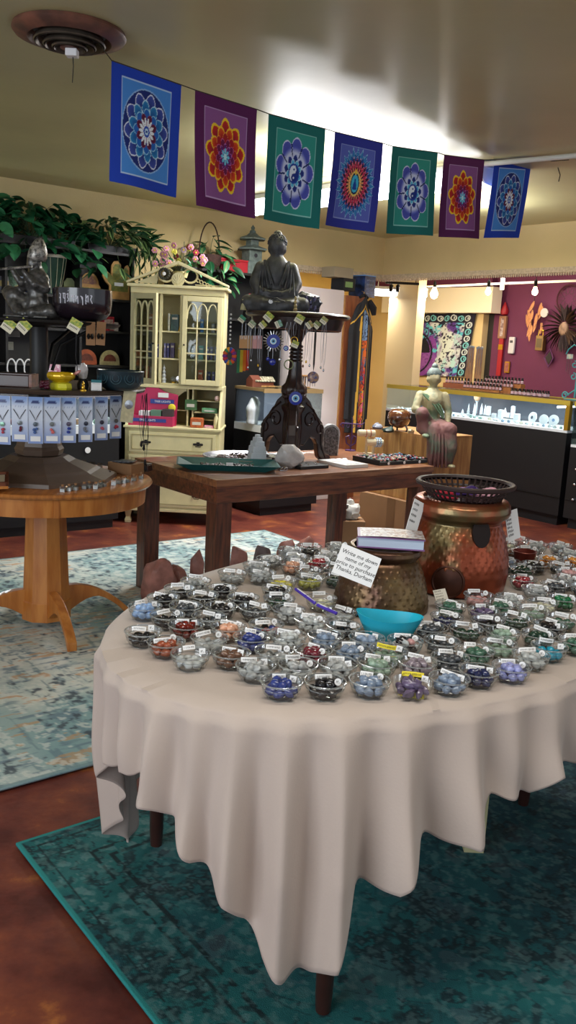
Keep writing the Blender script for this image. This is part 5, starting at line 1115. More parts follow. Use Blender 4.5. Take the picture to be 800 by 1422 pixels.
# ---------------------------------------------------------------- cream hutch
HO = Vector((-.915, 6.82, 0))
t = thing('hutch', 'cream painted secretary hutch with pediment, gothic glass doors and drawers', 'cabinet', HO)
W2, D2 = .365, .21
M().box(-W2, W2, -D2, D2, .115, .745).build('lower_case', mCream, t, bevel=.004)
M().box(-W2-.012, W2+.012, -D2-.012, D2, .10, .125).build('base_moulding', mCream, t, bevel=.004)
for sx in (-1, 1):
    for sy in (-1, 1):
        M().lathe([(.03, 0), (.035, .02), (.022, .045), (.03, .075), (.04, .1)], n=4, ph=PI/4).build('bracket_foot', mCream, t, loc=(sx*(W2-.03), sy*(D2-.03), 0), smooth=30)
mPull = mat('antique_iron_pull', (40, 36, 34), .5, metal=.6)
for (z0, z1) in ((.56, .72), (.35, .54), (.14, .33)):
    d = M().box(-W2+.03, W2-.03, -D2-.014, -D2-.001, z0, z1).build('drawer', mCream, t, bevel=.004)
    m = M(); 
    for (a, b_, c, e) in ((-W2+.055, W2-.055, z0+.022, z0+.027), (-W2+.055, W2-.055, z1-.027, z1-.022), (-W2+.055, -W2+.06, z0+.022, z1-.022), (W2-.06, W2-.055, z0+.022, z1-.022)): m.box(a, b_, -D2-.018, -D2-.0135, c, e)
    m.build('beading', mat('beige_line', (170, 158, 112), .6), d)
    for s in (-1, 1):
        m = M(); m.box(-.03, .03, -.003, 0, -.005, .008); m.box(-.012, .012, -.004, 0, -.012, .018); m.ball((-.03, -.003, 0), .009, 6, 5); m.ball((.03, -.003, 0), .009, 6, 5); m.tube([(-.022, -.004, 0), (-.018, -.014, -.018), (.018, -.014, -.018), (.022, -.004, 0)], .003, 6); m.build('pull', mPull, d, loc=(s*.2, -D2-.0145, (z0+z1)/2), smooth=True)
M().box(-W2-.01, W2+.01, -D2-.02, D2, .745, .762).build('desk_board', mCream, t, bevel=.003)
# slanted desk section with pigeonholes
for s in (-1, 1):
    m = M(); m.prism([(-D2, .762), (D2, .762), (D2, 1.05), (-D2+.12, 1.05)], s*W2-(.02 if s > 0 else 0), s*W2+(.0 if s > 0 else .02), 'x'); m.build('slanted_side', mCream, t, bevel=.002)
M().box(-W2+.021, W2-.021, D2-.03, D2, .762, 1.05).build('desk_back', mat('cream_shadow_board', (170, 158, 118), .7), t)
M().box(-W2, W2, -D2+.11, D2, 1.05, 1.075).build('waist_board', mCream, t, bevel=.003)
for x in (-.12, .09, .13): M().box(x-.006, x+.006, -D2+.16, D2-.031, .762, 1.049).build('divider', mCream, t)
for (x0, x1, z) in ((.14, W2-.022, .96), (.14, W2-.022, .87), (.14, W2-.022, .815), (-.11, .08, .88)): M().box(x0, x1, -D2+.17, D2-.031, z-.004, z+.004).build('pigeonhole_shelf', mCream, t)
m = M(); n = 14; m.prism([(-.112+k*.19/n, 1.0+.03*math.cos(k/n*2*PI)) for k in range(n+1)]+[(.08, 1.049), (-.112, 1.049)], -D2+.155, -D2+.165, 'y'); m.build('scalloped_valance', mCream, t)
# upper case
WU, DU = .345, .15; y0 = -D2+.10; Yf = y0; Yb = D2
for s in (-1, 1): M().box(s*WU-.012, s*WU+.012, Yf+.012, Yb, 1.076, 1.755).build('side_panel', mCream, t, bevel=.002)
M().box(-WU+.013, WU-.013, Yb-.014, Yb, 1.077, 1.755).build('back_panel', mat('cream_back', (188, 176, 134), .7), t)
M().box(-WU-.012, WU+.012, Yf, Yb, 1.755, 1.80).build('frieze', mCream, t, bevel=.003)
M().box(-WU-.035, WU+.035, Yf-.03, Yb, 1.80, 1.822).build('cornice', mCream, t, bevel=.004)
for z in (1.085, 1.275, 1.48): M().box(-WU+.0125, WU-.0125, Yf+.02, Yb-.015, z-.008, z+.004).build('shelf', mCream, t)
for x in (-.125, .03): M().box(x-.01, x+.01, Yf+.012, Yf+.032, 1.09, 1.754).build('stile', mCream, t)
# pediment: sloping mouldings with an open fretwork and a central scallop
for s in (-1, 1):
    m = M(); m.prism([(s*(WU+.04), 1.822), (s*(WU+.04), 1.838), (s*.0, 2.0), (s*0, 1.975)] if s < 0 else [(WU+.04, 1.822), (0, 1.975), (0, 2.0), (WU+.04, 1.838)], Yf-.03, Yf+.03, 'y'); m.build('sloping_moulding', mCream, t, bevel=.002)
m = M(); m.tube([(.055*math.cos(g)-.09, Yf, 1.895+.05*math.sin(g)) for g in np.linspace(.6, 5.6, 14)], .008, 6); m.tube([(.055*math.cos(g)+.09, Yf, 1.895+.05*math.sin(g)) for g in np.linspace(-2.5, 2.5, 14)], .008, 6)
m.prism([(-.26, 1.828), (-.16, 1.828), (-.15, 1.87)], Yf-.006, Yf+.004, 'y'); m.prism([(-.32, 1.83), (-.17, 1.83), (-.15, 1.90)], Yf-.002, Yf+.008, 'y'); m.build('scroll_panel', mCream, t, smooth=30)
M().lathe([(0, 0), (.05, .002), (.05, .012), (0, .014)], n=28, axis='y').build('central_disc', mCream, t, loc=(0, Yf-.012, 1.865)); 
m = M(); [m.tube([(0, Yf-.014, 1.83), (.045*math.cos(g), Yf-.014, 1.83+.07*math.sin(g))], .004, 5) for g in np.linspace(.4, PI-.4, 7)]; m.build('carved_shell', mCream, t, smooth=True)
m = M()
for k in range(7): m.tube([(.15+.024*k+.012*math.cos(g), Yf, 1.865-.011*k*.9+.012*math.sin(g)) for g in np.linspace(0, 5, 8)], .004, 5)
m.tube([(.13, Yf, 1.832), (.34, Yf, 1.832)], .004, 5); m.build('fretwork', mCream, t, smooth=True)
def gothic_door(w_, h_, parent, loc, rz, flip):
    """Door with its hinge at local x=0, opening towards x>0 (or x<0 when flipped)."""
    f = -1 if flip else 1; d = M()
    X = lambda a: f*a
    for (a, b_, c, e) in ((0, .035, 0, h_), (w_-.035, w_, 0, h_), (.035, w_-.035, 0, .04), (.035, w_-.035, h_-.04, h_)): d.box(min(X(a), X(b_)), max(X(a), X(b_)), -.012, .01, c, e)
    o = d.build('glass_door', mCream, parent, loc, rz, bevel=.002)
    iw, ih = w_-.07, h_-.08; m = M()
    for k in (1, 2): m.tube([(X(.035+iw*k/3), 0, .04), (X(.035+iw*k/3), 0, .04+ih*.78)], .0055, 6)
    for z in (.34, .66): m.box(min(X(.035), X(w_-.035)), max(X(.035), X(w_-.035)), -.005, .005, .04+ih*z-.005, .04+ih*z+.005)
    for k in range(3):
        c = .035+iw*(k+.5)/3; hw = iw/6
        for s in (-1, 1): m.tube([(X(c+s*hw*math.cos(g)), 0, .04+ih*.78+ih*.19*math.sin(g)**.9) for g in np.linspace(.001, PI/2, 9)], .0055, 6)
    m.build('gothic_mullions', mCream, o)
    M().box(min(X(.034), X(w_-.034)), max(X(.034), X(w_-.034)), .001, .003, .039, h_-.039).build('pane', mPane, o)
    M().lathe([(0, -.026), (.007, -.022), (.005, -.013)], n=10, axis='y').build('door_knob', mPull, o, loc=(X(w_-.018), 0, h_*.45), smooth=True)
    return o
gothic_door(.30, .665, t, (WU-.004, Yf-.002, 1.085), 0, True)
gothic_door(.29, .665, t, (-WU+.004, Yf-.002, 1.085), -.72, False)
# things inside
def HB(name, label, x0, x1, z, h_, dep, c, grp, yy=None, tilt=0):
    y_ = Yf+.06 if yy is None else yy; o = thing(name, label, 'book', HO+Vector(((x0+x1)/2, y_+dep/2, z+.0045)), (0, tilt, 0), grp); hw = (x1-x0)/2
    mc = mat('bk_%d_%d_%d' % c, c, .5, var=.35, scale=60)
    M().box(-hw, hw, -dep/2, dep/2, 0, h_).build('book_cover', mc, o, bevel=.001); M().box(-hw*.7, hw*.7, -dep/2-.0006, -dep/2, h_*.7, h_*.82).build('title_strip', mat('pale_title', (200, 196, 190), .6), o)
    M().box(-hw*.8, hw*.8, -dep/2+.002, dep/2-.002, h_-.0005, h_+.0006).build('page_edge', mWhite, o); return o
def HX(px_): return gY(px_, 470, 6.7).x-HO.x
rowsB = [(1.48, 'top', [(203, 210, (170, 110, 50), .12, 'amber'), (212, 216, (60, 70, 90), .11, 'slate'), (231, 234, (210, 216, 214), .13, 'white'), (235, 246, (60, 90, 96), .125, 'dark teal'), (276, 281, (60, 110, 170), .10, 'bright blue'), (292, 297, (170, 168, 176), .07, 'pale grey'), (299, 306, (180, 176, 190), .10, 'silver')]),
 (1.275, 'middle', [(203, 207, (44, 60, 90), .1, 'navy'), (208, 213, (140, 160, 180), .11, 'powder blue'), (214, 219, (60, 56, 100), .1, 'indigo'), (226, 229, (120, 120, 170), .11, 'periwinkle'), (230, 234, (50, 50, 110), .11, 'deep indigo'), (235, 241, (70, 60, 110), .115, 'dark violet'), (246, 249, (190, 170, 90), .1, 'mustard'), (250, 253, (170, 150, 190), .105, 'lilac'), (264, 268, (60, 90, 80), .1, 'dark green'), (275, 282, (80, 150, 140), .105, 'sea-green'), (286, 290, (90, 90, 140), .1, 'blue-violet'), (291, 295, (110, 110, 160), .1, 'dusty blue'), (298, 302, (150, 150, 180), .1, 'pale violet'), (303, 307, (90, 80, 120), .1, 'plum')]),
 (1.085, 'bottom', [(200, 205, (190, 90, 40), .12, 'burnt orange'), (207, 213, (200, 170, 150), .11, 'beige'), (275, 282, (180, 90, 50), .11, 'orange'), (285, 288, (160, 160, 200), .1, 'pale blue'), (289, 293, (70, 70, 130), .1, 'royal blue'), (295, 299, (110, 100, 160), .1, 'violet'), (300, 305, (200, 190, 210), .1, 'cream-lilac')])]
for z, nm, lst in rowsB:
    for (a, b_, c, h_, cn) in lst: HB('book', '%s small boxed book on the %s shelf of the cream hutch' % (cn, nm), HX(a), HX(b_)-.002, z, h_, .05, c, 'small books in the cream hutch')
t = thing('brass_bell', 'brass bell with a hanging chain on the top shelf of the hutch', 'bell', HO+Vector((HX(249), Yf+.06, 1.4845))); M().lathe([(.022, 0), (.016, .015), (.013, .035), (.004, .04), (.004, .055), (0, .057)], n=16).build('bell_body', mGold, t, smooth=True); M().tube([(0, 0, .056), (.003, 0, .12), (0, 0, .2)], .003, 5).build('chain', mGold, t)
t = thing('selenite_spiral', 'white ribbed selenite spiral tower on the bottom shelf of the hutch', 'crystal', HO+Vector((HX(226)+.005, Yf+.06, 1.0895))); M().lathe([(.018, 0)]+[(.016-.0012*k+(.004 if k % 2 else -.002), .012+.014*k) for k in range(9)]+[(0, .145)], n=8).build('crystal', mSel, t)
t = thing('hand_mirror', 'dark-handled round silver mirror on the bottom shelf of the hutch', 'mirror', HO+Vector((HX(249), Yf+.05, 1.0895))); M().lathe([(.012, 0), (.014, .02), (.006, .05), (.012, .09), (.01, .15), (0, .16)], n=12).build('handle', mDark, t, smooth=True); M().lathe([(0, 0), (.022, .002), (.022, .008), (0, .01)], n=20, axis='y').build('mirror_disc', mSilver, t, loc=(0, -.02, .035), smooth=True)
t = thing('crystal_ball', 'clear crystal ball next to the mirror in the hutch', 'ball', HO+Vector((HX(241), Yf+.055, 1.0895+.0))); M().ball((0, 0, .031), .024, 18, 12).build('ball', mat('crystal_glass', (206, 212, 214), .05, trans=.8), t, smooth=True); M().lathe([(.016, 0), (.014, .01), (.012, .01)], n=16).build('ring_stand', mGold, t)
# desk: pink box etc.
mPink = mat('magenta_card', (176, 34, 84), .55)
dsk = lambda px_, dy=0: Vector((gY(px_, 600, 6.62).x, 6.66+dy, .7625))
t = thing('display_box', 'magenta cardboard display box with blue banner lettering on the hutch desk', 'box', dsk(212, .02), -.04)
W3 = .165
m = M(); m.prism([(-W3-.03, 0), (W3, 0), (W3+.01, .24), (.07, .26), (.02, .285), (-.07, .285), (-.09, .26), (-W3+.02, .25)], .04, .045, 'y'); m.build('back_board', mPink, t)
M().box(-W3-.03, W3-.01, -.06, .04, 0, .075).build('front_tray', mPink, t, bevel=.002)
M().box(-W3, W3-.06, -.0625, -.0605, .03, .056).build('blue_banner', mat('blue_print', (44, 60, 140), .6), t); M().box(-.04, W3-.02, .037, .0395, .165, .2).build('blue_banner', mat('blue_print', (44, 60, 140), .6), t)
text('lettering', 'TREE LIGHTS', .022, mWhite, t, (-.04, -.063, .043), (PI/2, 0, 0)); text('lettering', 'TREE LIGHTS', .022, mWhite, t, (.055, .0365, .182), (PI/2, 0, 0))
M().box(.02, .10, .034, .0395, .215, .25).build('price_card', mWhite, t, rz=0); 
M().ball((.13, .03, .14), (.03, .006, .03), 10, 8).build('yellow_sun', mYellowP, t, smooth=True); 
for k in range(3): M().box(-.11+.09*k, -.03+.09*k, -.045, .03, .0755, .11+.01*k).build('small_pack', [mWhite, mat('green_pack', (90, 130, 110), .6), mat('dark_pack', (60, 50, 50), .6)][k], t)
for (nm, lb, ct, x, dy, w_, d_, h_, c, z) in [('orange_box', 'rounded orange-brown box on the hutch desk right of the magenta box', 'box', 272, .02, .10, .07, .075, (170, 84, 40), 0), ('green_box', 'dark green picture box in the middle pigeonhole of the hutch', 'box', 261, .11, .09, .05, .08, (60, 100, 60), .1255), ('mint_tube', 'mint-green soap bar packet in the right pigeonhole of the hutch', 'packet', 288, .10, .12, .06, .035, (90, 150, 110), .112), ('pink_packet', 'flat pink packet at the bottom right of the hutch desk', 'packet', 289, .02, .07, .05, .02, (206, 130, 160), 0)]:
    t = thing(nm, lb, ct, dsk(x, dy)+Vector((0, 0, z))); M().box(-w_/2, w_/2, -d_/2, d_/2, 0, h_).build('box_body', mat('c_'+nm, c, .6, var=.3, scale=40), t, bevel=.008 if nm == 'orange_box' else .002); M().box(-w_/3, w_/3, -d_/2-.001, -d_/2, h_*.3, h_*.6).build('printed_label', mat('pale_title', (200, 196, 190), .6), t)
t = thing('pale_shell', 'pale pink round shell ornament in the top right pigeonhole of the hutch', 'ornament', dsk(298, .09)+Vector((0, 0, .2020))); M().ball((0, 0, .022), (.022, .015, .022), 14, 10).build('shell_body', mat('shell_pink', (214, 184, 180), .4), t, smooth=True); M().lathe([(.012, 0), (.008, .004)], n=10).build('foot', mCream, t)
t = thing('pale_vase', 'slim cream vase at the right end of the hutch desk', 'vase', dsk(299, .0)+Vector((.0, 0, 0))); M().lathe([(.014, 0), (.02, .03), (.018, .08), (.008, .1), (.01, .11), (0, .11)], n=16).build('vase_body', mCream, t, smooth=True); M().tube([(.0105*math.cos(g), .0105*math.sin(g), .11) for g in np.linspace(0, 2*PI, 14)[:-1]], .0015, 5, closed=True).build('lip', mCream, t)
# black cord necklaces dangling from the lower tier in front of the hutch
for i, (x, y0, y1) in enumerate([(187, 548, 612), (199, 548, 618), (206, 546, 638), (212, 546, 648)]):
    a = gY(x, y0, 4.02+.03*i); h_ = a.z-gY(x, y1, a.y).z; a.z = Z1-.03
    a = Vector((ST.x+.496*math.cos(-.12+.1*i), ST.y+.496*math.sin(-.12+.1*i), Z1-.025)); t = thing('pendant_necklace', 'black cord pendant necklace at the right end of the lower tier, %s of four' % ['leftmost', 'second', 'third', 'rightmost'][i], 'necklace', a, 0, 'black cord necklaces on the lower tier')
    M().tube([(0, 0, 0), (-.012, 0, -h_*.6), (0, 0, -h_), (.012, 0, -h_*.6), (.0005, 0, 0)], .0014, 4).build('cord', mInk, t); M().lathe([(0, -h_-.03), (.007, -h_-.02), (.004, -h_)], n=8, sy=.5).build('pendant', mBlackM, t, smooth=True)
# ---------------------------------------------------------------- black wall unit and showcase at the left, along the back wall
def WB(name, label, cat_, u, v, z, rz=0, grp=None): return thing(name, label, cat_, RP(u, v, z), AZ+rz, grp)
def upx(x, y, v): q = gv(x, y, v)-CO; return q.dot(UH), q.z           # u and z of a pixel on the plane v
t = WB('wall_shelving', 'tall black wall shelving unit behind the two-tier stand at the left', 'shelving', -3.5, .0, 0)
U0, U1 = -1.1, .62
M().box(U0, U1, -.03, -.005, 0, 2.06).build('back_board', mBlackW, t)
for z, d in ((2.04, .3), (1.70, .26), (1.46, .26), (1.2, .26)): M().box(U0, U1, -d, -.031, z-.018, z).build('shelf', mBlackW, t)
for u in (U0+.01, -.38, .18, U1-.01): M().box(u-.009, u+.009, -.27, -.0311, 0, 2.02).build('upright', mBlackW, t)
def showcase(name, label, u0, u1, v0, v1, zb, zt, rot, rail=mGold, deck=.06, cu=None):
    """A glass-topped showcase: black base, white lit deck, glass box, thin metal rails."""
    cx, cy = (u0+u1)/2, (v0+v1)/2; w_, d_ = (u1-u0)/2, (v1-v0)/2; t = WB(name, label, 'showcase', cx, cy, 0)
    M().box(-w_, w_, -d_, d_, .07, zb-deck).build('base_cabinet', mBlack, t); M().box(-w_+.03, w_-.03, -d_+.03, d_-.03, 0, .07).build('plinth', mBlack, t)
    M().box(-w_, w_, -d_, d_, zb-deck, zb).build('white_deck', mat('white_display_deck', (232, 238, 244), .5), t)
    g = M(); g.box(-w_, w_, -d_, -d_+.004, zb, zt-.012); g.box(-w_, -w_+.004, -d_+.004, d_-.004, zb, zt-.012); g.box(w_-.004, w_, -d_+.004, d_-.004, zb, zt-.012); g.build('glass_sides', mPane, t)
    M().box(-w_+.004, w_-.004, d_-.012, d_, zb, zt-.012).build('dark_back', mat('dark_grey_back', (70, 74, 86), .6), t)
    M().box(-w_, w_, -d_, d_, zt-.012, zt).build('glass_top', mPane, t)
    r = M(); r.box(-w_-.006, w_+.006, -d_-.006, -d_+.012, zt-.03, zt-.002+.006); r.box(-w_-.006, w_+.006, d_-.012, d_+.006, zt-.02, zt+.004); r.box(-w_-.006, -w_+.012, -d_, d_, zt-.02, zt+.004); r.box(w_-.012, w_+.006, -d_, d_, zt-.02, zt+.004); r.build('metal_rail', rail, t)
    return t
mRail = mat('aged_brass_rail', (200, 170, 80), .35, metal=.6)
t = showcase('showcase', 'black-based glass showcase with a lit white deck behind the round oak table', -4.6, -3.17, .28, .62, .78, 1.0, 0, mSilver)
a = lamp('showcase_lamp', 'AREA', RP(-3.85, .45, .96), 5, (.9, .96, 1), 1.3, .04); a.rotation_euler = (0, 0, AZ)
# wooden souvenirs on the shelves
mPly = mat('laser_cut_plywood', (176, 132, 74), .7, var=.2, scale=30); mPlyE = mat('scorched_edge', (90, 56, 30), .8); mOlive = mat('olive_print', (128, 124, 52), .7, col2=(80, 96, 50), scale=50)
u, z = upx(165, 414, .24); 
for k in range(3):
    t = WB('hamsa_board', ['wooden hand-shaped board with green print, front of three on the upper left shelving', 'middle wooden hand-shaped board peeking behind the front one', 'rearmost wooden hand-shaped board peeking behind the other two'][k], 'board', u+.022*k, .245-.045*k, 1.7, 0, 'hand-shaped boards')
    hand = [(-.085, 0), (.085, 0), (.085, .12), (.082, .24), (.065, .262), (.045, .25), (.035, .2), (.02, .15), (.012, .2), (.010, .26), (-.015, .285), (-.05, .28), (-.07, .25), (-.072, .17), (-.10, .2), (-.13, .2), (-.145, .17), (-.12, .13), (-.085, .1)]
    M().prism(hand, -.006, .006, 'y').build('board', mPly, t, bevel=.001)
    m = M(); m.prism([(x*.82, z_*.86+.018) for x, z_ in hand], -.0075, -.0062, 'y'); m.build('printed_panel', mOlive, t)
    if k == 0: M().box(-.045, .03, -.0095, -.0076, .10, .125).build('price_label', mWhite, t); M().box(-.07, .07, -.0095, -.0076, .012, .06).build('bottom_panel', mPly, t)
u, z = upx(125, 396, .18)
t = WB('arched_sign', 'arched wooden sign with painted flowers behind the singing bowl', 'sign', u, .17, 1.7); M().prism([(-.09, 0), (.09, 0), (.09, .08)]+[(.075*math.cos(g), .1+.085*math.sin(g)) for g in np.linspace(0, PI, 12)]+[(-.09, .1)], -.005, .005, 'y').build('board', mPly, t); M().prism([(.058*math.cos(g), .1+.068*math.sin(g)) for g in np.linspace(0, PI, 12)], -.007, -.0052, 'y').build('painted_arch', mat('floral_print', (150, 110, 60), .7, col2=(90, 50, 60), scale=70), t)
for k in range(4): M().box(-.085+.044*k, -.048+.044*k, -.0075, -.0052, .02, .075).build('olive_panel', mOlive, t)
u, z = upx(97, 392, .18); t = WB('arched_sign', 'small arched green and grey card sign left of the wooden arched sign', 'sign', u, .17, 1.7); M().prism([(-.045, 0), (.045, 0), (.045, .1), (.02, .13), (-.02, .13), (-.045, .1)], -.004, .004, 'y').build('board', mat('grey_green_sign', (140, 150, 110), .7), t); M().box(-.04, .04, -.006, -.0041, .03, .07).build('green_panel', mOlive, t)
u, z = upx(72, 385, .2); t = WB('hand_drum', 'dark green djembe drum with a white rope rim on the shelving', 'drum', u+.02, .16, 1.7)
M().lathe([(.055, 0), (.05, .03), (.075, .12), (.095, .22), (.1, .27), (0, .27)], n=32).build('drum_body', mat('dark_green_drum', (18, 60, 44), .4), t, smooth=True); M().lathe([(.1, .262), (.106, .268), (.106, .28), (.1, .284), (0, .283)], n=32).build('drum_head', mat('drum_skin', (196, 190, 176), .6), t)
for k in range(12): g = 2*PI*k/12; M().tube([(.103*math.cos(g), .103*math.sin(g), .26), (.082*math.cos(g), .082*math.sin(g), .13), (.056*math.cos(g), .056*math.sin(g), .01)], .0022, 5).build('rope', mat('white_rope', (190, 190, 160), .9), t)
u, z = upx(68, 410, .2); t = WB('patterned_vase', 'pale green lattice-patterned vase behind the flute player', 'vase', u-.26, .15, 1.7); M().lathe([(.03, 0), (.06, .05), (.065, .1), (.03, .15), (.025, .17), (0, .17)], n=24).build('vase_body', mat('lattice_green', (120, 150, 130), .5, col2=(50, 80, 64), scale=80), t, smooth=True); M().tube([(.027*math.cos(g), .027*math.sin(g), .17) for g in np.linspace(0, 2*PI, 16)[:-1]], .003, 5, closed=True).build('lip', mWhite, t)
lst = [(5, 'grey patterned gift box behind the flute at far left', (130, 130, 140), .12, .1, 'box'), (25, 'white and blue picture box behind the flute', (150, 160, 180), .08, .11, 'box'), (45, 'blue cup-shaped tin behind the flute player', (40, 70, 140), .05, .13, 'tin')]
for i, (x, lb, c, w_, h_, ct) in enumerate(lst):
    u, z = upx(x, 400, .2); t = WB('gift_'+ct, lb, ct, u, .16, 1.7); M().box(-w_/2, w_/2, -.04, .04, 0, h_).build('box_body', mat('gift%d' % i, c, .6, var=.4, scale=40), t, bevel=.003); M().box(-w_*.3, w_*.3, -.0415, -.0402, h_*.3, h_*.7).build('printed_panel', mat('gift_p%d' % i, (200, 180, 120), .7), t)
# under shelf z 1.46 and showcase top z 1.0
for i, (x, y, lb, w_, h_, c, c2) in enumerate([(150, 440, 'red and cream boxed ornament on the shelf under the hand boards', .12, .11, (160, 30, 44), (190, 160, 150)), (152, 460, 'pale crystal chunk box beside it', .1, .07, (180, 170, 160), (200, 190, 180)), (176, 455, 'pale green and pink card box right of the red one', .11, .08, (160, 176, 160), (200, 130, 130))]):
    u, z = upx(x, y, .16); u += .03*i
    t = WB('ornament_box', lb, 'box', [-3.12, -3.02, -2.98][i] if 0 else u, .14-.0*i, 1.46); M().box(-w_/2*.8, w_/2*.8, -.035, .035, 0, h_).build('box_body', mat('ob%d' % i, c, .6), t, bevel=.003); M().box(-w_*.3, w_*.3, -.0365, -.0352, h_*.2, h_*.8).build('front_print', mat('obp%d' % i, c2, .6, var=.4, scale=50), t)
u, z = upx(181, 445, .16); t = WB('quartz_point', 'small clear quartz point on the shelf beside the hutch', 'crystal', u, .2, 1.46); M().lathe([(.018, 0), (.02, .06), (.012, .09), (0, .115)], n=6).build('crystal', mat('cloudy_quartz', (214, 208, 206), .15), t); M().lathe([(0, 0), (.024, 0), (.022, .004), (0, .004)], n=12).build('base', mBlackM, t)
for i, (x, y, lb, r_, c) in enumerate([(120, 500, 'round orange carved wooden plaque on the wall shelf behind the crystal', .085, (170, 80, 40)), (152, 505, 'cream arched plaque on the wall shelf behind the teal bowl', .085, (180, 168, 120)), (186, 505, 'small brown and silver jar behind the teal bowl', .04, (110, 90, 84))]):
    u, z = upx(x, y, .2); t = WB('plaque' if i < 2 else 'jar', lb, 'plaque' if i < 2 else 'jar', u, .2, 1.2)
    if i < 2: M().prism([(-r_, 0), (r_, 0)]+[(r_*.98*math.cos(g), .03+r_*math.sin(g)) for g in np.linspace(0, PI, 14)], -.006, .006, 'y').build('plaque_board', mat('plaque%d' % i, c, .6, var=.3, scale=30), t, bevel=.001); M().prism([(r_*.62*math.cos(g), .03+r_*.62*math.sin(g)) for g in np.linspace(0, PI, 12)], -.008, -.0062, 'y').build('carved_centre', mat('plaque_c%d' % i, (110, 50, 34), .6, var=.5, scale=60), t)
    else: M().lathe([(.03, 0), (.035, .03), (.03, .06), (0, .065)], n=16).build('jar_body', mat('brown_jar', c, .5), t, smooth=True); M().lathe([(.026, .065), (.026, .08), (0, .082)], n=16).build('lid', mSilver, t)
# white heart/ring rack and pink boxes behind the left box
u, z = upx(24, 505, .45)
t = WB('bangle_stand', 'white curled bangles on a pink card at the left behind the stand column', 'bangles', u, .5, 1.004)
for k in range(3): M().tube([(-.06+.06*k+.03*math.cos(g), 0, .17+.06*math.sin(g)) for g in np.linspace(.3, 5.6, 16)], .005, 6).build('bangle', mWhite, t, smooth=True)
M().box(-.1, .1, -.02, .02, 0, .1).build('pink_card', mat('pink_print', (190, 110, 140), .6, var=.5, scale=60), t)
u, z = upx(64, 505, .45); t = WB('pink_print_box', 'small pink and white patterned box behind the golden lotus bowl', 'box', u, .5, 1.004); M().box(-.075, .075, -.03, .03, 0, .2).build('box_body', mat('pink_pattern', (180, 90, 130), .6, col2=(226, 220, 226), scale=50), t, bevel=.002); M().box(-.06, .06, -.032, -.0302, .02, .06).build('white_base_print', mWhite, t)
for i, (x, y) in enumerate([(18, 462), (9, 480)]):
    u, z = upx(x, y, .04); t = WB('wall_card', '%s small grey-white card pinned on the black shelving at far left' % ['upper', 'lower'][i], 'card', u, .06, z, 0, 'grey cards on black shelving'); M().box(-.045, .045, 0, .004, -.03, .03).build('card', mat('grey_card', (150, 150, 144), .8), t); o = scribble(2, .09, .05, 30+i, t, 0); o.rotation_euler = (PI/2, 0, 0); o.location = (-.045, -.002, .025)
# goods on the white deck
for i, (x, nm, c) in enumerate([(3, 'green glass figurine', (60, 150, 120)), (22, 'dark red stone cluster', (110, 40, 40)), (44, 'brown mottled stone', (130, 90, 70)), (92, 'pinkish stone slice', (206, 160, 140)), (107, 'tan agate slice', (190, 150, 120)), (122, 'white pebble heap', (214, 210, 200)), (138, 'pale green stone', (150, 180, 160)), (152, 'clear stone', (190, 200, 206))]):
    u, z = upx(x, 598, .56); m = rock(60+i, (.045, .03, .028), .3, 2, 12, 8, facet=3); m.v = [(a, b_, max(q, -.02)+.02) for a, b_, q in m.v]; p = RP(u, .54, .78)
    tag(m.build('display_stone', mat('ds%d' % i, c, .4, var=.3, scale=30), loc=p, rz=AZ, smooth=40), '%s on the lit white deck of the left showcase' % nm, 'stone', 'stones on the left showcase deck')
u, z = upx(121, 608, .62); o = M().lathe([(0, 0), (.022, .001), (.022, .003), (0, .004)], n=20, axis='y').build('price_disc', mWhite, loc=RP(u, .635, .60), rz=AZ); tag(o, 'round white sticker on the black base of the left showcase', 'sticker')

# ---------------------------------------------------------------- plants
def leaf_mesh(name, L_, W_l, mats, curl=.25, vein=True):
    m = M(); n = 6; vs = []
    for k in range(n+1):
        s = k/n; wd = W_l*math.sin(PI*min(1, s*.92+.06))**.8*(1-.25*s); y = L_*s; z = -curl*L_*s*s
        vs += [(-wd, y, z+.18*wd), (-wd*.35, y, z), (0, y, z-.02*L_), (wd*.35, y, z), (wd, y, z+.18*wd)]
    fs = []; mi = []
    for k in range(n):
        for q in range(4): fs.append((5*k+q, 5*k+q+1, 5*k+6+q, 5*k+5+q)); mi.append(1 if (q in (1, 2) and len(mats) > 1) else 0)
    m.add(vs, fs); m.m = mi; return m.mesh(name, mats, True)
mG1 = mat('dark_ivy_leaf', (22, 84, 50), .4, var=.4, scale=20); mG2 = mat('bright_ivy_leaf', (56, 128, 84), .4, var=.3, scale=20); mG3 = mat('leaf_margin', (120, 148, 90), .45, var=.3, scale=20); mG4 = mat('deep_leaf', (28, 70, 40), .4, var=.3, scale=20)
mStem = mat('green_stem', (50, 74, 40), .6)
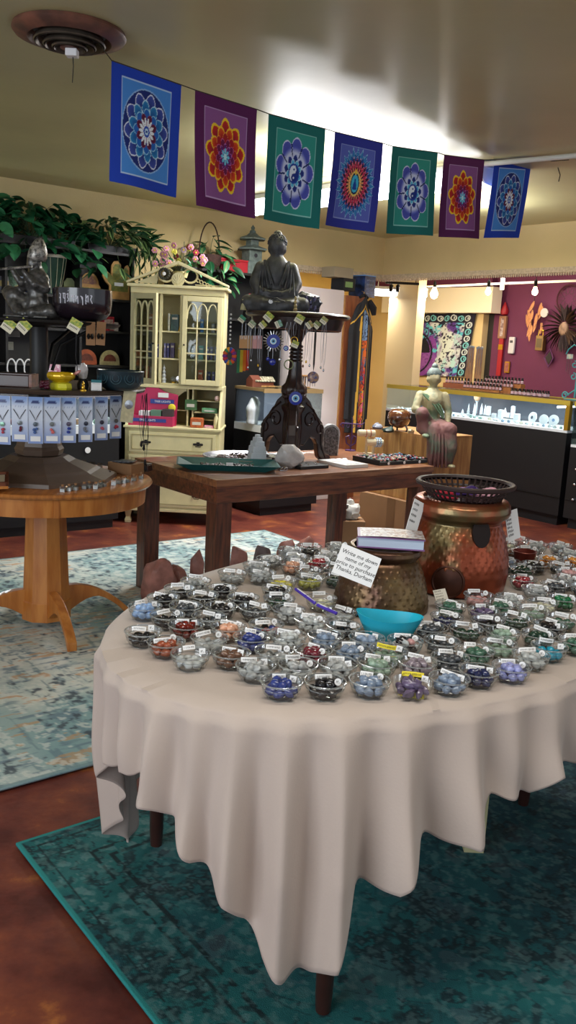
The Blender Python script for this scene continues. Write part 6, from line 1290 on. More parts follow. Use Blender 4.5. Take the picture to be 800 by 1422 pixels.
def plant(name, label, loc, n, spread, LW, mats_list, seed, pot, hang=.0, up=.6, rz=AZ):
    t = thing(name, label, 'plant', loc, rz); r = random.Random(seed); pot(t)
    lm = [leaf_mesh('leaf', LW[0]*k_, LW[1]*k_, ml) for k_, ml in mats_list]
    stems = M()
    for i in range(n):
        a = r.uniform(0, 2*PI); rr_ = math.sqrt(r.random()); x = spread[0]*rr_*math.cos(a)+spread[3]*r.random() if len(spread) > 3 else spread[0]*rr_*math.cos(a); y = spread[1]*rr_*math.sin(a); z = .07+spread[2]*(r.random()**.8)*(1-.55*rr_)*up*1.6
        if rr_ > .6 and r.random() < hang: z = r.uniform(-.16, .06); y = -abs(y)-.04
        if i % 3 == 0: stems.tube([(0, 0, .04), (x*.5, y*.5, max(.05, z*.8)), (x, y, z)], .002, 4)
        e = [r.uniform(-1.0, .5), r.uniform(-.6, .6), math.atan2(y, x)-PI/2+r.uniform(-.9, .9)]; tip = Matrix.Rotation(e[2], 3, 'Z') @ Matrix.Rotation(e[0], 3, 'X') @ Vector((0, LW[0], 0))
        if y+tip.y > .12: y = min(y, .06); e[2] = PI-e[2]; tip = Vector((tip.x, -tip.y, tip.z))
        if min(z, z+tip.z) < .02 and max(y, y+tip.y) > -.10:
            if y < -.06: y = -.14; e[2] = PI+r.uniform(-.7, .7)
            else: z = max(.05, z); e[0] = abs(e[0])
        if y+Vector(Matrix.Rotation(e[2], 3, 'Z') @ Matrix.Rotation(e[0], 3, 'X') @ Vector((0, LW[0], 0))).y > .13: y = .0; e[2] = PI+r.uniform(-.5, .5)
        put('leaf', lm[r.randrange(len(lm))], t, (x, y, z), e)
    o = stems.build('stems', mStem, t); return t
def trough(w_, h_=.05, mt=mBlack):
    def f(t): M().box(-w_/2, w_/2, -.06, .06, 0, h_, tx=-.05, ty=-.05).build('planter', mt, t, bevel=.003)
    return f
u, z = upx(40, 320, .16)
plant('ivy_plant', 'bushy dark green ivy trailing on top of the black shelving at far left', RP(u, .20, 2.041), 250, (.5, .11, .30), (.12, .05), [(1, [mG1]), (.85, [mG1]), (1.0, [mG2]), (.8, [mG4])], 3, trough(.6), .25, .6)
u, z = upx(150, 335, .16)
plant('variegated_plant', 'variegated long-leaved plant arching over the right end of the black shelving', RP(u, .19, 2.041), 140, (.36, .12, .24), (.14, .024), [(1, [mG4, mG1]), (.9, [mG3, mG4]), (1.1, [mG4])], 5, trough(.4), .12, .6)
# trailing sprays
t = thing('trailing_vine', 'slender green vine hanging down the right end of the shelving beside the hutch', 'plant', RP(-2.86, .30, 2.05), AZ); r = random.Random(9); m = M(); lm = [leaf_mesh('leaf', .085, .014, [mG3]), leaf_mesh('leaf', .075, .014, [mG4])]
for s in range(5):
    pts = []; x0 = -.08+.05*s
    for k in range(8): pts.append((x0+.03*k/7, -.0-.02*k/7, .03*math.sin(k/7*PI)*3-.32*(k/7)**2*(1-.12*s)))
    m.tube(pts, .002, 4)
    for k in range(1, 8):
        for q in (-1, 1): put('leaf', lm[(k+s) % 2], t, pts[k], (r.uniform(-1.9, -1.0), r.uniform(-.3, .3), q*1.2+r.uniform(-.4, .4)))
m.build('stems', mStem, t)
# black unit right of the hutch, basket plant, pagoda, red boxes
t = WB('wall_shelving', 'black wall shelving unit between the hutch and the carved pedestal', 'shelving', -1.85, 0, 0)
M().box(-.62, .42, -.03, -.005, 0, 2.0).build('back_board', mBlackW, t)
for z in (2.0, 1.62): M().box(-.62, .42, -.28, -.031, z-.02, z).build('shelf', mBlackW, t)
for u_ in (-.61, .41): M().box(u_-.01, u_+.01, -.27, -.0311, 0, 1.98).build('upright', mBlackW, t)
u, z = upx(290, 345, .15)
def basket(t):
    mb = mat('dark_wicker', (60, 34, 26), .8, var=.4, scale=60, bump=.5, bscale=80)
    M().lathe([(0, 0), (.07, 0), (.1, .05), (.105, .12), (.095, .12), (.06, .02)], n=24).build('basket', mb, t, smooth=True)
    M().tube([(.1*math.cos(g), 0, .12+.26*math.sin(g)) for g in np.linspace(0, PI, 16)], .006, 6).build('basket_handle', mb, t, smooth=True)
plant('basket_plant', 'variegated ivy in a dark wicker basket with a tall hoop handle', RP(u, .16, 2.0), 48, (.16, .12, .22), (.12, .032), [(1, [mG2, mG3]), (.9, [mG1]), (1.1, [mG4])], 12, basket, .45, .7)
u, z = upx(322, 374, .15)
t = WB('red_box', 'bright red lacquered box on top of the shelving behind the hutch', 'box', u+.06, .16, 2.0); M().box(-.22, .12, -.07, .07, 0, .09).build('box_body', mRedM, t, bevel=.004); M().box(-.225, .125, -.075, .075, .09, .105).build('lid', mRedM, t, bevel=.003)
u, z = upx(347, 378, .15); mPag = mat('grey_green_stone', (96, 108, 102), .7, var=.3, scale=40)
t = WB('pagoda_lantern', 'grey-green stone pagoda lantern with two curved roofs, left of the Buddha', 'lantern', u+.01, .35, 2.0-.0)
t.location = RP(u+.0, .17, 2.0); t.scale = (1, 1, 1)
M().box(-.065, .065, -.06, .06, .106, .2).build('lower_storey', mPag, t, bevel=.004)
for (z, r_) in ((.2, .135), (.285, .12)): M().lathe([(r_, z), (r_*1.02, z+.012), (r_*.5, z+.035), (r_*.3, z+.055), (0, z+.06)], n=6).build('curved_roof', mPag, t)
M().box(-.04, .04, -.04, .04, .235, .29).build('upper_storey', mPag, t, bevel=.003); M().lathe([(.03, .33), (.025, .36), (.012, .37), (.018, .385), (0, .41)], n=10).build('finial', mPag, t, smooth=True)
M().box(-.08, .08, -.068, .068, 0, .106).build('stone_foot', mPag, t, bevel=.004); M().lathe([(0, 0), (.018, .001), (.018, .002), (0, .003)], n=12, axis='y').build('window_opening', mInk, t, loc=(0, -.0615, .155))
u, z = upx(330, 400, .2); t = WB('lucky_charm', 'red and black hanging charm with a tiny green tag left of the pedestal top', 'ornament', u+.06, .28, 1.62); M().lathe([(.03, 0), (.045, .05), (.03, .1), (.012, .12), (.012, .16), (0, .17)], n=16).build('vase_body', mBlackM, t, smooth=True); M().box(-.03, .03, -.05, -.046, .17, .21).build('red_tag', mRedM, t)
# flower arrangement on the hutch
t = thing('flower_arrangement', 'pink, yellow and white artificial flowers on top of the cream hutch', 'flowers', HO+Vector((-.0, -.03, 1.98)))
r = random.Random(21); fc = [(216, 150, 170), (226, 216, 90), (226, 220, 206), (200, 170, 190), (150, 40, 60)]
M().lathe([(.0, -.09), (.05, -.09), (.06, -.05), (.045, -.045), (0, -.05)], n=16).build('dish', mCream, t, loc=(0, .05, 0))
m = M()
for i in range(26):
    x = r.uniform(-.2, .2); z = r.uniform(-.04, .10)+.05*(1-abs(x)/.2); y = r.uniform(-.06, .06); c = 0 if x < -.07 or x > .12 else r.randrange(5)
    m.tube([(x*.2, .03, -.05), (x*.7, y*.5, z*.5), (x, y, z)], .0018, 4); fm = M()
    for k in range(6): g = 2*PI*k/6; fm.ball((.014*math.cos(g), -.004, .014*math.sin(g)), (.011, .005, .011), 7, 5)
    fm.ball((0, -.008, 0), .007, 6, 5, mi=1); fm.build('blossom', [mat('petal_%d' % c, fc[c], .7), mYellowP], t, (x, y, z), (r.uniform(-.6, .4), 0, r.uniform(-.5, .5)), smooth=True)
m.tube([(.02, 0, -.04), (.03, 0, .08), (.028, 0, .17)], .0025, 5); m.build('flower_stems', mStem, t)
lm = leaf_mesh('leaf', .05, .012, [mG2])
for i in range(30): put('leaf', lm, t, (r.uniform(-.2, .2), r.uniform(-.06, .04), r.uniform(-.06, .06)), (r.uniform(-1, 1), r.uniform(-1, 1), r.uniform(0, 6)))
t = thing('beaded_wreath', 'dark round beaded ornament hanging in the pediment of the hutch', 'ornament', HO+Vector((-.1, Yf-.035, 1.90)))
for k in range(14): g = 2*PI*k/14; M().ball((.035*math.cos(g), 0, .035*math.sin(g)), .012, 8, 6).build('bead', mat('dark_olive_bead', (50, 48, 40), .4), t, smooth=True)
M().lathe([(0, 0), (.014, .002), (0, .006)], n=10, axis='y').build('white_blossom', mWhite, t, loc=(0, -.01, 0))

# ---------------------------------------------------------------- middle showcase, white cabinet, robe
t = showcase('showcase', 'glass showcase with a pale wooden edge behind the carved pedestal', -1.92, upx(447, 560, .72)[0], .30, .72, .76, 1.06, 0, mat('pale_wood_rail', (150, 124, 84), .6))
a = lamp('showcase_lamp', 'AREA', RP(-1.45, .5, 1.03), 4, (.9, .95, 1), .8, .04); a.rotation_euler = (0, 0, AZ)
u, z = upx(340, 585, .5)
t = WB('selenite_figure', 'white translucent carved selenite bird-like figure inside the middle showcase', 'crystal', u+.04, .55, .76, .3); m = M(); limb(m, [(0, 0, .05), (0, 0, .12), (.02, 0, .19)], [.05, .06, .04]); m.ball((.04, 0, .17), (.05, .03, .03)); m.lathe([(0, 0), (.05, 0), (.05, .03), (0, .03)], n=12); organic('carving', m, mSel, .008, t)
u, z = upx(410, 590, .5); t = WB('bracelet_rack', 'T-shaped pale wooden rack hung with silvery necklaces and dark beads behind the pedestal', 'rack', u, .52, 1.063)
u, z = upx(425, 560, .55)
t.location = RP(u, .52, 1.066)
M().lathe([(0, 0), (.05, 0), (.05, .008), (0, .008)], n=20).build('base', mCrate, t); M().lathe([(.007, .008), (.007, .10)], n=8).build('post', mCrate, t); M().lathe([(.01, -.13), (.01, .13)], (0, 0, .1), 10, axis='x').build('crossbar', mCrate, t)
for k in range(9): M().tube([(-.11+.026*k, -.012, .1), (-.112+.026*k, -.014, .06), (-.108+.026*k, -.014, .012), (-.104+.026*k, -.012, .1)], .0022, 4).build('hung_necklace', mSilver if k % 3 else mInk, t)
u, z = upx(345, 530, .4)
t = WB('bird_house', 'little wooden house box with a cream patterned roof on the middle showcase', 'ornament', u, .48, 1.066, .1); M().prism([(-.04, 0), (.04, 0), (.04, .06), (0, .095), (-.04, .06)], -.05, .05, 'x', mi=0).build('house_walls', mat('reddish_wood', (110, 56, 38), .7), t); M().box(.05, .2, -.045, .045, .0, .012).build('floor_board', mCrate, t)
M().box(-.02, .2, -.055, .0, .06, .068, rx=.75).build('roof_panel', mat('cream_pattern', (206, 200, 170), .7, col2=(90, 80, 60), scale=60), t); M().box(.05, .2, -.03, .03, .012, .06).build('box_body', mat('reddish_wood', (110, 56, 38), .7), t)
# white partition cabinet with wood side
t = WB('tall_cabinet', 'tall white-faced partition cabinet with a brown wooden side, right of the pedestal', 'cabinet', -.6, .18, 0)
uW = upx(474, 500, .28)[0]+.6; uR = upx(503, 500, .30)[0]+.6
M().box(-.75, uW-.012, -.10, .16, 0, 1.94).build('white_panel', mat('pinkish_white_panel', (214, 200, 196), .6), t, bevel=.002); M().box(uW-.0115, uW, -.11, .16, 0, 1.90).build('edge_trim', mCrate, t); M().box(uW+.0005, uR, -.12, .16, 0, 1.90).build('brown_side', mat('brown_veneer', (140, 78, 44), .5, col2=(110, 58, 32), scale=5, stretch=(8, 8, 1)), t, bevel=.002)
u, z = upx(494, 400, .3)
t = WB('carton', 'blue and white glossy printed carton on top of the tall cabinet', 'box', -.50, .2, 1.941-.04, .1); 
M().box(-.02, .13, -.1, .1, .0, .19).build('carton_body', mat('blue_print_box', (40, 66, 120), .35, col2=(14, 16, 30), scale=14), t, bevel=.002); o = scribble(4, .12, .17, 77, t, 0, mat('pale_grey_ink', (170, 176, 196), .6)); o.rotation_euler = (PI/2, 0, 0); o.location = (-.01, -.1015, .18); M().box(-.02, .13, -.1, .1, .191, .2).build('top_flap', mat('sky_blue_flap', (110, 160, 220), .4), t)

t = WB('carton', 'dark carton with a green label behind the blue one on the tall cabinet', 'box', -.74, .2, 1.941, 0); M().box(-.02, .12, -.09, .09, 0, .11).build('carton_body', mBlack, t, bevel=.002); M().box(.0, .09, -.0915, -.0902, .03, .08).build('green_label', mat('green_label', (120, 150, 90), .6), t)
t = WB('carton', 'plain brown-grey cardboard box on the left of the tall cabinet top', 'box', -.85, .2, 2.052, 0); M().box(-.03, .2, -.09, .09, 0, .09).build('carton_body', mat('grey_card_box', (150, 136, 112), .85), t, bevel=.002); M().box(-.02, .19, -.07, .07, .0902, .093).build('top_flap', mat('grey_card_box', (150, 136, 112), .85), t)
# robe
t = WB('hanging_robe', 'black robe with gold braid and a bright red and blue printed front, hanging', 'robe', -.46, .43, 1.86)
u0_, z0_ = upx(505, 415, .38); u1_, z1_ = upx(505, 590, .38); t.location = RP(u0_, .38, z0_); H_ = z0_-z1_+.1
def robe(U, V):
    C = np.tile(np.array((20, 18, 22), float), (len(U), 1)); n = fbm(U, V*3, 9, 4); n2 = fbm(U, V*3, 26, 6); c = (U > .42) & (U < .66) & (V > .04) & (V < .90)
    k = fbm(U, V*2, 5, 8); P_ = np.tile(np.array((200, 60, 40), float), (len(U), 1)); P_ = mixc(P_, (k-.5)*12, (226, 110, 40)); P_ = mixc(P_, ((V > .68)*1.), (120, 150, 190)); P_ = mixc(P_, (n2 > .6)*.9, (30, 26, 40)); P_ = mixc(P_, ((V < .30) & (n > .52))*.9, (220, 90, 140)); P_ = mixc(P_, ((V < .55) & (V > .3) & (n < .42))*.9, (60, 90, 150)); P_ = mixc(P_, ((V < .4) & (n2 < .36))*.9, (180, 190, 60)); P_ = mixc(P_, ((V > .42) & (V < .62) & (n > .55))*.7, (60, 110, 160)); C[c] = P_[c]
    C[(np.abs(U-.33-.04*np.sin(V*3)) < .028) & (V < .86)] = (196, 150, 50); C[(np.abs(U-.70) < .014) & (V < .8)] = (170, 130, 60); C[(np.abs(V-.93+.25*np.abs(U-.5)) < .008)] = (196, 150, 50); return C
def robepos(U, V):
    top = np.clip((1-V)*4, 0, 1); wd = .045+.105*top**.6-.02*(V < .1); x = (U-.5)*wd*2+.012*np.sin((1-V)*5)*0; y = -.03*np.sin(U*PI)*1.2-.014*np.sin(U*19)*(1-V)**.5+.0; y[(U < .08) | (U > .92)] += .01
    return np.stack([x, y, -(1-V)*H_-.05*np.abs(U-.5)*(1-top)*3+.03], 1)
o = paint('robe_cloth', 0, 0, 60, 160, robe, robepos, paintmat('robe_fabric', .8), t); q = o.modifiers.new('t', 'SOLIDIFY'); q.thickness = .004
M().tube([(-.05, .0, .01), (0, -.01, .035), (.05, 0, .01)], .014, 8).build('collar_roll', mat('black_cloth', (18, 16, 20), .9), t, smooth=True); M().tube([(0, .0, .03), (0, .0, .06), (.01, .04, .07)], .003, 6).build('hook', mGold, t)
m = M(); m.tube([(.06, -.01, -.02), (.11, -.02, -.08), (.125, -.02, -.14)], [.03, .035, .02], 8); m.build('sleeve', mat('black_cloth', (18, 16, 20), .9), t, smooth=True)
# crates
cc_ = Vector((.95, 5.8, 0)); cen = cc_+UH*.2-VH*.31
t = thing('wooden_crate', 'tall pale pine plank block under the seated deity statue', 'crate', cen, AZ)
for k in range(4): M().box(-.2, .2, -.31+.155*k+.001, -.31+.155*(k+1)-.001, .40, .855).build('plank', mCrate, t, bevel=.002)
M().box(-.2, .2, -.31, .31, .855, .868).build('top_board', mCrate, t, bevel=.002)
t = thing('cardboard_box', 'brown cardboard carton under the pine block behind the rustic table', 'box', cen+UH*-.0, AZ); M().box(-.24, .2, -.33, .33, 0, .398).build('carton_body', mCard, t, bevel=.003); M().box(-.2415, -.2405, -.04, .04, .0, .398).build('tape', mat('tan_tape', (120, 84, 52), .5), t)
p = gz(482, 760, 0); q = cen-UH*.36-VH*.1
t = thing('paper_bag', 'crumpled white plastic bag on a small carton under the rustic table', 'bag', Vector((gY(487, 690, 5.7).x, 5.75, .29)), 0); m = rock(91, (.07, .06, .07), .5, 2.6, 18, 12, facet=4); m.v = [(a, b_, max(c, -.045)+.045) for a, b_, c in m.v]; m.build('bag_body', mat('white_plastic_bag', (214, 210, 200), .5), t, smooth=40); M().tube([(-.01, 0, .1), (0, 0, .14), (.02, 0, .1)], .006, 6).build('bag_handle', mat('white_plastic_bag', (214, 210, 200), .5), t, smooth=True)
t = thing('cardboard_box', 'small tan carton carrying the white bag under the rustic table', 'box', Vector((gY(487, 690, 5.7).x, 5.75, 0)), .1); M().box(-.1, .1, -.09, .09, 0, .288).build('carton_body', mCard, t, bevel=.003); M().box(-.1, .1, -.02, .02, .2882, .2895).build('tape', mat('tan_tape', (120, 84, 52), .5), t)
# brown glazed pot and little things on the crate
zc = .868
t = thing('glazed_vase', 'round glossy brown vase on three feet on the pine block', 'vase', Vector((gY(554, 598, 6.05).x, 6.08, zc))); mGl = mat('brown_glaze', (92, 54, 34), .12, var=.4, scale=12, coat=.8)
M().lathe([(.03, .025), (.065, .05), (.083, .09), (.078, .125), (.055, .15), (.04, .155), (.034, .15)], n=32).build('vase_body', mGl, t, smooth=True)
for k in range(3): g = 2*PI*k/3-.5; M().tube([(.05*math.cos(g), .05*math.sin(g), .045), (.065*math.cos(g), .065*math.sin(g), .02), (.06*math.cos(g), .06*math.sin(g), 0)], .007, 6).build('foot', mDark, t, smooth=True)
for i, (x, c, nm) in enumerate([(530, (120, 124, 140), 'greyish crystal lump on the pine block left of the brown vase'), (541, (40, 60, 60), 'dark green lump on the pine block beside the brown vase'), (571, (200, 170, 130), 'cream pebble right of the brown vase on the pine block')]):
    m = rock(100+i, (.028, .022, .02) if i == 2 else (.045, .032, .03), .4, 2, 12, 8, facet=4); m.v = [(a, b_, max(q, -.014)+.014) for a, b_, q in m.v]; tag(m.build('display_stone', mat('crs%d' % i, c, .4, var=.4, scale=30), loc=Vector((gY(x, 598, 5.9).x, [6.16, 5.95, 5.93][i], zc)), smooth=35), nm, 'stone')
# seated deity statue with one leg down
mDe = mat('weathered_green_stone', (166, 156, 122), .65, col2=(100, 118, 92), scale=9, bump=.3, bscale=60, lo=.36, hi=.5); mDeR = mat('faded_maroon_robe', (112, 72, 70), .7, col2=(86, 96, 80), scale=8, bump=.3, bscale=40, lo=.34, hi=.48)
t = thing('seated_deity_statue', 'weathered green and maroon seated deity statue with one leg hanging off the pine block', 'statue', Vector((gY(600, 600, 5.75).x, 5.85, zc)), .1); k = .42; t.scale = (1.04, 1.04, 1.04)
m = M(); limb(m, [(0, 0, .06), (0, 0, .15), (0, -.01, .23), (0, 0, .27)], [.07, .058, .066, .05]); m.ball((0, 0, .26), (.085, .045, .04)); limb(m, [(0, 0, .3), (0, -.003, .33)], [.028, .025])
m.ball((0, -.005, .375), (.042, .045, .055), 16, 12); m.ball((.012, -.05, .37), (.006, .009, .012)); m.ball((0, -.042, .35), (.012, .007, .005)); [m.ball((s*.043, 0, .36), (.006, .01, .022)) for s in (-1, 1)]
limb(m, [(-.08, 0, .26), (-.115, -.035, .17), (-.06, -.085, .15), (-.05, -.115, .10)], [.032, .029, .024, .014]); limb(m, [(.08, 0, .26), (.11, -.01, .16), (.1, -.05, .08)], [.03, .027, .018])
organic('body', m, mDe, .008, t, it=3, disp=.002)
m = M(); m.ball((0, .002, .398), (.047, .049, .045)); m.ball((0, .0, .447), (.02, .02, .02)); [m.ball((.041*math.cos(g), .002+.042*math.sin(g), .402), .007, 6, 5) for g in np.linspace(0, 2*PI, 18)]; m.build('crown_hair', mat('grey_green_hair', (100, 112, 108), .6, var=.3, scale=40), t, smooth=True)
m = M(); limb(m, [(.03, -.03, .06), (.09, -.13, .05), (.1, -.165, -.06), (.095, -.155, -.15)], [.065, .056, .045, .03]); limb(m, [(-.03, -.03, .06), (-.09, -.12, .15), (-.08, -.125, .05), (-.06, -.15, .02)], [.06, .045, .035, .02])
m.ball((0, -.02, .045), (.10, .08, .045)); limb(m, [(0, -.11, .05), (0, -.14, -.03), (.01, -.14, -.13)], [.05, .05, .055]); organic('robe', m, mDeR, .009, t, it=3, disp=.003)
m = M(); [m.tube([(-.02+.02*q, -.165, .03), (-.025+.022*q, -.195, -.06), (-.03+.026*q, -.185, -.18)], .009, 6) for q in range(5)]; m.build('hanging_folds', mDeR, t, smooth=True)
M().ball((.11, -.175, -.17), (.026, .045, .015)).build('foot', mDe, t, smooth=True); M().ball((-.07, -.175, .016), (.022, .04, .014)).build('foot', mDe, t, smooth=True)
for f in range(5): M().tube([(-.05-.008*f+.016, -.115-.004, .102), (-.052-.008*f+.016, -.125, .08), (-.05-.007*f+.014, -.122, .055+.006*abs(f-2))], [.0045, .0042, .003], 6).build('finger' if f < 4 else 'thumb', mDe, t, smooth=True)
m = M(); [m.tube([(-.075+.01*q, -.045, .27), (0+.02*q, -.068, .2), (.07, -.05, .12+.01*q)], .006, 6) for q in range(3)]; m.build('sash', mat('pale_green_sash', (110, 140, 108), .7), t, smooth=True)
# ---------------------------------------------------------------- the counter and the purple room
def upv(x, y, u): q = gu(x, y, u)-CO; return q.dot(VH), q.z           # v and z of a pixel on the plane u
def RB(name, label, cat_, u, v, z, rz=0, grp=None): return thing(name, label, cat_, RP(u, v, z), AZ-PI/2+rz, grp)   # local x along the counter, y away
def counter(label, u0, u1, v0, v1, zb, zt, rail):
    cx, cy = (u0+u1)/2, (v0+v1)/2; w_, d_ = (v1-v0)/2, (u1-u0)/2; t = RB('showcase', label, 'showcase', cx, cy, 0)
    M().box(-w_, w_, -d_, d_, .09, zb-.022).build('base_cabinet', mBlack, t); M().box(-w_+.03, w_-.03, -d_+.04, d_-.03, 0, .09).build('plinth', mBlack, t); M().box(-w_, w_, -d_-.006, -d_, .24, .25).build('base_ledge', mBlackM, t)
    M().box(-w_, w_, -d_, d_, zb-.022, zb).build('white_deck', mat('white_display_deck', (232, 238, 244), .5), t)
    g = M(); g.box(-w_, w_, -d_, -d_+.004, zb, zt-.012); g.box(-w_, -w_+.004, -d_+.004, d_-.004, zb, zt-.012); g.box(w_-.004, w_, -d_+.004, d_-.004, zb, zt-.012); g.build('glass_sides', mPane, t)
    M().box(-w_+.004, w_-.004, d_-.012, d_, zb, zt-.012).build('dark_back', mat('dark_grey_back', (70, 74, 86), .6), t); M().box(-w_, w_, -d_, d_, zt-.012, zt).build('glass_top', mPane, t)
    r = M(); r.box(-w_-.004, w_+.004, -d_-.006, -d_+.014, zt-.034, zt+.005); r.box(-w_-.004, w_+.004, d_-.012, d_+.006, zt-.02, zt+.004); r.build('metal_rail', rail, t); return t, cx, cy
mRailY = mat('yellow_brass_rail', (206, 180, 70), .4, metal=.3)
ZBk, ZTk = .83, 1.075
tA, ca, cb = counter('long black glass showcase counter with a yellow brass rail, in front of the purple wall', .25, .75, -.08, 2.12, ZBk, ZTk, mRailY)
tB, _, _ = counter('second black showcase counter at the right frame edge, beyond the brass corner post', .25, .75, 2.17, 3.6, .72, ZTk, mRailY)
for k in range(3): M().lathe([(0, -.285), (.011, -.28), (.008, -.25)], n=10, axis='y').build('drawer_knob', mSilver, tB, loc=(-.62, 0, .52-.13*k), smooth=True)
M().box(-.02, .02, -.02, .02, ZBk, ZTk).build('brass_corner_post', mGold, tA, loc=(1.085, -.235, 0))
M().lathe([(.009, -.09), (.009, .09)], n=10, axis='x').build('case_tube_lamp', mTube, tA, loc=(.98, -.1, ZTk-.055), rz=(0, -.1, .5))
for v_, L_ in ((.45, 1.0), (1.55, 1.0)): a = lamp('showcase_lamp', 'AREA', RP(.42, v_, ZTk-.03), 7, (.86, .94, 1), L_, .05); a.rotation_euler = (0, 0, AZ-PI/2)
# crystals in the case
mLitSel = mat('white_selenite', (236, 242, 250), .4, trans=.15)
cas = [(641, 'small pointed', 'tower', .07, .018), (649, 'tall stepped', 'spiral', .13, .02), (657, 'tall ribbed', 'spiral', .14, .02), (667, 'slim pointed', 'tower', .11, .016), (672, 'thin pointed', 'tower', .10, .013), (677, 'squarish', 'block', .085, .022), (685, 'low square', 'block', .06, .024), (694, 'large square', 'block', .10, .026), (700, 'pointed cone', 'tower', .09, .018), (705, 'little', 'block', .045, .018), (711, 'tall square-topped', 'block', .11, .02), (717, 'broad', 'block', .08, .03)]
for i, (x, nm, kd, h_, r_) in enumerate(cas):
    uu = .5 if i in (3, 4, 5, 8, 9, 10) else .42; v_, z = upv(x, 588, uu); base_ = ZBk+(.03 if uu == .5 else 0)
    o = M()
    if kd == 'tower': o.lathe([(r_, 0), (r_*.8, h_*.5), (0, h_)], n=4, ph=.4)
    elif kd == 'spiral': o.lathe([(r_, 0)]+[(r_*(1-.1*k)*(1 if k % 2 else .75), h_*(.08+.1*k)) for k in range(9)]+[(0, h_)], n=8)
    else: o.box(-r_, r_, -r_*.8, r_*.8, 0, h_, .3, tx=.1, ty=.1)
    o = o.build('selenite_crystal', mLitSel, loc=RP(uu, v_, base_), rz=AZ); tag(o, '%s white selenite %s in the long showcase, %s' % (nm, kd if kd != 'spiral' else 'tower', ['first from the left', 'second from the left', 'third from the left', 'fourth', 'fifth', 'sixth', 'seventh', 'eighth', 'fourth from the right', 'third from the right', 'second from the right', 'rightmost block'][i]), 'crystal', 'selenite pieces in the long showcase')
v0_, z = upv(690, 580, .5); o = RB('display_riser', 'low glass riser under the back row of selenite in the long showcase', 'riser', .5, v0_, ZBk); M().box(-.28, .28, -.05, .05, .024, .0295).build('riser_top', mPane, o); [M().box(s*.26-.004, s*.26+.004, -.05, .05, 0, .024).build('riser_foot', mPane, o) for s in (-1, 1)]
v_, z = upv(653, 570, .46); o = RB('stone_sphere', 'peach-coloured stone sphere raised above the selenite towers', 'sphere', .55, v_, ZBk); M().ball((0, 0, .185), .034, 20, 14).build('sphere', mat('peach_stone', (226, 180, 140), .35, var=.2, scale=20), o, smooth=True); M().lathe([(.03, 0), (.012, .01), (.01, .14), (.022, .152), (0, .152)], n=14).build('clear_stand', mSel, o, smooth=True)
for i, (x, nm, r_, c) in enumerate([(738, 'oval white agate slice with a dark centre', .05, (40, 60, 80)), (754, 'round white dish standing on edge', .045, (230, 236, 240)), (768, 'second oval white agate slice, near the brass post', .048, (120, 150, 190))]):
    v_, z = upv(x, 590, .4); o = RB('agate_slice' if i != 1 else 'white_dish', nm+' in the long showcase', 'crystal' if i != 1 else 'dish', .4, v_, ZBk, (-.2, .1, .2)[i]); M().lathe([(0, 0), (r_, .001), (r_*.96, .012), (0, .014)], n=28, axis='y', sy=1.0).build('slice', mLitSel, o, loc=(0, 0, r_*1.3), rz=(-.15, 0, 0), smooth=True)
    if i != 1: M().lathe([(0, 0), (r_*.3, .0), (0, .002)], n=16, axis='y').build('dark_centre', mat('agc%d' % i, c, .3), o, loc=(0, -.004, r_*1.3), rz=(-.15, 0, 0))
    M().lathe([(.018, 0), (.018, .008), (.006, .015), (0, .015)], n=10).build('stand', mSilver, o)
rq = random.Random(14); words_ = ['pale grey', 'milky white', 'greenish', 'grey-blue', 'cream', 'clear']
cl = [(190, 200, 206), (226, 230, 232), (120, 150, 140), (130, 150, 170), (210, 204, 186), (206, 216, 220)]
for i in range(34):
    v_ = .02+i*.060+rq.uniform(-.008, .008); k = rq.randrange(6); uu = .31+rq.uniform(-.01, .035); m = rock(200+i % 6, (rq.uniform(.016, .024), .015, rq.uniform(.011, .02)), .35, 2, 10, 7, facet=2); zmin = -.009; m.v = [(a, b_, max(q, zmin)-zmin) for a, b_, q in m.v]
    o = m.build('display_stone', mat('cst%d' % k, cl[k], .3, var=.15, scale=40), loc=RP(uu, v_, ZBk), rz=rq.uniform(0, 3), smooth=40); tag(o, 'small pale rough stone in the row along the front of the long showcase', 'stone', 'rough stones in the long showcase')
# things in the second case
for i, (x, y, c) in enumerate([(792, 606, (170, 170, 130)), (799, 612, (120, 150, 150))]):
    v_, z = upv(x, y, .45); o = rock(230+i, (.035, .03, .035), .3, 2, 12, 8, facet=3); o.v = [(a, b_, max(q, -.02)+.02) for a, b_, q in o.v]; tag(o.build('display_stone', mat('s2c%d' % i, c, .4), loc=RP(.45, v_, .72), smooth=40), ['yellowish', 'greenish-grey'][i]+' stone in the second showcase at the right frame edge', 'stone')
# perfume bottles on stepped racks
bot = None; mCap = mat('black_cap', (20, 16, 20), .3); mLbl = mat('pink_label', (216, 178, 186), .5); mAmb = mat('dark_amber_bottle', (40, 20, 20), .15, coat=.5)
def bottles(u, v0, v1, z, n, rowname):
    global bot
    for i in range(n):
        p = RP(u, v0+(v1-v0)*i/max(1, n-1), z)
        if bot is None:
            bot = thing('oil_bottle', '', 'bottle', p, AZ-PI/2); M().lathe([(0, 0), (.0125, 0), (.0135, .004), (.0135, .034), (.009, .042), (0, .042)], n=12).build('bottle_body', mAmb, bot, smooth=True); M().lathe([(.0138, .006), (.0138, .030)], n=12, cap=False).build('pink_label', mLbl, bot); M().lathe([(0, .042), (.0095, .042), (.0095, .058), (0, .059)], n=12).build('cap', mCap, bot); o = bot
        else: o = dup(bot, p)
        o['label'] = 'dark oil bottle with a pink label, in the %s' % rowname; o['group'] = 'oil bottles, %s' % rowname
def vv(x, y, u): return upv(x, y, u)[0]
Z0 = ZTk+.006; mRackW = mat('oiled_rack_wood', (176, 112, 60), .5, col2=(140, 82, 42), scale=10)
a0, a1 = vv(645, 538, .5), vv(708, 540, .5)
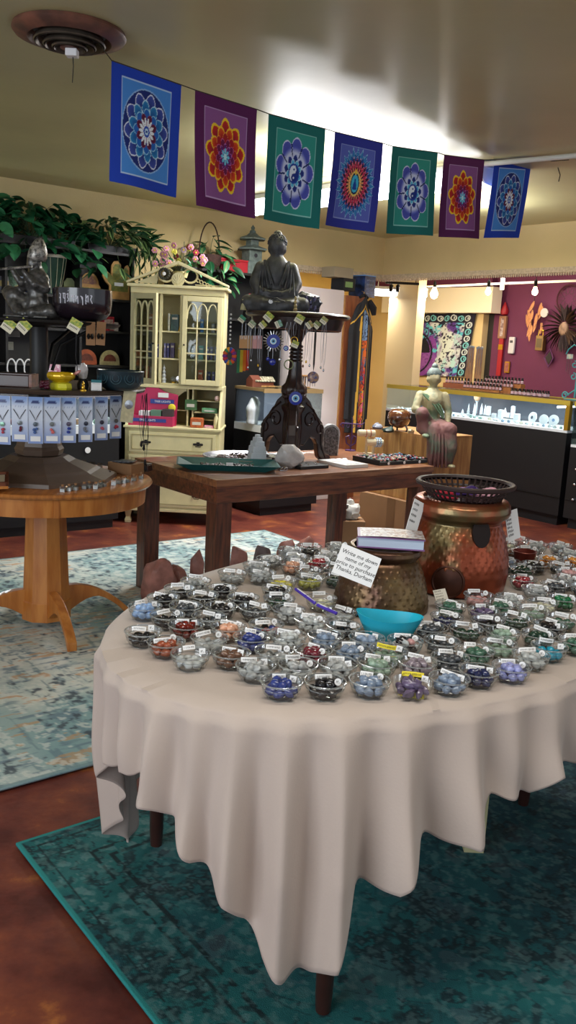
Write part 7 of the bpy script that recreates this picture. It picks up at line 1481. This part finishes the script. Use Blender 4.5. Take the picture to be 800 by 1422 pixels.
o = RB('stepped_rack', 'stepped wooden rack of oil bottles in the middle of the counter', 'rack', .55, (a0+a1)/2, Z0); w_ = (a1-a0)/2
M().box(-w_, w_*.7, -.10, -.04, 0, .02).build('step', mRackW, o); M().box(-w_*.7, w_, -.039, .02, 0, .055).build('step', mRackW, o); M().box(-w_*.4, w_*1.25, .021, .085, 0, .09).build('step', mRackW, o)
cm = (a0+a1)/2
bottles(.55-.07, cm-w_+.02, cm+w_*.66, Z0+.0205, 12, 'front row of the stepped rack'); bottles(.55-.01, cm-w_*.66, cm+w_*.95, Z0+.0555, 12, 'middle row of the stepped rack'); bottles(.55+.053, cm-w_*.36, cm+w_*1.2, Z0+.0905, 12, 'back row of the stepped rack')
b0, b1 = vv(613, 528, .5), vv(643, 530, .5); o = RB('bottle_rack', 'reddish wooden rack of oil bottles behind the deity statue', 'rack', .6, (b0+b1)/2, Z0); w2 = (b1-b0)/2+.02; M().box(-w2, w2, -.05, .05, 0, .05).build('rack_block', mat('reddish_rack', (150, 80, 50), .5), o, bevel=.002); M().box(-w2, w2, .051, .06, 0, .06).build('back_rail', mRackW, o)
bottles(.6-.02, b0, b1, Z0+.0505, 8, 'rack behind the deity statue')
c0_, c1_ = vv(711, 548, .42), vv(734, 551, .42); bottles(.42, c0_, c1_, Z0, 5, 'five-bottle row right of the stepped rack'); bottles(.46, c0_, c1_, Z0, 5, 'row just behind the five-bottle row')
d0_, d1_ = vv(742, 552, .42), vv(757, 554, .42); bottles(.42, d0_, d1_, Z0, 3, 'rightmost small cluster of three'); bottles(.46, d0_, d1_, Z0, 3, 'row just behind the rightmost three')
for i, (x, x1) in enumerate([(651, 500), (663, 500)]):
    v_, z = upv(x, 530, .72); zt_ = upv(x, 482, .72)[1]; h_ = zt_-Z0
    o = RB('necklace_board', '%s tan necklace display board with a silvery top on the counter' % ['left', 'right'][i], 'display board', .715, v_, Z0, 0, 'necklace boards on the counter')
    M().box(-.042, .042, -.006, .006, 0, h_, tx=.1).build('board', mat('tan_linen_board', (176, 132, 96), .8), o); m = M(); [m.ball((rq.uniform(-.04, .04), -.008, h_+rq.uniform(-.012, .006)), (.014, .008, .012), 6, 4) for k in range(8)]; m.build('silver_top', mat('silver_beads', (170, 176, 180), .3, metal=.5), o, smooth=True)
    for k in range(3): M().tube([(-.03+.03*k, -.009, h_-.01), (-.025+.03*k, -.011, h_*.35), (-.02+.03*k, -.009, h_-.01)], .0018, 4).build('chain', mSilver, o)
# turquoise scroll stand
v_, z = upv(795, 560, .4)
mTq = mat('turquoise_metal', (60, 160, 164), .45); zt_ = upv(795, 482, .4)[1]-Z0
o = RB('jewellery_stand', 'turquoise scrolled metal jewellery stand with hanging chains at the right frame edge', 'stand', .42, v_, Z0)
def spiral(cx, cz, r, a0, turns, s=1): return [(cx+r*(1-.7*k/14)*math.cos(a0+s*turns*2*PI*k/14), 0, cz+r*(1-.7*k/14)*math.sin(a0+s*turns*2*PI*k/14)) for k in range(15)]
M().tube([(0, 0, .02), (0, 0, zt_)], .007, 6).build('pole', mTq, o); M().tube(spiral(-.10, .035, .034, 0, 1.3), .006, 6).build('scroll_foot', mTq, o, smooth=True); M().tube(spiral(.10, .035, .034, PI, 1.3, -1), .006, 6).build('scroll_foot', mTq, o, smooth=True); M().tube([(-.07, 0, .04), (0, 0, .09), (.07, 0, .04)], .006, 6).build('foot_arch', mTq, o, smooth=True)
for s in (-1, 1):
    for z_ in (.2, .3): M().tube(spiral(s*.035, z_, .032, PI/2, 1.1, s), .0055, 6).build('scroll', mTq, o, smooth=True)
    M().tube([(0, 0, zt_), (s*.06, 0, zt_+.02), (s*.11, 0, zt_-.02), (s*.13, 0, zt_-.06)], .006, 6).build('arm', mTq, o, smooth=True)
    M().box(s*.085-.03, s*.085+.03, -.008, -.004, zt_-.1, zt_-.06).build('cream_card', mat('cream_card2', (206, 204, 180), .7, col2=(110, 160, 170), scale=40), o)
    for k in range(3): M().tube([(s*.085-.022+.02*k, -.006, zt_-.1), (s*.085-.022+.02*k, -.006, zt_-.21-.02*((k+(s > 0)) % 3))], .002, 4).build('hanging_chain', mSilver, o)
M().lathe([(0, 0), (.1, 0), (.1, .006), (0, .006)], n=24, sy=.5).build('base', mTq, o)
# hangings on the purple wall
PU_ = 2.19
def onp(x, y, off=0): return gu(x, y, PU_-off)
def PW(name, label, cat_, x, y, off=.02): return thing(name, label, cat_, onp(x, y, off), AZ-PI/2)
SCL = lambda y0, y1, x=700: abs(upv(x, y0, PU_)[1]-upv(x, y1, PU_)[1])
h1 = SCL(439, 470); h2 = SCL(470, 522)
o = PW('wall_scroll', 'red tasselled wall hanging with a tan framed panel on the purple wall', 'wall hanging', 700, 439)
M().box(-.05, .05, -.02, .015, -h1, 0).build('tan_frame', mat('tan_frame', (150, 110, 80), .6), o, bevel=.003); M().box(-.02, .02, -.022, -.0202, -h1*.9, -h1*.1).build('pale_panel', mat('pale_panel', (200, 190, 190), .5, col2=(120, 90, 90), scale=30), o)
M().lathe([(.005, .16), (.05, .06), (.042, .02), (.0, 0)], n=12).build('red_top_knot', mRedM, o, smooth=True); M().box(-.03, .03, -.01, .01, -h1-h2, -h1-.002).build('red_tassel', mRedM, o); M().box(-.032, .032, -.014, -.0102, -h1-.13, -h1-.07).build('gold_clasp', mGold, o)
o = PW('wall_phone', 'white wall-mounted handset on the purple wall right of the red hanging', 'phone', 712, 468); hh = SCL(467, 490); M().box(-.04, .04, -.015, .015, -hh, 0).build('handset_body', mat('white_plastic', (206, 206, 210), .4), o, bevel=.008)
for q in range(3): M().box(-.02+.014*q, -.01+.014*q, -.017, -.0152, -hh*.35, -hh*.2).build('button', mInk, o)
o = PW('small_picture', 'small framed gold and pink picture below the white handset', 'picture', 705, 502, .012); M().box(-.035, .035, -.005, .01, -.13, 0).build('frame', mGold, o, bevel=.002); M().box(-.024, .024, -.007, -.0052, -.115, -.015).build('print', mat('pink_print2', (170, 100, 90), .6, var=.4, scale=40), o)
o = PW('feather_hanging', 'cluster of peach and white feathers hanging on the purple wall', 'wall hanging', 742, 418, .05); mFe = mat('peach_feather', (214, 150, 100), .8, var=.3, scale=30)
lf = leaf_mesh('feather', .15, .024, [mFe], .1)
for k, (x, z_) in enumerate([(0, 0), (-.06, -.10), (.02, -.10), (.10, -.02), (-.03, -.16), (.08, -.14), (-.09, -.15), (.0, -.25), (.03, -.27), (.12, -.06), (.06, -.2), (-.01, -.3)]): put('feather', lf, o, (x, -.02*(k % 3), z_), (-PI/2+rq.uniform(-.2, .2), rq.uniform(-.4, .4), 0))
M().tube([(0, 0, .06), (0, 0, 0), (0, 0, -.3)], .003, 4).build('cord', mString, o); M().lathe([(.03, 0), (.05, 0), (.05, .01), (.03, .01)], n=20, axis='y').build('white_ring', mat('white_shell', (200, 196, 190), .5), o, loc=(.17, -.03, -.13)); M().tube([(.13, 0, -.24), (.14, 0, -.3), (.12, 0, -.36)], [.012, .018, .012], 6).build('shell_horn', mFe, o, smooth=True)
o = PW('metal_lantern', 'small brass lantern-like box hanging under the feathers', 'lantern', 752, 466, .06); hh = SCL(468, 489, 752); M().box(-.05, .05, -.03, .03, -hh, 0).build('lantern_body', mat('dull_brass', (130, 104, 60), .4, metal=.5), o, bevel=.006); M().tube([(-.04, 0, 0), (-.04, 0, .06), (.02, 0, .06), (.02, 0, 0)], .006, 5).build('bail', mGold, o); M().box(-.035, .035, -.032, -.0302, -hh*.8, -hh*.2).build('glass_window', mat('amber_window', (90, 76, 50), .3), o)
o = PW('wreath', 'large brown feathered wreath with a pale centre on the purple wall at right', 'wreath', 787, 455, .06); lb = leaf_mesh('twig', .15, .03, [mat('brown_feather', (96, 70, 50), .8, var=.4, scale=30)], .2); lb2 = leaf_mesh('twig', .19, .03, [mat('grey_feather', (64, 50, 50), .8, var=.4, scale=30)], .2)
for k in range(70): g = 2*PI*k/70*3.03; put('feather', (lb, lb2)[k % 2], o, (.06*math.cos(g), -.02-.02*(k % 3), .07*math.sin(g)), (-.3*math.sin(g), PI/2-g if 0 else 0, 0)); o.children[-1].rotation_euler = Vector((math.cos(g), -.25, math.sin(g))).to_track_quat('Y', 'Z').to_euler()
M().ball((0, -.05, -.02), (.06, .03, .08), 14, 10).build('pale_centre', mat('pale_mask', (150, 120, 96), .6, var=.4, scale=30), o, smooth=True)
o = PW('dreamcatcher', 'dark red round dreamcatcher high on the purple wall at the right', 'dreamcatcher', 790, 415, .03); M().tube([(.15*math.cos(g), 0, .15*math.sin(g)) for g in np.linspace(0, 2*PI, 28)[:-1]], .01, 6, closed=True).build('hoop', mat('dark_red_suede', (70, 24, 34), .8), o, smooth=True)
for k in range(10): g = 2*PI*k/10; M().tube([(.15*math.cos(g), 0, .15*math.sin(g)), (.05*math.cos(g+.6), 0, .05*math.sin(g+.6)), (.15*math.cos(g+1.2), 0, .15*math.sin(g+1.2))], .002, 4).build('web_thread', mString, o)
o = PW('diamond_ornament', 'small purple diamond-shaped frame on the purple wall beside the turquoise stand', 'ornament', 763, 497, .03); M().tube([(-.07, 0, 0), (0, 0, .1), (.05, 0, 0), (0, 0, -.1)], .008, 5, closed=True).build('diamond_frame', mat('mauve_wood', (110, 60, 110), .6), o); M().prism([(-.05, 0), (0, .07), (.035, 0), (0, -.07)], -.004, .004, 'y').build('dark_field', mBlackW, o)
# tapestry
def tap(U, V):
    n = fbm(U*1.2, V, 5, 31, 4); n2 = fbm(U*1.2, V, 12, 32, 4); C = np.tile(np.array((86, 50, 130), float), (len(U), 1))
    C = mixc(C, (n-.50)*9, (206, 214, 210)); C = mixc(C, (n2-.52)*8*(U+V > .7), (90, 190, 206)); C = mixc(C, (np.hypot((U-.72)/.9, V-.4) < .27)*.7, (214, 226, 214)); C = mixc(C, ((fbm(U, V, 30, 34) > .6))*.9, (24, 20, 40))
    R = np.hypot((U-.08)*1.05, V-.36); C = mixc(C, (R < .42)*(n > .4)*.85, (130, 60, 150)); C[(np.abs(R-.33) < .015)] = (20, 14, 30); C = mixc(C, ((R < .3) & (np.sin(np.arctan2(V-.36, U-.08)*3) > .1))*.95, (16, 14, 24))
    e = (V > .84) | (U > .86); C[e] = (22, 20, 40)
    for k in range(9):
        for (cx, cy) in ((.05+.105*k, .915), (.93, .80-.105*k)):
            r = np.hypot((U-cx)*1.0, (V-cy)*.95); q = (r < .046) & (r > .030) | ((r < .02) & (U > cx)); C[q] = (120, 200, 206) if k % 2 else (206, 216, 214)
    return C
c4 = [np.array(gu(*q_, 2.07)) for q_ in ((566, 521), (645, 523), (572, 434), (662, 433))]
def tpos(U, V):
    P = (1-V)[:, None]*((1-U)[:, None]*c4[0]+U[:, None]*c4[1])+V[:, None]*((1-U)[:, None]*c4[2]+U[:, None]*c4[3]); P += (np.array(UH)*-1)[None]*(.01*np.sin(U*22)*V)[:, None]; P[:, 2] += -.02*np.abs(np.sin(U*PI*3))*(V**6); return P
o = paint('tapestry', 0, 0, 140, 130, tap, tpos, paintmat('tapestry_cotton', .9)); tag(o, 'purple, teal and white tie-dye tapestry bordered with moon circles, hung on the cream wall', 'tapestry')
# bulbs on cords, pipe, back strip light, spot track
mBulb = mat('lit_bulb', (255, 220, 180), .3, emit=(255, 214, 160), estr=22)
for i, (x, y, r_, nm) in enumerate([(603, 408, .045, 'large round glowing bulb, leftmost in the opening'), (678, 405, .03, 'small glowing bulb on a cord, in the middle of the opening'), (743, 405, .03, 'small glowing bulb on a cord, right above the feathers')]):
    p = gu(x, y, 1.0); o = thing('pendant_bulb', nm, 'light bulb', p); M().lathe([(0, -r_*1.2), (r_*.7, -r_*.9), (r_, 0), (r_*.6, r_*.9), (.014, r_*1.5), (0, r_*1.5)], n=20).build('glass_bulb', mBulb, o, smooth=True); M().lathe([(.016, r_*1.5), (.018, r_*1.5+.05), (.006, r_*1.5+.07), (0, r_*1.5+.07)], n=14).build('socket', mBlackM, o, smooth=True); M().tube([(0, 0, r_*1.5+.065), (0, 0, 2.5-p.z)], .003, 5).build('cord', mInk, o)
    lamp('bulb_glow', 'POINT', p-Vector((0, 0, r_*2)), [16, 8, 8][i], (1, .80, .58), .03)
a_, b_ = gu(590, 398, 1.25), gu(850, 388, 1.25); m = M(); m.tube([a_, (a_+b_)/2, b_], .012, 8); m.build('pipe_run', mSteel, smooth=True); 
o = [q for q in bpy.data.objects if q.name == 'pipe_run'][0]; o.name = 'ceiling_pipe'; tag(o, 'white pipe running across the purple room below its ceiling', 'pipe')
p = gu(698, 393, 1.25); tag(M().box(-.02, .02, -.02, .02, -.07, .05).build('pipe_tee', mSteel, loc=p, bevel=.004), 'white tee junction on the pipe in the purple room', 'pipe fitting')
p0_, p1_ = gY(508, 406, 9.9), gY(592, 408, 9.9); o = thing('back_strip_light', 'bright white strip light hanging beyond the opening, above the yellow-lit wall', 'ceiling light', (p0_+p1_)/2, 0); L_ = (p1_-p0_).length; M().box(-L_/2, L_/2, -.08, .08, -.035, .03).build('diffuser', mTube, o, bevel=.01); M().box(-L_/2, L_/2, -.09, .09, .0302, .06).build('housing', mSteel, o); [M().tube([(s*L_*.3, 0, .06), (s*L_*.3, 0, 2.5-o.location.z)], .004, 5).build('hanger', mSteel, o) for s in (-1, 1)]
lamp('strip_light_glow', 'AREA', o.location-Vector((0, 0, .06)), 14, (1, .93, .78), L_, .16)
p0_, p1_ = gY(535, 396, 9.2), gY(582, 394, 9.2); o = thing('spot_track', 'dark spotlight track with two small spots under the header', 'light track', (p0_+p1_)/2); L_ = (p1_-p0_).length; M().box(-L_/2, L_/2, -.012, .012, 0, .025).build('track_rail', mBlackM, o); 
for k in (-.4, .4): M().tube([(L_*k, 0, .025), (L_*k, 0, 2.5-o.location.z)], .004, 5).build('hanger', mBlackM, o)
for k in (-.32, -.12): M().lathe([(.018, -.03), (.022, .03), (.01, .045), (0, .045)], n=12).build('spot_head', mBlackM, o, loc=(L_*k, 0, -.045), rz=(.5, 0, 0), smooth=True)
# added lamps brightening the back rooms, with no fixtures of their own in view
lamp('back_room_fill', 'AREA', RP(1.3, .6, 2.42), 15, (1, .92, .86), 1.2, .3); lamp('back_room_fill', 'AREA', RP(.2, -1.6, 2.4), 26, (1, .82, .5), 1.2, .4)
# cream bulkhead by the tapestry, dark doorway
v0_, zz0 = upv(552, 434, 1.95); v1_, zz1 = upv(684, 410, 1.95)
struct('trim_4', rbox(M(), 1.95, 2.12, v0_-.3, v1_, zz0-.0, 2.2), mat('bright_cream_bulkhead', (240, 232, 206), .7))
